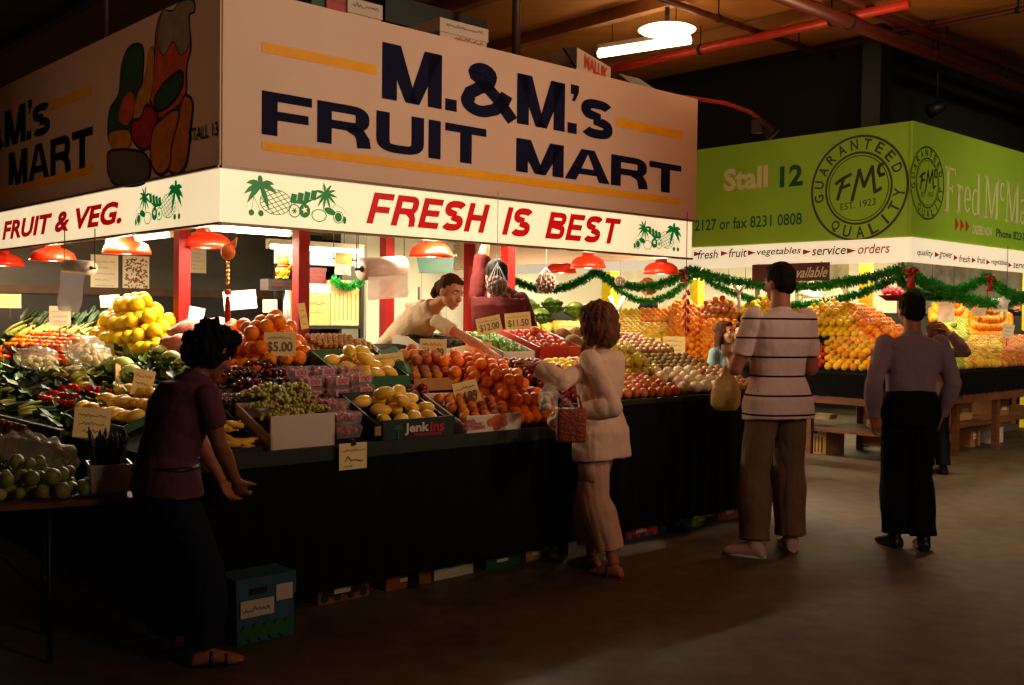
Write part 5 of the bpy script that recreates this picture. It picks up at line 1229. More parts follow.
# black shelf unit with cartons
a0, a1 = ab(303, 3.0), ab(364, 3.0)
zs = zz(333, 326, 3.0)
t = thing('shelf_unit', 'black shelf unit holding tan cartons behind the first post', 'shelf', W((a0+a1)/2, 3.2, 0))
for z in (zs-.03, .8, .3): part('shelf', MB(MF).box((a0-.1, 3.0, z), (a1, 3.45, z+.03)), m_blackm, t)
for a in (a0-.1, a1-.04): part('upright', MB(MF).box((a, 3.0, 0), (a+.04, 3.04, 2.1)).box((a, 3.41, 0), (a+.04, 3.45, 2.1)), m_blackm, t)
part('top_board', MB(MF).box((a0-.1, 3.0, zz(333, 264, 3.0)), (a1, 3.4, zz(333, 246, 3.0))), mat('glowing_white_board', (250, 242, 220), .5, .02, emit=.9), t)  # tube light reflected by the white board is put in as a glow
def carton(x0, x1, y0, y1, b, dep, m, label, stripes=None, txt=None, name='carton', xf=MF, tm=None):
    A_, B_ = ab(x0, b, (y0+y1)/2), ab(x1, b, (y0+y1)/2); zb, zt_ = zz((x0+x1)/2, y1, b), zz((x0+x1)/2, y0, b)
    t = thing(name, label, 'carton', W((A_+B_)/2, b+dep/2, zb))
    finish(part('box', MB(MF).box((A_, b, zb), (B_, b+dep, zt_)), m, t), .004)
    part('lid', MB(MF).box((A_-.006, b-.006, zt_-(zt_-zb)*.22), (B_+.006, b+dep+.006, zt_+.004)), tm or m, t)
    pl = Plane(W(0, b-.007, 0), U, (0,0,1)); d = Decal(pl); w_ = B_-A_; h_ = zt_-zb
    if stripes:
        for k in range(stripes): d.k = 1; d.poly(rectc(A_+w_*(.1+.8*k/stripes), A_+w_*(.1+.8*k/stripes)+w_*.03, zb+h_*.12, zb+h_*.72), m_bcard)
    else: scrib(d, A_+w_*.12, B_-w_*.2, zb+h_*.5, h_*.1, int(x0), m_pr); scrib(d, A_+w_*.12, B_-w_*.3, zb+h_*.3, h_*.07, int(x0)+1, m_pen)
    d.done('print', t)
    if txt: text(pl, txt, rectc(A_+w_*.15, B_-w_*.15, zt_-h_*.19, zt_-h_*.06), m_pen, t, .02)
    return t
carton(303, 330, 284, 325.5, 3.02, .36, m_tan, 'tan carton with pale lid left of the striped carton on the shelf', tm=m_wcard)
carton(331, 362, 281, 325.5, 3.03, .34, m_ycart, 'pale yellow carton with brown vertical stripes on the shelf', stripes=6)
carton(308, 326, 268, 283.4, 3.05, .3, m_mar, 'dark maroon carton on top of the tan carton')
garland(W(ab(332, 2.97), 2.97, zz(333, 278, 2.97)), W(ab(366, 2.97), 2.97, zz(366, 276, 2.97)), .10, .05, 'short green tinsel strand draped over the striped carton')
# produce-bag roll hanging in front
def roll(cx0, cy0, cx1, cy1, depth, r, label, sheet_to=None, m=None, drift=0, name='bag_roll', rod=True, sheet_side=1, hang=True, ddepth=0, zh=2.5):
    A_ = at_d(cx0, cy0, depth); B_ = at_d(cx1, cy1, depth+ddepth); ax = (B_-A_).normalized(); c = (A_+B_)/2; m = m or m_roll
    t = thing(name, label, 'roll', c); n = 28; y = ax.cross(V((0,0,1))).normalized(); up = y.cross(ax)
    rings = []
    for f_, rr_ in ((0, r*.28), (0, r), (1, r), (1, r*.28)): rings.append([A_.lerp(B_, f_)+(y*math.cos(2*PI*k/n)+up*math.sin(2*PI*k/n))*rr_ for k in range(n)])
    part('roll', MB().loft(rings, cap=False), m, t)
    part('core', MB().tube([A_-ax*.004, B_+ax*.004], r*.29, 16), m_core, t)
    if rod: part('spindle', MB().tube([A_-ax*.06, B_+ax*.03], r*.12, 10), m_blackm, t)
    if hang: part('hanger', MB().tube([A_-ax*.05, V(((A_-ax*.05).x, (A_-ax*.05).y, zh))], .004, 5).tube([B_+ax*.02, V(((B_+ax*.02).x, (B_+ax*.02).y, zh))], .004, 5), m_wire, t)
    if sheet_to:
        front = V((EYE.x-c.x, EYE.y-c.y, 0)).normalized(); sg = 1 if y.dot(front) > 0 else -1; ln = c.z-r*.7-at_d(cx0, sheet_to, depth).z
        rows = []
        for i in range(15):
            tt = i/14; off = y*sg*(r*1.01)-V((0,0,1))*ln*tt+ax*drift*tt; sq_ = 1-.25*abs(drift)*8*tt if drift else 1
            off += y*sg*(-r*.22)-up*r*.72; rows.append([c+off+ax*((u-.5)*(B_-A_).length*max(.35, sq_))+y*sg*.012*math.sin(u*9+tt*7)*tt for u in [k/10 for k in range(11)]])
        part('loose_sheet', MB().loft(rows, cap=False, closed=False), m_sheet, t)
    return t
m_roll = mat('roll_plastic', (240, 214, 200), .35, .1, 9, stretch=(1, 1, 6), spec=.6); m_core = mat('roll_core', (60, 48, 40), .7, .1); m_sheet = mat('glow_sheet_film', (250, 226, 200), .35, .05, 6, alpha=.86, emit=.12); m_proll = mat('paper_roll_side', (238, 224, 206), .7, .04)  # loose sheet's faint glow stands in for light coming through from behind
roll(362, 269, 402, 267, 7.5, .082, 'thick plastic bag roll hanging below the F of FRESH', 298, ddepth=.27, zh=2.5)
roll(91, 268, 66, 266, 7.55, .052, 'paper roll hung on two wires with torn sheet at left', 312, drift=.06, ddepth=.20, m=m_proll, zh=2.12)
roll(352, 260, 336, 259, 8.6, .055, 'small brown paper roll left of the thick bag roll', 275, m=m_ycart)
# scale with gold cat
m_gold = mat('gold_figure', (236, 176, 50), .22, .15, 20, metal=.8)
c = at_d(279, 285, 7.9); t = thing('hanging_scale', 'dark scale display on a steel post behind the corner oranges', 'scale', V((c.x, c.y, 1.25)))
part('display', MB().obox(c, U, VV, (0,0,1), .125, .06, .042), m_blackm, t); part('screen', MB().obox(c-VV*.061, U, VV, (0,0,1), .09, .002, .018), mat('screen_glass', (54, 30, 20), .2), t)
part('post', MB().tube([V((c.x+.06, c.y, 1.25)), V((c.x+.06, c.y, c.z-.04))], .028, 12), m_steel, t); part('base', MB().obox(V((c.x+.04, c.y, 1.235)), U, VV, (0,0,1), .18, .14, .02), m_steel, t)
g = c+V((.03, 0, .042)); t = thing('lucky_figurine', 'small gold beckoning cat standing on the dark scale display', 'figurine', g)
mb = MB().ball(g+V((0,0,.055)), (.055, .045, .06), 16, 12).ball(g+V((0,-.005,.135)), (.045, .04, .04), 16, 12)
for s in (-1, 1): mb.lathe([(.016, 0), (.009, .02), (.001, .034)], 8, g+V((s*.028, 0, .162))); mb.ball(g+V((s*.03, -.03, .012)), (.022, .03, .014), 10, 7)
mb.tube([g+V((.045, -.01, .08)), g+V((.075, -.02, .11)), g+V((.07, -.02, .155))], [.017, .015, .018], 8); mb.tube([g+V((-.04, -.02, .08)), g+V((-.03, -.045, .05))], [.016, .014], 8)
part('body', mb, m_gold, t)
part('collar', MB().lathe([(.040, -.004), (.046, 0), (.040, .006)], 16, g+V((0,-.003,.102))), m_lred, t)
for s in (-1, 1): part('eye', MB().ball(g+V((s*.015, -.042, .14)), .005, 6, 5), m_blackm, t)
# hanging charm
c = at_d(228, 252, 7.0); t = thing('hanging_charm', 'gold and red charm string with tassel hanging behind the bending shopper', 'ornament', c)
part('string', MB().tube([V((c.x, c.y, 2.5)), c-V((0,0,.36))], .003, 5), m_red2, t)
part('fish', MB().ball(c, (.05, .03, .055), 12, 8).prism([c+V((-.02,0,.04)), c+V((.06,0,.10)), c+V((.05,0,.03))], (0,.01,0)), mat('charm_orange', (220, 110, 50), .4, .3, 30), t)
for i in range(6): part('gold_bead', MB().ball(c-V((0,0,.075+.027*i)), (.014, .014, .012), 10, 6), m_gold, t)
part('red_bead', MB().ball(c-V((0,0,.27)), (.025, .02, .02), 10, 7), m_redi, t); part('tassel', MB().tube([c-V((0,0,.30)), c-V((0,0,.36)), c-V((0,0,.56))], [.012, .018, .022], 10), m_red2, t)
# red string at the right
c = at_d(686, 292, 9.6); t = thing('hanging_charm', 'red firecracker-like string hanging at the right end of the fruit mart', 'ornament', c)
part('string', MB().tube([V((c.x, c.y, 2.5)), c-V((0,0,.36))], .004, 5), m_red2, t)
for i in range(9): part('bead', MB().tube([c+V((.012*(-1)**i, 0, .02-.042*i)), c+V((.03*(-1)**i, 0, -.03-.042*i))], .014, 8), m_redi if i % 2 else m_red2, t)
# nets of nuts
m_nut = mat('brown_nut', (88, 50, 28), .6, .3, 20); m_string = mat('net_string', (190, 200, 200), .5, alpha=.8)
def nutnet(px, py, depth, r_, label, cone):
    c = at_d(px, py, depth); t = thing('nut_net', label, 'net bag', c); mb = MB(); rnd = random.Random(int(px)); k = 46
    for i in range(k):
        z = 1-2*(i+.5)/k; th = i*2.39996; s = math.sqrt(1-z*z); mb.ball(c+V((s*math.cos(th), s*math.sin(th), z))*r_*.86, r_*.22, 8, 6)
    mb.ball(c, r_*.8, 12, 8); part('nuts', mb, m_nut, t); mb = MB()
    top = c+V((0,0,r_*(2.3 if cone else 1.6)))
    for i in range(12):
        th = 2*PI*i/12; d_ = V((math.cos(th), math.sin(th), 0)); mb.tube([c+V((0,0,-r_*1.1)), c+d_*r_*.8-V((0,0,r_*.75)), c+d_*r_*1.12, c+d_*r_*.8+V((0,0,r_*.75)), top], .0013, 4)
    mb.tube([top, V((top.x, top.y, 2.5))], .003, 5); part('netting', mb, m_string, t)
nutnet(497, 286, 8.15, .08, 'net of brown nuts hanging before the man in maroon', True)
nutnet(546, 283, 9.4, .09, 'round net of walnuts hanging right of the second post', False)
nutnet(620, 281, 10.6, .05, 'small net of nuts hanging by the distant yellow post', False)
# teal bag under lamp
c = at_d(436, 263, 9.4); t = thing('wall_bin', 'teal bin fixed under the lamp above the attendant', 'bin', c)
part('bin', MB().loft([[c+V((x*s, y, z)) for x, y in ((-.17,-.06),(.17,-.06),(.17,.06),(-.17,.06))] for s, z in ((.85,-.09),(1,.05),(1.05,.06))], smooth=False), mat('teal_plastic', (70, 130, 120), .4), t)
part('rim', MB().box(c+V((-.19,-.07,.06)), c+V((.19,.07,.075))), m_white, t)
# counters inside the well: working bench with steel scale pan
a0, a1 = ab(318, 1.6), ab(360, 1.6)
t = thing('work_bench', 'dark work bench inside the stall behind the longans', 'bench', W(1.6, 1.9, 0))
part('top', MB(MF).box((.75, 1.6, 1.12), (2.1, 2.2, 1.16)), m_blackm, t)
for a in (.8, 2.05):
    for b in (1.65, 2.15): part('leg', MB(MF).box((a-.02, b-.02, 0), (a+.02, b+.02, 1.12)), m_blackm, t)
c = W(.98, 1.75, 1.16); t = thing('steel_pan', 'steel scale pan on the dark work bench', 'scale', c)
part('pan', MB().loft([[c+U*x*s+VV*y*s+V((0,0,z)) for x, y in ((-.17,-.12),(.17,-.12),(.17,.12),(-.17,.12))] for s, z in ((.8,.06),(1,.11),(1.03,.115),(.97,.11))], smooth=False), m_steel, t); part('base', MB().obox(c+V((0,0,.03)), U, VV, (0,0,1), .1, .08, .03), m_blackm, t)
# ---- cartons on the canopy roof
def rcarton(x0, x1, y0, y1, b, dep, m, label, txt=None):
    A_, B_ = ab(x0, b, (y0+y1)/2), ab(x1, b, (y0+y1)/2); zt_ = zz((x0+x1)/2, y0, b)
    t = thing('carton', label, 'carton', W((A_+B_)/2, b+dep/2, 3.42)); finish(part('box', MB(MF).box((A_, b, 3.42), (B_, b+dep, zt_)), m, t), .004)
    part('lid', MB(MF).box((A_-.008, b-.008, zt_-.1), (B_+.008, b+dep+.008, zt_+.004)), m, t)
    pl = Plane(W(0, b-.009, 0), U, (0,0,1)); d = Decal(pl); w_ = B_-A_; scrib(d, A_+w_*.1, B_-w_*.1, zt_-.05, .03, int(x0), m_pen); scrib(d, A_+w_*.3, B_-w_*.1, zt_-.14, .035, int(x0)+2, m_pr); d.done('print', t)
rcarton(348, 381, 2, 20, .12, .4, m_wcard, 'white printed carton on the canopy roof above the yellow band')
rcarton(327, 346, -4, 10, .14, .4, m_lred, 'red patterned carton beside the white carton on the roof')
rcarton(312, 326, -8, 8, .16, .4, m_gcard, 'green carton at the left of the roof cartons')
rcarton(440, 487, 24, 44, .14, .45, m_wcard, 'white flat carton with red print on the roof above the ampersand')
t = thing('crate_stack', 'dark green crates stacked on the canopy roof behind the cartons', 'crate', W(ab(420, .9), .9, 3.42))
q0, q1 = ab(383, .8), ab(483, .8)
for i in range(3): part('crate', MB(MF).box((q0, .8, 3.42+.24*i), (q1-.25*i*0, 1.4, 3.64+.24*i)), m_dkcard, t)
c = at_plane(585, 64, W(0, .08, 0), VV)
t = thing('carton', 'leaning white carton flap with orange MALUK lettering on the sign top', 'carton', V((c.x, c.y, 3.42)))
lo = W(loc(at_plane(566, 70, W(0, .08, 0), VV))[0], .08, 3.42); a0 = loc(lo)[0]; a1 = loc(at_plane(609, 70, W(0, .08, 0), VV))[0]; zt_ = zz(585, 57, .08)
part('box', MB(MF).prism([(a0+.1, .06, 3.42), (a1, .06, 3.42), (a1, .06, zt_-.04), (a0+.1, .06, zt_+.06)], (0, .3, 0)), m_wcard, t); part('flap', MB(MF).prism([(a0+.1, .05, zt_+.06), (a0+.1, .05, zt_-.12), (a0-.06, .05, zt_+.02)], (0, .02, 0)), m_blackm, t)
pl = Plane(W(0, .058, 0), U, (0,0,1)); text(pl, 'MALUK', [(a0+.2, zt_-.1), (a1-.04, zt_-.17), (a1-.04, zt_-.06), (a0+.2, zt_+.02)], m_redi, t, .04)
c = at_plane(652, 84, W(0, .2, 0), VV); t = solo('loose_sheet', MB(MF).prism([(loc(c)[0]-.22, .1, 3.57), (loc(c)[0]+.2, .1, 3.57), (loc(c)[0]+.05, .4, 3.80), (loc(c)[0]-.25, .4, 3.80)], (0, 0, .01)).box((loc(c)[0]-.05, .2, 3.42), (loc(c)[0], .25, 3.66)), mat('grey_sheet', (120, 112, 100), .6), 'grey sheet propped on the roof near the right end of the sign', 'sheet', V((c.x, c.y, 3.42)))
# ---- boxes under the front cloth and beside it
def fbox(x0, x1, ytop, ybot, b, dep, m, label, pic=None, txt=False, hgt=None):
    A_, B_ = ab(x0, b, ybot), ab(x1, b, ybot); zt_ = hgt or max(.06, zz((x0+x1)/2, ytop, b))
    t = thing('carton', label, 'carton', W((A_+B_)/2, b+dep/2, 0)); part('box', MB(MF).box((A_, b, .0), (B_, b+dep, zt_)), m, t)
    d = Decal(Plane(W(0, b-.001, 0), U, (0,0,1))); w_ = B_-A_
    if pic: 
        for k in range(7): d.k = k; d.disc((A_+w_*(.12+.76*k/6), .035+.025*(k % 2)), w_*.07, .028, pic)
    d.poly(rectc(A_+w_*.3, A_+w_*.62, zt_*.55, zt_*.85), m_wpap); scrib(d, A_+w_*.33, A_+w_*.6, zt_*.62, zt_*.14, int(x0), m_pen); d.done('print', t)
m_blue = mat('blue_carton', (40, 84, 104), .6, .15, 5); m_ora = mat('orange_brown_carton', (150, 74, 34), .7, .1)
fbox(318, 369, 585, 606, -1.5, .35, m_ora, 'brown carton peeping under the cloth, leftmost of the floor cartons', m_dkcard)
fbox(386, 431, 575, 595, -1.5, .35, m_ora, 'plain orange-brown carton under the cloth left of the flat tray')
fbox(434, 473, 567, 586, -1.49, .35, m_wcard, 'flat white tray edge under the cloth near the middle')
fbox(486, 520, 560, 578, -1.49, .35, m_gcard, 'flat green tray edge under the cloth left of the shopper in white')
fbox(526, 545, 555, 572, -1.49, .3, m_bcard, 'small tan carton under the cloth beside the shopper in white')
fbox(546, 566, 545, 566, -1.49, .35, m_ycart, 'pale yellow carton under the cloth behind the shopper in white', mg2)
fbox(625, 658, 527, 551, -1.49, .35, m_blue, 'blue and white carton under the cloth right of the shopper in white', m_redi)
fbox(660, 690, 524, 545, -1.49, .35, m_gcard, 'green and blue carton under the cloth in the middle right', m_blue)
fbox(692, 712, 518, 538, -1.49, .35, mat('lime_carton', (120, 150, 40), .6, .1), 'lime green carton under the cloth near its right end')
fbox(718, 742, 508, 530, -1.49, .35, m_ora, 'orange-brown carton under the right end of the cloth')
A_, B_ = ab(224, -1.72, 625), ab(281, -1.72, 625); zt_ = zz(250, 572, -1.72)
t = thing('carton', 'blue carton with white label standing on the floor behind the bending shopper', 'carton', W((A_+B_)/2, -1.64, 0))
finish(part('box', MB(MF).box((A_, -1.84, 0), (B_, -1.66, zt_)), m_blue, t), .004)
part('lid', MB(MF).box((A_-.006, -1.846, zt_-.10), (B_+.006, -1.655, zt_+.004)), m_blue, t)
d = Decal(Plane(W(0, -1.847, 0), U, (0,0,1))); w_ = B_-A_; d.poly(rectc(A_+w_*.05, A_+w_*.62, zt_*.42, zt_*.68), m_wcard); d.poly(rectc(A_+w_*.66, A_+w_*.95, zt_*.6, zt_*.85), m_wcard); d.poly(rectc(A_+w_*.2, A_+w_*.5, zt_*.76, zt_*.86), m_blackm)
for k in range(10): d.disc((A_+w_*(.08+.09*k), zt_*(.14+.08*(k % 2))), .028, .032, mg2)
scrib(d, A_+w_*.1, A_+w_*.55, zt_*.5, zt_*.08, 3, m_pen); d.done('print', t)
# ---- under the counter of stall 12
def ubox(px, y0, y1, wpx, depth, m, label, slats=False):
    c = at_d(px, y1, depth); w_ = wpx*depth/F; h_ = (y1-y0)*depth/F; zb = max(0, c.z) if c.z < .2 else c.z
    zb = 0 if abs(c.z) < .12 else (.332 if abs(c.z-.33) < .12 else c.z); t = thing('carton', label, 'carton', V((c.x, c.y, zb))); X_ = VV if px < 905 else U; Y_ = U if px < 905 else VV
    part('box', MB().obox(V((c.x, c.y, zb+h_/2))+Y_*.2, X_, Y_, (0,0,1), w_/2, .2, h_/2), m, t)
    part('lid', MB().obox(V((c.x, c.y, zb+h_*.88))+Y_*.2, X_, Y_, (0,0,1), w_/2+.006, .206, h_*.12), m, t)
    fr = V((c.x, c.y, zb))-Y_*.001; pl = Plane(V((fr.x, fr.y, 0))-Y_*.003, -VV if px < 905 else U, (0,0,1)); d = Decal(pl)
    if slats:
        for k in range(6): d.k = 1; x = -w_/2+w_*(.1+.14*k); d.poly(rectc(x, x+w_*.06, zb+h_*.1, zb+h_*.7), m_wood)
        d.poly(rectc(-w_*.15, w_*.15, zb+h_*.8, zb+h_*.9), m_blackm)
    else: d.poly(rectc(-w_*.3, w_*.2, zb+h_*.35, zb+h_*.6), m_wpap); scrib(d, -w_*.25, w_*.15, zb+h_*.42, h_*.12, int(px), m_pen)
    d.done('print', t)
ubox(814, 428, 455, 26, 11.75, m_tan, 'tan slatted carton under the near counter beside the striped shopper', True)
ubox(872, 402, 446, 20, 11.6, m_bcard, 'plain carton under the near counter left of the lilac shirt')
ubox(952, 432, 455, 24, 12.1, m_tan, 'tan carton on the floor just right of the lilac shirt')
ubox(975, 430, 452, 22, 12.7, m_bcard, 'brown carton on the floor under the far right counter')
ubox(998, 424, 447, 24, 13.1, m_wcard, 'white carton on the floor near the right picture edge')
ubox(965, 408, 428, 30, 12.6, m_tan, 'tan carton on the low shelf under the pears', False)
ubox(1004, 404, 420, 22, 13.3, m_bcard, 'brown carton on the low shelf at the right picture edge')
c = at_d(824, 416, 11.9); solo('paper_bundle', MB().obox(c, VV, U, (.3,0,1), .12, .08, .03), m_card, 'crumpled yellow paper on the low shelf under the red apples', 'paper', c)
# ---- stall 12 inside
def hroll(px, y0, y1, wpx, depth, label, side=False):
    if side: roll(px-wpx/2, y0+8, px+wpx/2, y0+7, depth, .085, label, y1, m=m_proll, zh=2.52)
    else: roll(px-wpx/2, y0+5, px+wpx/2, y0+5, depth, .06, label, y1, m=m_proll, zh=2.52)
hroll(812, 290, 322, 20, 13.3, 'white paper roll hanging over the lemons beside the striped shopper')
hroll(944, 288, 322, 16, 12.9, 'white paper roll hanging above the woman holding her head', True)
hroll(998, 297, 312, 14, 13.6, 'small white paper roll hanging at the far right', True)
hroll(738, 284, 292, 12, 14.2, 'tiny paper roll above the lemons behind the children')
card(833, 296, 20, 15, 'white card above the far lemon bank', None, 12.9, 0, .3, m=m_wpap, seed=40, stick=False); card(790, 338, 18, 14, 'pale pink card among the fruit beside the striped shopper', None, 11.9, 0, -.1, seed=41)
card(783, 348, 15, 10, 'tiny card behind the striped shirt', None, 11.8, 0, 0, seed=43); card(979, 312, 12, 8, 'small white card on the far orange mound', None, 12.4, 0, 0, m=m_wpap, seed=44); card(1008, 331, 10, 14, 'small card stuck beside the right orange mound', None, 12.5, 0, -.2, m=m_wpap, seed=45)
card(800, 318, 17, 12, 'orange card below the hanging paper roll', None, 12.1, 0, 0, seed=42)
# pale price stands like white stakes
for px, y0, y1, dp, lb in ((739, 285, 312, 13.0, 'white forked price stake over the far lemons'), (617, 296, 345, 10.2, 'white forked price stake beside the shopper in white'), (1004, 300, 320, 13.6, 'white stake near the right orange mound')):
    a = at_d(px, y1, dp); b = at_d(px, y0, dp); t = thing('price_stake', lb, 'stake', a)
    part('stake', MB().tube([a, b-(b-a)*.3], .02, 8), m_white, t); part('fork', MB().tube([b-(b-a)*.32, b+V((-.07,0,0))], .02, 8).tube([b-(b-a)*.32, b+V((.07,0,0))], .02, 8), m_white, t)
# greenery baskets
for i, (px, y, dp) in enumerate(((528, 308, 11.6), (552, 306, 11.9), (575, 310, 12.2), (540, 318, 11.2))):
    p = at_d(px, y+10, dp); lettuce(p, .16, m_leafd if i % 2 else m_leafm, m_leafm, ['dark leafy lettuce below the walnut net', 'bushy dark lettuce right of the walnut net', 'leafy lettuce behind the yellow card', 'low leafy lettuce beneath the walnut net'][i], None, 90+i)
# bench of yellow boxes beyond the well
a0, a1 = ab(540, 3.3), ab(640, 3.3)
t = thing('display_stand', 'far stand of greens and pale melons seen beyond the attendants', 'stand', W(4.1, 3.5, 0)); 
pA, pB = at_d(515, 330, 11.2), at_d(600, 330, 12.0)
part('stand_top', MB().bar(V((pA.x, pA.y, 1.32)), V((pB.x, pB.y, 1.32)), .8, .04), m_wood, t)
for q in (pA, pB): part('leg', MB().box((q.x-.03, q.y-.03, 0), (q.x+.03, q.y+.03, 1.30)), m_wood, t)
kind('melon', .075, [make_round('melon', .075, fz=.9, n=14, seed=31)], fm('pale_yellow_melon', (232, 214, 90), rnd=.1))
hh = lambda a, b: 1.34
la, lb_ = loc(pA), loc(pB)
ux, uy = (lb_[0]-la[0]), (lb_[1]-la[1]); nx, ny = uy/math.hypot(ux, uy)*.3, -ux/math.hypot(ux, uy)*.3
heap('melon', ((la[0]+nx, la[1]+ny), (lb_[0]+nx, lb_[1]+ny), (lb_[0]-nx, lb_[1]-ny), (la[0]-nx, la[1]-ny)), 'pale yellow melon on the far stand beyond the second post', 'melons on the far stand', h=hh, mound=.1)
# red bowl of fruit and hanging pot at far right
c = at_d(893, 296, 13.0); t = thing('fruit_bowl', 'red bowl piled with red fruit behind the yellow post', 'bowl', c); part('bowl', MB().lathe([(.08, -.06), (.17, 0), (.18, .01), (.15, 0)], 20, c), m_red2, t)
mb = MB(); rnd = random.Random(2)
for i in range(16): mb.ball(c+V((rnd.uniform(-.11,.11), rnd.uniform(-.1,.1), .03+rnd.random()*.06)), .04, 8, 6)
part('fruit', mb, m_lred, t)
# ================================================================ people
m_duck = mat('duckboard', (70, 46, 28), .8, .2, 4)
t = thing('floor_platform', 'raised timber duckboard inside the fruit mart where the attendants stand', 'platform', W(2.1, .7, 0))
for i in range(10): part('plank', MB(MF).box((.52, -.10+.155*i, .21), (3.7, .04+.155*i, .24)), m_duck, t)
for a in (.6, 2.1, 3.6): part('bearer', MB(MF).box((a-.04, -.10, 0), (a+.04, 1.42, .21)), m_duck, t)
def skin_mat(n, c): return mat(n, c, .5, .05, 12, sss=.0, spec=.35)
m_sk1 = skin_mat('skin_warm', (214, 150, 108)); m_sk2 = skin_mat('skin_tan', (178, 112, 76)); m_sk3 = skin_mat('skin_brown', (160, 100, 66))
m_eyew = mat('eye_white', (230, 224, 214), .3, .02); m_iris = mat('eye_dark', (30, 20, 14), .2, .1); m_lip = mat('lip_colour', (170, 84, 74), .5, .1)
def hairm(n, c): return mat(n, c, .7, .35, 30, stretch=(1, 1, .25), bump=.5, bscale=90, spec=.12)
def clothm(n, c, c2=None, b=.35): return mat(n, c, .85, .08, 5, bump=b, bscale=14, spec=.15, col2=c2)
BASE = dict(pelvis=(0,0,.96), waist=(0,.01,1.08), chest=(0,.01,1.28), neck=(0,-.005,1.46), head=(0,.03,1.635),
 sl=(-.18,-.01,1.42), el=(-.23,-.03,1.13), wl=(-.24,.05,.88), sr=(.18,-.01,1.42), er=(.23,-.03,1.13), wr=(.24,.05,.88),
 hl=(-.09,0,.92), kl=(-.10,.02,.50), al=(-.10,-.03,.085), tl=(-.12,.13,.03), hr=(.09,0,.92), kr=(.10,.02,.50), ar=(.10,-.03,.085), tr=(.12,.13,.03))
def union(mb, vox, it=3, wr=0, seed=0, fold=(1, 1, 1)):
    me = mb.mesh('tmp'); o = bpy.data.objects.new('tmp', me); COL.objects.link(o)
    md = o.modifiers.new('r', 'REMESH'); md.mode = 'VOXEL'; md.voxel_size = vox; md.use_smooth_shade = True
    sm = o.modifiers.new('s', 'SMOOTH'); sm.factor = .5; sm.iterations = it
    bpy.context.view_layer.update(); out = bpy.data.meshes.new_from_object(o.evaluated_get(bpy.context.evaluated_depsgraph_get()))
    bpy.data.objects.remove(o); bpy.data.meshes.remove(me)
    if wr:
        ns = [v.normal.copy() for v in out.vertices]
        for v, n in zip(out.vertices, ns):
            c = v.co; q = V((c.x*fold[0], c.y*fold[1], c.z*fold[2])); k = noise.noise(q*7+V((seed, 0, 0)))*.6+abs(noise.noise(q*13+V((0, seed, 0))))*.8-.25
            v.co = c+n*wr*k
    return out
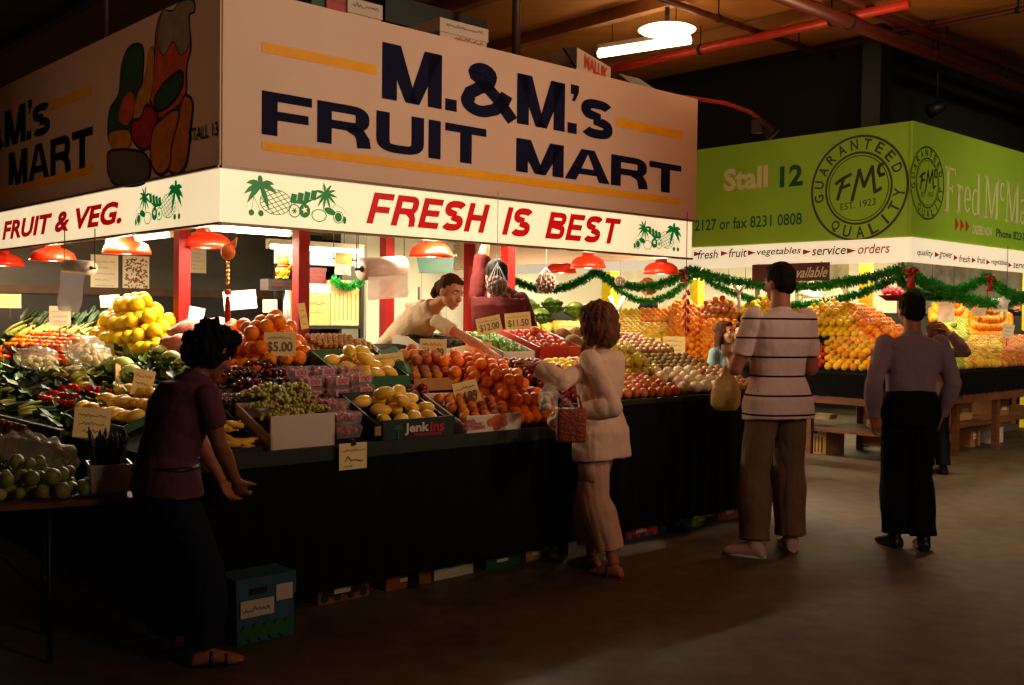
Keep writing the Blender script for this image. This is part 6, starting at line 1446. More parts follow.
class Fig:
    def __init__(s, label, at, yaw_dir, sc=1.0, fat=1.0, J={}, wj={}, name='person', vox=.007, fem=False):
        f = V((*yaw_dir, 0)).normalized(); r = V((f.y, -f.x, 0)); at = V(at)
        s.M = Matrix(((r.x, f.x, 0, at.x), (r.y, f.y, 0, at.y), (0, 0, 1, at.z), (0, 0, 0, 1))); s.Mi = s.M.inverted()
        s.J = {k: V(v)*sc for k, v in BASE.items()}; s.sc = sc; s.fat = fat; s.vox = vox; s.fem = fem
        for k, v in J.items(): s.J[k] = V(v)
        for k, v in wj.items(): s.J[k] = s.Mi @ V(v)
        s.t = thing(name, label, 'person', at); s.at = at
        if fem and 'sl' not in J and 'sl' not in wj:
            for k in ('sl', 'sr'): s.J[k].x *= .9
    def put(s, name, me, m, label=None, parent=None):
        me.transform(s.M); me.transform(Matrix.Translation(-s.at)); me.name = name
        o = link(name, me, m, parent or s.t, (0,0,0))
        if label: o['label'] = label
        for p in me.polygons: p.use_smooth = True
        return o
    def torso(s, mb, off=0, top=True, hem=0, wscale=1, flare=0, tuck=False):
        J = s.J; sc = s.sc; hipax = (J['hr']-J['hl']).normalized(); shax = (J['sr']-J['sl']).normalized(); f = s.fat
        pl, w_, ch, nk = J['pelvis'], J['waist'], J['chest'], J['neck']; dn = (pl-w_).normalized(); mid = (J['sl']+J['sr'])/2
        H = 1.06 if s.fem else 1.0; Wt = .92 if s.fem else 1.0; C_ = .92 if s.fem else 1.0
        st = [(pl+dn*(.10*sc+hem), .150*H+flare, .108+flare, 0), (pl+dn*.03*sc, .170*H, .118, .05), (pl.lerp(w_, .5), .160*H, .112, .15), (w_, .140*Wt, .100, .35), (w_.lerp(ch, .5), .150*Wt, .108, .6), (ch, .168*C_, .118, .8), (ch.lerp(nk, .45), .172*C_, .108, 1), (mid.lerp(nk, .18), .182*C_, .088, 1), (mid.lerp(nk, .6), .125*C_, .078, 1), (nk, .07, .065, 1)]
        if flare: st[1] = (st[1][0], st[1][1]+.016+flare*.5, st[1][2]+.012, st[1][3]); st[0] = (st[0][0], st[1][1]+.006, st[1][2], 0)
        if tuck: st = st[2:]
        if not top: st = st[:4]
        rings = []
        for i, (c, w, d, k) in enumerate(st):
            a = st[min(i+1, len(st)-1)][0]; b = st[max(i-1, 0)][0]; tg = (a-b).normalized(); x = hipax.lerp(shax, k); x = (x-tg*x.dot(tg)).normalized(); y = tg.cross(x)
            ww = w*sc*f*wscale+off; dd = d*sc*f*wscale+off
            rings.append([c+x*ww*math.copysign(abs(math.cos(q))**.85, math.cos(q))+y*dd*math.copysign(abs(math.sin(q))**.85, math.sin(q)) for q in [2*PI*n/24 for n in range(24)]])
        mb.loft(rings)
        if s.fem and top:
            yy = shax.cross((nk-ch).normalized())*-1
            for sg in (-1, 1): mb.ball(ch-shax*0+shax*sg*.075*sc-yy*0+s.fwd()*.075*sc*f, (.062*sc+off, .058*sc+off, .062*sc+off), 14, 10)
    def fwd(s):
        J = s.J; shax = (J['sr']-J['sl']).normalized(); up = (J['neck']-J['chest']).normalized(); return up.cross(shax).normalized()
    def limb(s, mb, pts, rads, stop=None, cap=True):
        """pts joints, rads list of (t, r) along the polyline with t in joint units"""
        t1 = stop if stop is not None else len(pts)-1; n = int(t1*7)+2; P_, R_ = [], []
        for i in range(n):
            t = t1*i/(n-1); k = min(int(t), len(pts)-2); P_.append(pts[k].lerp(pts[k+1], t-k))
            for j in range(len(rads)-1):
                if rads[j][0] <= t <= rads[j+1][0]+1e-6: u = (t-rads[j][0])/(rads[j+1][0]-rads[j][0]); u = u*u*(3-2*u); R_.append(rads[j][1]*(1-u)+rads[j+1][1]*u); break
        mb.tube(P_, R_, 14); 
        for k in range(1, len(pts)-1):
            if t1 > k: mb.ball(pts[k], R_[min(range(n), key=lambda i: (P_[i]-pts[k]).length)], 14, 10)
        mb.ball(P_[0], R_[0], 14, 10); return P_[-1]
    def arm(s, mb, sd, off=0, stop=2.0, loose=0):
        J = s.J; k = s.sc*s.fat*(.88 if s.fem else 1); sh, e, w = J['s'+sd], J['e'+sd], J['w'+sd]
        R_ = [(0, .054*k+off*.7), (.35, .050*k+off*.8), (.95, .040*k+off*.8+loose*.4), (1.25, .042*k+off*.8+loose*.6), (1.9, .028*k+off*.8+loose*.6), (2.0, .027*k+off*.8+loose*.6)]
        s.limb(mb, [sh, e, w], R_, stop)
    def leg(s, mb, sd, off=0, stop=2.0, loose=0):
        J = s.J; k = s.sc*s.fat; h, kn, a = J['h'+sd], J['k'+sd], J['a'+sd]
        R_ = [(0, .080*k+off*.6), (.3, .082*k+off*.9), (.95, .056*k+off+loose*.6), (1.3, .058*k+off+loose), (1.85, .036*k+off+loose*1.3), (2.0, .036*k+off+loose*1.3)]
        s.limb(mb, [h, kn, a], R_, stop)
    def foot(s, mb, sd, off=0, toes=True):
        J = s.J; a, t = J['a'+sd], J['t'+sd]; k = s.sc; d = V((t.x-a.x, t.y-a.y, 0)).normalized(); x = V((d.y, -d.x, 0)); z0 = min(a.z-.055*k, t.z)+0
        g = a.z-.085*s.sc  # sole height
        base = V((a.x, a.y, g)); 
        def R_(u, w, h): c = base+d*u*k+V((0,0,h*k/2+.004)); return [c+x*(w*k+off)*math.cos(q)+V((0,0,(h*k/2+off)*math.sin(q))) for q in [2*PI*n/14 for n in range(14)]]
        mb.loft([R_(-.065, .022, .04), R_(-.05, .033, .065), R_(0, .036, .09), R_(.06, .038, .072), (R_(.12, .045, .048)), R_(.165, .042, .032), R_(.185, .028, .022)])
        if toes:
            for i in range(5): c = base+d*(.172-.010*abs(i-.6)*(1 if i else .2))*k+x*(i-2)*(-1 if sd == 'r' else 1)*-.0155*k+V((0,0,.014)); mb.tube([c-d*.03, c+d*.012*k, c+d*.022*k], [.010, .0095, .006], 8)
    def hand(s, mb, sd, curl=.35, normal=None, fdir=None, spread=.12):
        J = s.J; w, e = J['w'+sd], J['e'+sd]; k = s.sc*(.92 if s.fem else 1); f = V(fdir).normalized() if fdir is not None else (w-e).normalized()
        if normal is None: normal = V((1 if sd == 'l' else -1, 0, 0))
        n = V(normal); n = (n-f*n.dot(f)).normalized(); l = f.cross(n)*(1 if sd == 'l' else -1)  # towards the thumb
        if (l.dot(V((0,1,0)))+l.z*.5) < 0: l = -l
        pc_ = w+f*.05*k; rings = []
        for u, ww, hh_ in ((-.01,.026,.020),(.02,.034,.019),(.055,.041,.017),(.088,.040,.014),(.096,.034,.010)): c = w+f*u*k; rings.append([c+l*ww*k*math.cos(q)+n*hh_*k*math.sin(q) for q in [2*PI*m/14 for m in range(14)]])
        mb.loft(rings)
        for i, (ln, o) in enumerate(((.070,.029),(.078,.010),(.073,-.010),(.058,-.028))):
            p = w+f*.085*k+l*o*k; d = (f+l*spread*(1.2-i*.8)).normalized(); P_ = [p-f*.02]; ang = 0
            for seg, fr in enumerate((.45, .32, .23)):
                ang += curl*(.8, 1.1, .8)[seg]*(1+.12*i); dd = d*math.cos(ang)+n*math.sin(ang); p = p+dd*ln*fr*k; P_.append(p)
            mb.tube(P_, [.0105*k, .0098*k, .0090*k, .0072*k], 8); mb.ball(P_[-1], .0072*k, 8, 6)
        p = w+f*.02*k+l*.028*k; P_ = [p]; d = (f*.55+l*.75+n*.25).normalized(); P_.append(p+d*.038*k); d = (f*.8+l*.35+n*(.25+curl*.5)).normalized(); P_.append(P_[-1]+d*.030*k); P_.append(P_[-1]+(d+n*curl*.4).normalized()*.024*k)
        mb.tube(P_, [.016*k, .0125*k, .0108*k, .008*k], 8); mb.ball(P_[-1], .008*k, 8, 6)
    def headframe(s, look=None, up=None):
        f = V(look).normalized() if look is not None else V((0,1,0)); u = V(up) if up else V((0,0,1)); u = (u-f*u.dot(f)).normalized(); s.hf = (f.cross(u).normalized(), f, u); return s.hf
    def H(s, x, y, z): r, f, u = s.hf; k = s.sc*s.hk; return s.J['head']+r*x*k+f*y*k+u*z*k
    def head(s, mb, look=None, up=None, hk=1.0):
        s.hk = hk/ s.sc*(.5+.5*s.sc); r, f, u = s.headframe(look, up); k = s.sc*s.hk; H = s.H
        q = Matrix((r, f, u)).transposed().to_quaternion()
        B = lambda x, y, z, a, b, c: mb.ball(H(x, y, z), (a*k, b*k, c*k), 18, 14, q)
        B(0, -.012, .022, .076, .096, .092); B(0, .022, -.030, .062, .070, .078); B(0, .040, -.082, .040, .046, .030); B(0, .060, -.100, .022, .022, .018)
        for sg in (-1, 1):
            B(sg*.036, .060, -.030, .024, .024, .024); B(sg*.077, -.012, -.018, .009, .018, .032); B(sg*.030, .076, .022, .022, .012, .009)
            B(sg*.011, .100, -.036, .009, .010, .008)
        mb.tube([H(0, .082, .012), H(0, .098, -.014), H(0, .112, -.034), H(0, .094, -.044)], [.009*k, .011*k, .014*k, .010*k], 10)
        B(0, .086, -.068, .021, .011, .006); B(0, .083, -.078, .018, .011, .007)
        nk = s.J['neck']; mb.tube([nk-(s.J['neck']-s.J['chest']).normalized()*.05, nk.lerp(H(0, -.02, -.05), .5), H(0, -.018, -.04)], [.066*s.sc, .054*s.sc*(.86 if s.fem else 1.05), .056*s.sc*(.86 if s.fem else 1.05)], 16)
    def face(s, smile=False):
        k = s.sc*s.hk; H = s.H
        for sg in (-1, 1):
            c = H(sg*.031, .074, .004); mb = MB(); mb.ball(c, .0125*k, 12, 8); e = s.put('eye', mb.mesh('eye'), m_eyew)
            mb = MB(); mb.ball(c+s.hf[1]*.0065*k, .0075*k, 10, 7); s.put('iris', mb.mesh('iris'), m_iris, parent=e)
            mb = MB(); mb.tube([H(sg*.016, .094, .024), H(sg*.032, .091, .030), H(sg*.048, .078, .024)], [.003*k, .004*k, .002*k], 6); s.put('eyebrow', mb.mesh('eyebrow'), s.hm)
        mb = MB(); w_ = .026 if smile else .020; mb.tube([H(-w_, .086, -.071+(.006 if smile else 0)), H(-w_*.4, .097, -.073), H(w_*.4, .097, -.073), H(w_, .086, -.071+(.006 if smile else 0))], [.002*k, .0055*k, .0055*k, .002*k], 8, flat=.7)
        s.put('lips', mb.mesh('lips'), m_lip)
    def hair(s, blobs, m, wr=.008, name='hair', vox=None, seed=3):
        mb = MB(); r, f, u = s.hf; q = Matrix((r, f, u)).transposed().to_quaternion(); k = s.sc*s.hk
        for (x, y, z, a, b, c) in blobs: mb.ball(s.H(x, y, z), (a*k, b*k, c*k), 18, 14, q)
        me = union(mb, vox or s.vox, 2, 0)
        for v, n in [(v, v.normal.copy()) for v in me.vertices]:
            c = v.co; v.co = c+n*wr*(noise.noise(V((c.x*38, c.y*38, c.z*16))+V((seed,0,0)))+.5*noise.noise(c*90))
        s.hm = m; return s.put(name, me, m)
    def body(s, m, hands=None, feet=True, stop=2.0, look=None, up=None, hk=1.0, legs=True):
        mb = MB(); s.torso(mb); s.head(mb, look, up, hk)
        for sd in 'lr':
            s.arm(mb, sd); s.hand(mb, sd, **((hands or {}).get(sd, {})))
            s.leg(mb, sd)
            if feet: s.foot(mb, sd)
        me = union(mb, s.vox, 2); return s.put('body', me, m)
    def shirt(s, m, sleeve=.55, off=.014, hem=.02, loose=.012, wr=.010, name='shirt', flare=.01, collar=True, label=None, seed=1, tuck=False):
        mb = MB(); s.torso(mb, off, True, hem, 1, flare, tuck)
        for sd in 'lr': s.arm(mb, sd, off, sleeve, loose)
        if collar: nk = s.J['neck']; up = (s.J['head']-nk).normalized(); mb.tube([nk-up*.03, nk+up*.022], [.078*s.sc, .070*s.sc], 16)
        return s.put(name, union(mb, s.vox, 3, wr, seed, (1, 1, .8)), m, label)
    def trousers(s, m, stop=1.93, off=.012, loose=.022, wr=.012, name='trousers', seed=2, tw=.5):
        mb = MB(); s.torso(mb, off*tw, False, .02)
        for sd in 'lr': s.leg(mb, sd, off, stop, loose)
        return s.put(name, union(mb, s.vox, 3, wr, seed, (1, 1, .45)), m)
    def shoes(s, m, sole=None, label=None):
        for sd in 'lr':
            mb = MB(); s.foot(mb, sd, .010, False); a = s.J['a'+sd]; mb.tube([V((a.x, a.y, a.z-.03)), V((a.x, a.y, a.z+.02*s.sc))], [.048*s.sc, .045*s.sc], 14)
            sh = s.put('shoe', union(mb, s.vox, 2), m, label)
            if sole:
                t = s.J['t'+sd]; d = V((t.x-a.x, t.y-a.y, 0)).normalized(); x = V((d.y, -d.x, 0)); g = a.z-.085*s.sc; k = s.sc
                mb = MB(); pts = [V((a.x, a.y, g-.004))+d*(.06+.135*math.cos(q))*k+x*(.048+.008*math.cos(q))*k*math.sin(q) for q in [2*PI*n/20 for n in range(20)]]; mb.prism(pts, (0, 0, .018)); s.put('sole', mb.mesh('sole'), sole, parent=sh)
    def sandals(s, m):
        for sd in 'lr':
            a, t = s.J['a'+sd], s.J['t'+sd]; d = V((t.x-a.x, t.y-a.y, 0)).normalized(); x = V((d.y, -d.x, 0)); g = a.z-.085*s.sc; k = s.sc
            mb = MB(); pts = [V((a.x, a.y, g-.010))+d*(.06+.13*math.cos(q))*k+x*(.042+.008*math.cos(q))*k*math.sin(q) for q in [2*PI*n/20 for n in range(20)]]; mb.prism(pts, (0, 0, .012))
            for u in (.10, .03): c = V((a.x, a.y, g))+d*u*k; mb.tube([c-x*.046*k, c-x*.03*k+V((0,0,.05 if u > .05 else .07))*k, c+x*.03*k+V((0,0,.05 if u > .05 else .07))*k, c+x*.046*k], .008, 6)
            s.put('sandal', mb.mesh('sandal'), m)
HAIR_SHORT = [(0, -.020, .040, .086, .098, .092), (0, -.055, -.01, .076, .062, .075), (0, .025, .085, .062, .06, .035)]
HAIR_BOB = [(0, -.020, .040, .094, .104, .096), (-.07, -.02, -.04, .034, .070, .085), (.07, -.02, -.04, .034, .070, .085), (0, -.075, -.04, .085, .050, .095), (0, .035, .082, .068, .058, .038)]
# --- man in striped polo shirt
fL, fR = at_z(752, 556, 0), at_z(788, 549, 0); ctr = (fL+fR)/2
m_striped = mat('striped_polo', (232, 204, 194), .85, .05, 5, bump=.35, bscale=14, spec=.15)
def _stripes(m, z0, per, w_, dark, n_=8):
    nt = m.node_tree; N = nt.nodes; L = nt.links; b = N['Principled BSDF']; src = b.inputs['Base Color'].links[0].from_socket
    tc = N.new('ShaderNodeTexCoord'); sp = N.new('ShaderNodeSeparateXYZ'); L.new(tc.outputs['Object'], sp.inputs[0])
    a = N.new('ShaderNodeMath'); a.operation = 'SUBTRACT'; a.inputs[1].default_value = z0; L.new(sp.outputs['Z'], a.inputs[0])
    d_ = N.new('ShaderNodeMath'); d_.operation = 'DIVIDE'; d_.inputs[1].default_value = per; L.new(a.outputs[0], d_.inputs[0])
    f_ = N.new('ShaderNodeMath'); f_.operation = 'FRACT'; L.new(d_.outputs[0], f_.inputs[0])
    r = N.new('ShaderNodeValToRGB'); r.color_ramp.interpolation = 'CONSTANT'; e = r.color_ramp.elements; e[0].position = 0; e[0].color = (1,1,1,1); e[1].position = w_; e[1].color = (0,0,0,1)
    L.new(f_.outputs[0], r.inputs['Fac']); mx = N.new('ShaderNodeMixRGB'); L.new(r.outputs['Color'], mx.inputs['Fac']); L.new(src, mx.inputs['Color1']); mx.inputs['Color2'].default_value = (*srgb(dark), 1); L.new(mx.outputs['Color'], b.inputs['Base Color'])
_stripes(m_striped, .045, .123, .10, (34, 24, 34))
g = Fig('tall man seen from behind in a pale striped polo and khaki trousers', ctr+V((.03, 0, 0)), (-.30, .95), 1.075, 1.06, wj=dict(),
        J=dict(el=(-.29,.04,1.20), wl=(-.21,.25,1.25), er=(.27,.03,1.20), wr=(.12,.26,1.30), head=(.02,.045,1.765)))
for sd, p in (('l', fL), ('r', fR)):
    q = g.Mi @ p; g.J['a'+sd] = V((q.x, q.y-.03, .092)); g.J['t'+sd] = V((q.x+(-.12 if sd == 'l' else .05), q.y+.11, .03)); g.J['k'+sd] = V(((q.x+g.J['h'+sd].x)/2+(-.01 if sd == 'l' else .01), q.y*.5+.03, .53))
g.J['hl'].z += .0; g.body(m_sk2, dict(l=dict(curl=.8, normal=(1,.2,-.3)), r=dict(curl=.7, normal=(-1,0,-.3))), look=(-.25, 1, -.05))
g.hair(HAIR_SHORT, hairm('black_hair', (20, 14, 12)), .006); g.face()
g.shirt(m_striped, .72, .018, .05, .02, .010, 'polo_shirt', .012); g.trousers(clothm('khaki_cloth', (122, 96, 70)), 1.97, .016, .034, .016); g.shoes(mat('pale_trainer', (206, 170, 150), .6, .1), m_white)
wl_ = g.M @ g.J['wl']
p = wl_+V((-.02, .03, -.04)); t = thing('shopping_bag', 'pale yellow plastic bag hanging from the hand of the striped-shirt man', 'bag', p-V((0,0,.30)))
mb = MB(); rings = []
for i, (z, w_, d_) in enumerate(((0, .015, .012), (-.05, .03, .02), (-.10, .075, .045), (-.18, .10, .06), (-.26, .10, .06), (-.30, .07, .04))):
    rings.append([p+V((w_*math.cos(q)*(1+.12*noise.noise(V((i*.7, n*.9, 0)))), d_*math.sin(q), z)) for n, q in enumerate([2*PI*k/16 for k in range(16)])])
part('bag', mb.loft(rings), mat('yellow_plastic_bag', (226, 196, 116), .4, .08, 12, bump=.5, bscale=25), t)
p = g.M @ (g.J['wl']+V((.0, .06, .06))); solo('paper_cup', MB().lathe([(.026, -.04), (.034, .04), (.030, .04), (.028, .02)], 14, p), m_wpap, 'crumpled white cup held up by the man in the striped polo', 'cup', p)
wst = g.M @ V((-.17, -.07, 1.02)); solo('phone_pouch', MB().obox(wst, (1,0,0), (0,1,0), (0,0,1), .02, .02, .05), m_blackm, 'small black pouch clipped at the striped-shirt man\'s waist', 'pouch', wst)
# --- man in lilac shirt
fL, fR = at_z(893, 546, 0), at_z(922, 549, 0); ctr = (fL+fR)/2
k_ = 6.9/F
g = Fig('man in a lilac long-sleeved shirt and black trousers walking away', ctr, (-.02, 1), .975, 1.06, J=dict(sl=(-.185,-.01,1.37), sr=(.185,-.01,1.37), el=(-.275,-.06,1.11), wl=(-.245,.02,.86), er=(.265,-.05,1.11), wr=(.225,.06,.87)))
for sd, p in (('l', fL), ('r', fR)):
    q = g.Mi @ p; dy = .0; g.J['a'+sd] = V((q.x, q.y-.02, .083)); g.J['t'+sd] = V((q.x+(-.03 if sd == 'l' else .04), q.y+.13, .03)); g.J['k'+sd] = V((q.x*.9, q.y*.4+.05, .48))
g.body(m_sk2, dict(l=dict(curl=.5), r=dict(curl=.5)), look=(-.05, 1, -.1)); g.hair(HAIR_SHORT, MATS['black_hair'], .005); g.face()
g.shirt(clothm('lilac_cloth', (146, 126, 136)), 1.9, .014, .0, .012, .010, 'shirt', .0, tuck=True); g.trousers(clothm('black_trouser_cloth', (10, 9, 11)), 1.98, .018, .024, .006, tw=1.3); g.shoes(mat('black_leather', (12, 10, 10), .35, .1), m_blackm)
mb = MB(); J = g.J; c = J['pelvis']; mb.lathe([(.178, -.02), (.182, 0), (.178, .02)], 28, (0, 0, 0)); 
for v in mb.bm.verts: v.co = V((v.co.x, v.co.y*.72, v.co.z))+c+V((0, 0, .035))
g.put('belt', mb.mesh('belt'), m_blackm)
# --- shopper in white
fN, fF = at_z(607, 576, 0), at_z(585, 567, 0); ctr = (fN+fF)/2+V((.02, .05, 0))
g = Fig('shopper with bobbed brown hair in a loose white shirt and cropped white trousers', ctr, (-.80, .60), .90, 1.06, fem=True, wj=dict(er=at_d(562, 381, 6.04), wr=at_d(534, 366, 6.10), el=at_d(612, 408, 5.90), wl=at_d(577, 411, 5.92)), J=dict(head=(0, .045, 1.475)))
for sd, p in (('l', fN), ('r', fF)):
    q = g.Mi @ p; g.J['a'+sd] = V((q.x, q.y-.05, .077)); g.J['t'+sd] = V((q.x, q.y+.10, .03)); g.J['k'+sd] = V((q.x*.9, q.y*.5+.03, .45))
g.body(m_sk2, dict(l=dict(curl=1.0, normal=(.6,0,-1)), r=dict(curl=.35, normal=(0,0,-1), spread=.05, fdir=g.Mi.to_3x3() @ (at_d(508, 355, 6.22)-at_d(534, 366, 6.10)))), look=(.10, 1, -.12), hk=1.06); g.hair([(x*1.05, y-.01, z, a*1.18, b*1.15, c_*1.12) for x, y, z, a, b, c_ in HAIR_BOB], hairm('brown_hair', (100, 60, 34)), .014); g.face()
m_wcl = clothm('white_linen', (226, 190, 162)); g.shirt(m_wcl, 1.86, .020, .10, .022, .014, 'shirt', .022); g.trousers(clothm('off_white_cotton', (206, 162, 130)), 1.80, .016, .030, .018)
for sd in 'l':
    mb = MB(); c = g.J['h'+sd].lerp(g.J['k'+sd], .55)+V((-.10 if sd == 'l' else .10, 0, 0)); mb.obox(c+V((.016,0,0)), (0,1,0), (0,0,1), (1,0,.05), .055, .06, .008); g.put('cargo_pocket', mb.mesh('cargo_pocket'), MATS['off_white_cotton'])
g.sandals(mat('brown_leather', (110, 64, 40), .5, .2))
wl_ = g.M @ g.J['wl']
m_bask = mat('orange_wicker', (150, 66, 28), .5, .45, 60, bump=1.0, bscale=70)
p = at_d(571, 425, 5.86); t = thing('wicker_handbag', 'orange-brown woven handbag held by the shopper in white', 'bag', p-V((0,0,.09)))
mb = MB(); rings = []
for z, s_ in ((-.095, .92), (-.08, 1.0), (.04, 1.0), (.09, .97), (.095, .9)):
    rings.append([p+V((.085*s_*math.copysign(abs(math.cos(q))**.4, math.cos(q)), .05*s_*math.copysign(abs(math.sin(q))**.4, math.sin(q)), z)) for q in [2*PI*k/28 for k in range(28)]])
part('bag', mb.loft(rings), m_bask, t); part('handle', MB().tube([p+V((-.06,0,.09)), p+V((-.045,0,.16)), p+V((0,0,.19)), p+V((.045,0,.16)), p+V((.06,0,.09))], .007, 8), m_bask, t)
for i, (px, py, r_, lb) in enumerate(((548, 402, .075, 'clear bag of pale produce hanging from the shopper in white'), (556, 420, .055, 'smaller clear bag hanging behind the woven handbag'))):
    p = at_d(px, py, 5.98+.05*i)-V((0,0,.06)); mb = MB()
    for j in range(7): mb.ball(p+V((random.uniform(-.03,.03), random.uniform(-.03,.03), .03+random.random()*.07)), .024, 8, 6)
    tt = film_bag(p, r_, 20+i, lb, sq_=(.8, .6, 1.1), inner=mb, im=m_foam, iname='produce'); q = p+V((0,0,r_*2.1)); part('handle', MB().tube([q-V((0,0,.02)), q.lerp(wl_, .5), wl_], [.018, .010, .008], 8), m_film, tt)
# --- bending shopper in front left
g_at = at_z(185, 662, 0); D_ = 4.42
g_at = V((at_d(182, 500, 4.45).x, 4.48, 0))
g = Fig('shopper with short black curly hair in a purple top bending over the front counter', g_at, (.78, .62), .90, 1.12, fem=True, wj=dict(
    pelvis=at_d(166, 484, 4.48), waist=at_d(168, 456, 4.48), chest=at_d(180, 412, 4.50), neck=at_d(197, 378, 4.54), head=at_d(211, 352, 4.58),
    sr=at_d(207, 398, 4.40), sl=at_d(178, 392, 4.66), er=at_d(219, 443, 4.44), wr=at_d(236, 481, 4.56), el=at_d(200, 440, 4.74), wl=at_d(222, 482, 4.74)))
q = g.J['pelvis']; r_ = .085
g.J['hr'] = q+V((r_, 0, -.04)); g.J['hl'] = q+V((-r_, 0, -.04)); w2 = g.Mi
a = w2 @ at_z(204, 666, 0); g.J['ar'] = V((a.x, a.y, .077)); g.J['tr'] = V((a.x+.04, a.y+.12, .03)); g.J['kr'] = w2 @ at_d(205, 572, 4.46)
a = w2 @ at_z(165, 652, 0); g.J['al'] = V((a.x, a.y, .077)); g.J['tl'] = V((a.x, a.y+.12, .03)); g.J['kl'] = w2 @ at_d(178, 570, 4.62)
g.body(m_sk3, dict(r=dict(curl=.55, normal=(-.6,.5,0)), l=dict(curl=.5, normal=(.8,.5,0))), look=(.0, 1, -.45), up=(0, .3, 1))
g.hair([(0, -.015, .045, .098, .108, .098), (0, -.07, -.01, .090, .062, .09), (-.06, -.02, -.01, .045, .07, .07), (.06, -.02, -.01, .045, .07, .07), (0, .045, .085, .075, .060, .045)], hairm('curly_black_hair', (14, 11, 10)), .028); g.face()
g.shirt(clothm('purple_jersey', (100, 62, 74)), .62, .014, -.06, .016, .012, 'top', .006); g.trousers(clothm('dark_denim', (26, 32, 44)), 1.95, .014, .028, .016); g.sandals(m_blackm)
mb = MB(); c = g.J['waist'].lerp(g.J['pelvis'], .35); mb.lathe([(.172, -.012), (.176, 0), (.172, .012)], 28, (0,0,0))
for v in mb.bm.verts: v.co = V((v.co.x, v.co.y*.74, v.co.z))+c
g.put('belt_strap', mb.mesh('belt_strap'), m_blackm)
# --- leaning attendant
PZ = .24
pel = at_d(380, 368, 7.52); foot_ = V((pel.x, pel.y+.03, PZ))
fw = V((.80, -.38, 0)).normalized()
g = Fig('attendant in a beige T-shirt leaning over the counter with arm stretched out', foot_, (fw.x, fw.y), .93, .98, fem=True, wj=dict(
    pelvis=pel, waist=at_d(388, 350, 7.48), chest=at_d(409, 331, 7.40), neck=at_d(432, 308, 7.30), head=at_d(451, 292, 7.18),
    sr=at_d(437, 322, 7.16), sl=at_d(420, 310, 7.48), er=at_d(463, 336, 7.02), wr=at_d(487, 350, 6.90), el=at_d(409, 305, 7.75), wl=at_d(420, 322, 7.70)))
for sd, sg in (('l', -1), ('r', 1)):
    g.J['h'+sd] = g.J['pelvis']+V((sg*.085, 0, -.04)); g.J['a'+sd] = V((sg*.10, -.02-.05*sg, .079)); g.J['t'+sd] = V((sg*.11, .13, .03)); g.J['k'+sd] = V((sg*.10, .0, .46))
g.body(m_sk1, dict(r=dict(curl=.35, normal=(0,0,-1)), l=dict(curl=.5)), look=(.30, .95, -.28), up=(-.05, .35, .95))
g.hair([(0, -.028, .042, .084, .092, .088), (0, -.06, .0, .070, .05, .07), (0, .022, .085, .060, .052, .03), (.0, -.125, .01, .042, .045, .05), (0, -.155, -.04, .03, .035, .05)], hairm('dark_brown_hair', (74, 40, 24)), .006); g.face(True)
g.shirt(clothm('beige_jersey', (226, 202, 166)), .62, .014, .05, .014, .012, 'tshirt', .01); g.trousers(clothm('dark_blue_cloth', (30, 34, 48)), 1.95, .012, .02); g.shoes(m_blackm)
# --- man in maroon with raised arm, back turned
c = at_d(499, 300, 8.35); foot_ = V((c.x, c.y, PZ))
g = Fig('man in maroon seen from behind with one arm raised to the post', foot_, (-.25, 1), .99, 1.22, wj=dict(sl=at_d(478, 298, 8.4), el=at_d(481, 266, 8.5), wl=at_d(487, 238, 8.55)), J=dict(head=(-.02,.03,1.60), er=(.30,.08,1.15), wr=(.16,.30,1.10)))
g.body(m_sk3, dict(l=dict(curl=.9), r=dict(curl=.5)), look=(-.1, 1, -.1), hk=1.08); g.hair(HAIR_SHORT, MATS['black_hair'], .006); g.face()
g.shirt(clothm('maroon_cloth', (74, 18, 20)), 1.35, .016, .04, .016, .012, 'jumper', .01); g.trousers(clothm('dark_blue_cloth', (30, 34, 48)), 1.95, .012, .02); g.shoes(m_blackm)
# --- two children beyond the counter end
for i, (px, py, dp, dirn, lab, h_, shc) in enumerate(((723, 333, 9.75, (.75, -.65), 'long-haired child in a light blue and black jacket facing right with open mouth', 1.52, (124, 150, 158)), (743, 334, 10.1, (-.6, -.8), 'dark-haired child half hidden behind the tall striped-shirt man', 1.50, (60, 50, 56)))):
    c = at_d(px, py, dp); sc_ = (c.z)/1.635
    g = Fig(lab, (c.x, c.y, 0), dirn, sc_, .92, fem=True, vox=.009, J={})
    g.body(m_sk1, look=(.1, 1, .1)); g.hair([(0, -.025, .036, .088, .098, .094), (-.07, -.03, -.06, .030, .050, .10), (.07, -.03, -.06, .030, .050, .10), (0, -.08, -.08, .075, .040, .12), (0, .022, .085, .064, .055, .034)], MATS['dark_brown_hair'] if i == 0 else MATS['black_hair'], .008); g.face()
    m_j = clothm('jacket_%d' % i, shc); g.shirt(m_j, 1.85, .02, .04, .014, .01, 'jacket', .01); g.trousers(clothm('dark_blue_cloth', (30, 34, 48)), 1.95, .012, .02); g.shoes(m_blackm)
    if i == 0:
        for sg in (-1, 1):
            J = g.J; q = [J['sl'].lerp(J['sr'], .5+sg*.30)+V((0, .02, .06)), J['chest']+V((sg*.10, .125, 0))*sc_, J['waist']+V((sg*.10, .12, 0))*sc_]; mb = MB(); mb.tube(q, .028, 8, flat=.5); g.put('black_stripe', mb.mesh('black_stripe'), m_blackm)
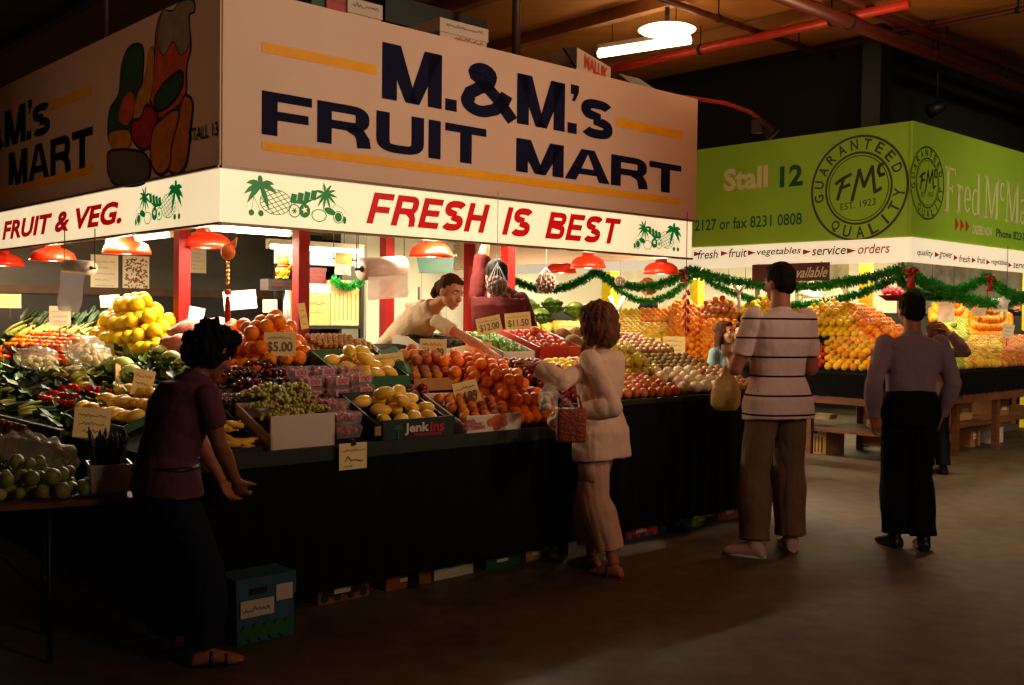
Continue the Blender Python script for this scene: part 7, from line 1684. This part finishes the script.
# --- woman holding her head
c = at_d(937, 332, 10.35); sc_ = c.z/1.66
g = Fig('shopper in a brown-purple sweater raising a hand to her head', (c.x, c.y, 0), (-.25, 1), sc_, 1.0, fem=True, vox=.009, wj=dict(er=at_d(966, 352, 10.2), wr=at_d(947, 330, 10.22)))
g.body(m_sk2, dict(r=dict(curl=.4, normal=(-1,0,0))), look=(-.3, 1, -.1)); g.hair(HAIR_BOB, MATS['dark_brown_hair'], .008); g.face()
g.shirt(clothm('plum_sweater', (104, 74, 76)), 1.85, .018, .06, .018, .012, 'sweater', .01); g.trousers(clothm('dark_blue_cloth', (30, 34, 48)), 1.95, .012, .02); g.shoes(m_blackm)
# --- seller at the right edge and distant woman
c = at_d(1016, 298, 16.8); sc_ = (c.z-.15)/1.635
t_ = thing('floor_platform', 'low timber platform behind the far right counter', 'platform', (c.x, c.y, 0)); part('planks', MB().box((c.x-.5, c.y-.4, 0), (c.x+.5, c.y+.4, .15)), m_duck, t_)
g = Fig('seller with ginger hair in dark clothes cut by the right picture edge', (c.x, c.y, .15), (-.8, -.3), sc_, 1.05, vox=.011)
g.body(m_sk1, look=(0, 1, -.3)); g.hair(HAIR_SHORT, hairm('ginger_hair', (150, 60, 36)), .006); g.face(); g.shirt(clothm('black_jersey', (16, 15, 20)), 1.2, .016, .04, .014, .012, 'tshirt', .01); g.trousers(clothm('dark_blue_cloth', (30, 34, 48)), 1.95, .012, .02); g.shoes(m_blackm)
c = at_d(649, 287, 15.6); base_ = .30; sc_ = (c.z-base_)/1.635
t_ = thing('floor_platform', 'timber platform deep behind the lemon bank', 'platform', (c.x, c.y, 0)); part('planks', MB().box((c.x-.5, c.y-.35, 0), (c.x+.5, c.y+.4, base_)), m_duck, t_)
g = Fig('distant seller with auburn hair in black bending behind the lemon bank', (c.x, c.y, base_), (-.9, -.2), sc_, 1.0, fem=True, vox=.011, J={})
g.body(m_sk1, look=(0, 1, -.4)); g.hair(HAIR_BOB, hairm('auburn_hair', (92, 36, 22)), .008); g.face(); g.shirt(clothm('black_jersey', (16, 15, 20)), 1.9, .016, .04, .014, .012, 'tshirt', .01); g.trousers(clothm('dark_blue_cloth', (30, 34, 48)), 1.95, .012, .02); g.shoes(m_blackm)
# ================================================================ past 300 of a kind: keep the largest in view, join the rest
def limit_kinds():
    bpy.context.view_layer.update(); dg = bpy.context.evaluated_depsgraph_get(); byk = {}
    for o in list(SC.objects):
        if o.type == 'MESH' and o.parent is None and o.get('group') and o.get('category') in ('fruit', 'vegetable'): byk.setdefault(o.name.split('.')[0], []).append(o)
    for k, L_ in byk.items():
        if len(L_) <= 300: continue
        sc_ = []
        for o in L_:
            c = o.location; r_ = max(o.dimensions)/2; d = (c-EYE); dist = d.length; seen = 0
            q = RC.transposed() @ d; px = 512+F*q.x/-q.z; py = 342.5-F*q.y/-q.z
            if -10 < px < 1034 and -10 < py < 695:
                side = V((d.y, -d.x, 0)).normalized()
                for off in (V(), side*r_*.6, -side*r_*.6, V((0,0,r_*.7))):
                    dd = (c+off-EYE).normalized(); hit = SC.ray_cast(dg, EYE, dd, distance=dist+1)
                    if hit[0] and hit[4].name == o.name: seen += 1
            sc_.append((seen*r_*r_/dist/dist, o))
        sc_.sort(key=lambda x: -x[0]); rest = [o for s_, o in sc_[290:]]
        mb = bmesh.new(); ms = []
        for o in rest:
            me = o.data.copy(); me.transform(o.matrix_world); mm = o.data.materials[0]
            if mm not in ms: ms.append(mm)
            for p_ in me.polygons: p_.material_index = ms.index(mm)
            mb.from_mesh(me); bpy.data.meshes.remove(me)
        at = rest[0].location.copy()
        for v in mb.verts: v.co -= at
        me = bpy.data.meshes.new(k+'_pile'); mb.to_mesh(me); mb.free(); kinds = k
        for o in rest: bpy.data.objects.remove(o)
        o = link(k+'_pile', me, ms, None, at); tag(o, 'remaining far or half-hidden %s fruit packed into the display banks' % k, 'fruit', kind='stuff')
limit_kinds()
# ---------------------------------------------------------------- world and colour
w = bpy.data.worlds.new('world'); SC.world = w; w.use_nodes = True
w.node_tree.nodes['Background'].inputs['Color'].default_value = (1, .6, .35, 1); w.node_tree.nodes['Background'].inputs['Strength'].default_value = .006
light('hall_lamp', 'SPOT', (4.6, 9.6, 4.7), 470, (1, .66, .38), .3, rot=aim((.05, -.1, -1)), spot=100, blend=1)
light('hall_lamp', 'SPOT', (5.5, 3.4, 4.7), 880, (1, .68, .47), .3, rot=aim((-.85, .5, -.18)), spot=62, blend=1)
light('hall_lamp', 'SPOT', (-6.5, 2.5, 4.6), 120, (1, .55, .32), .3, rot=aim((.6, .75, -.3)), spot=60, blend=1)
light('hall_lamp', 'SPOT', (10.5, 6.5, 4.7), 900, (1, .78, .50), .3, rot=aim((-.35, .75, -.30)), spot=50, blend=1)
light('hall_lamp', 'SPOT', (5.0, 6.0, 4.7), 380, (1, .78, .50), .3, rot=aim((.15, .85, -.30)), spot=60, blend=1)
light('aisle_fill', 'AREA', (4.8, 0.2, 3.3), 62, (1, .66, .46), 1.4, rot=aim((-.22, 1, -.20)))  # added fill light for the shoppers' backs, no fixture here
light('ceiling_bounce', 'SPOT', (3.4, 8.6, 2.9), 420, (1, .62, .3), .4, rot=aim((-.1, .1, 1)), spot=140, blend=.9)
SC.view_settings.view_transform = 'Standard'; SC.view_settings.look = 'None'; SC.view_settings.exposure = .1
SC.cycles.use_denoising = True
SC.cycles.max_bounces = 5; SC.cycles.diffuse_bounces = 3; SC.cycles.transparent_max_bounces = 6
SC.cycles.sample_clamp_indirect = 4
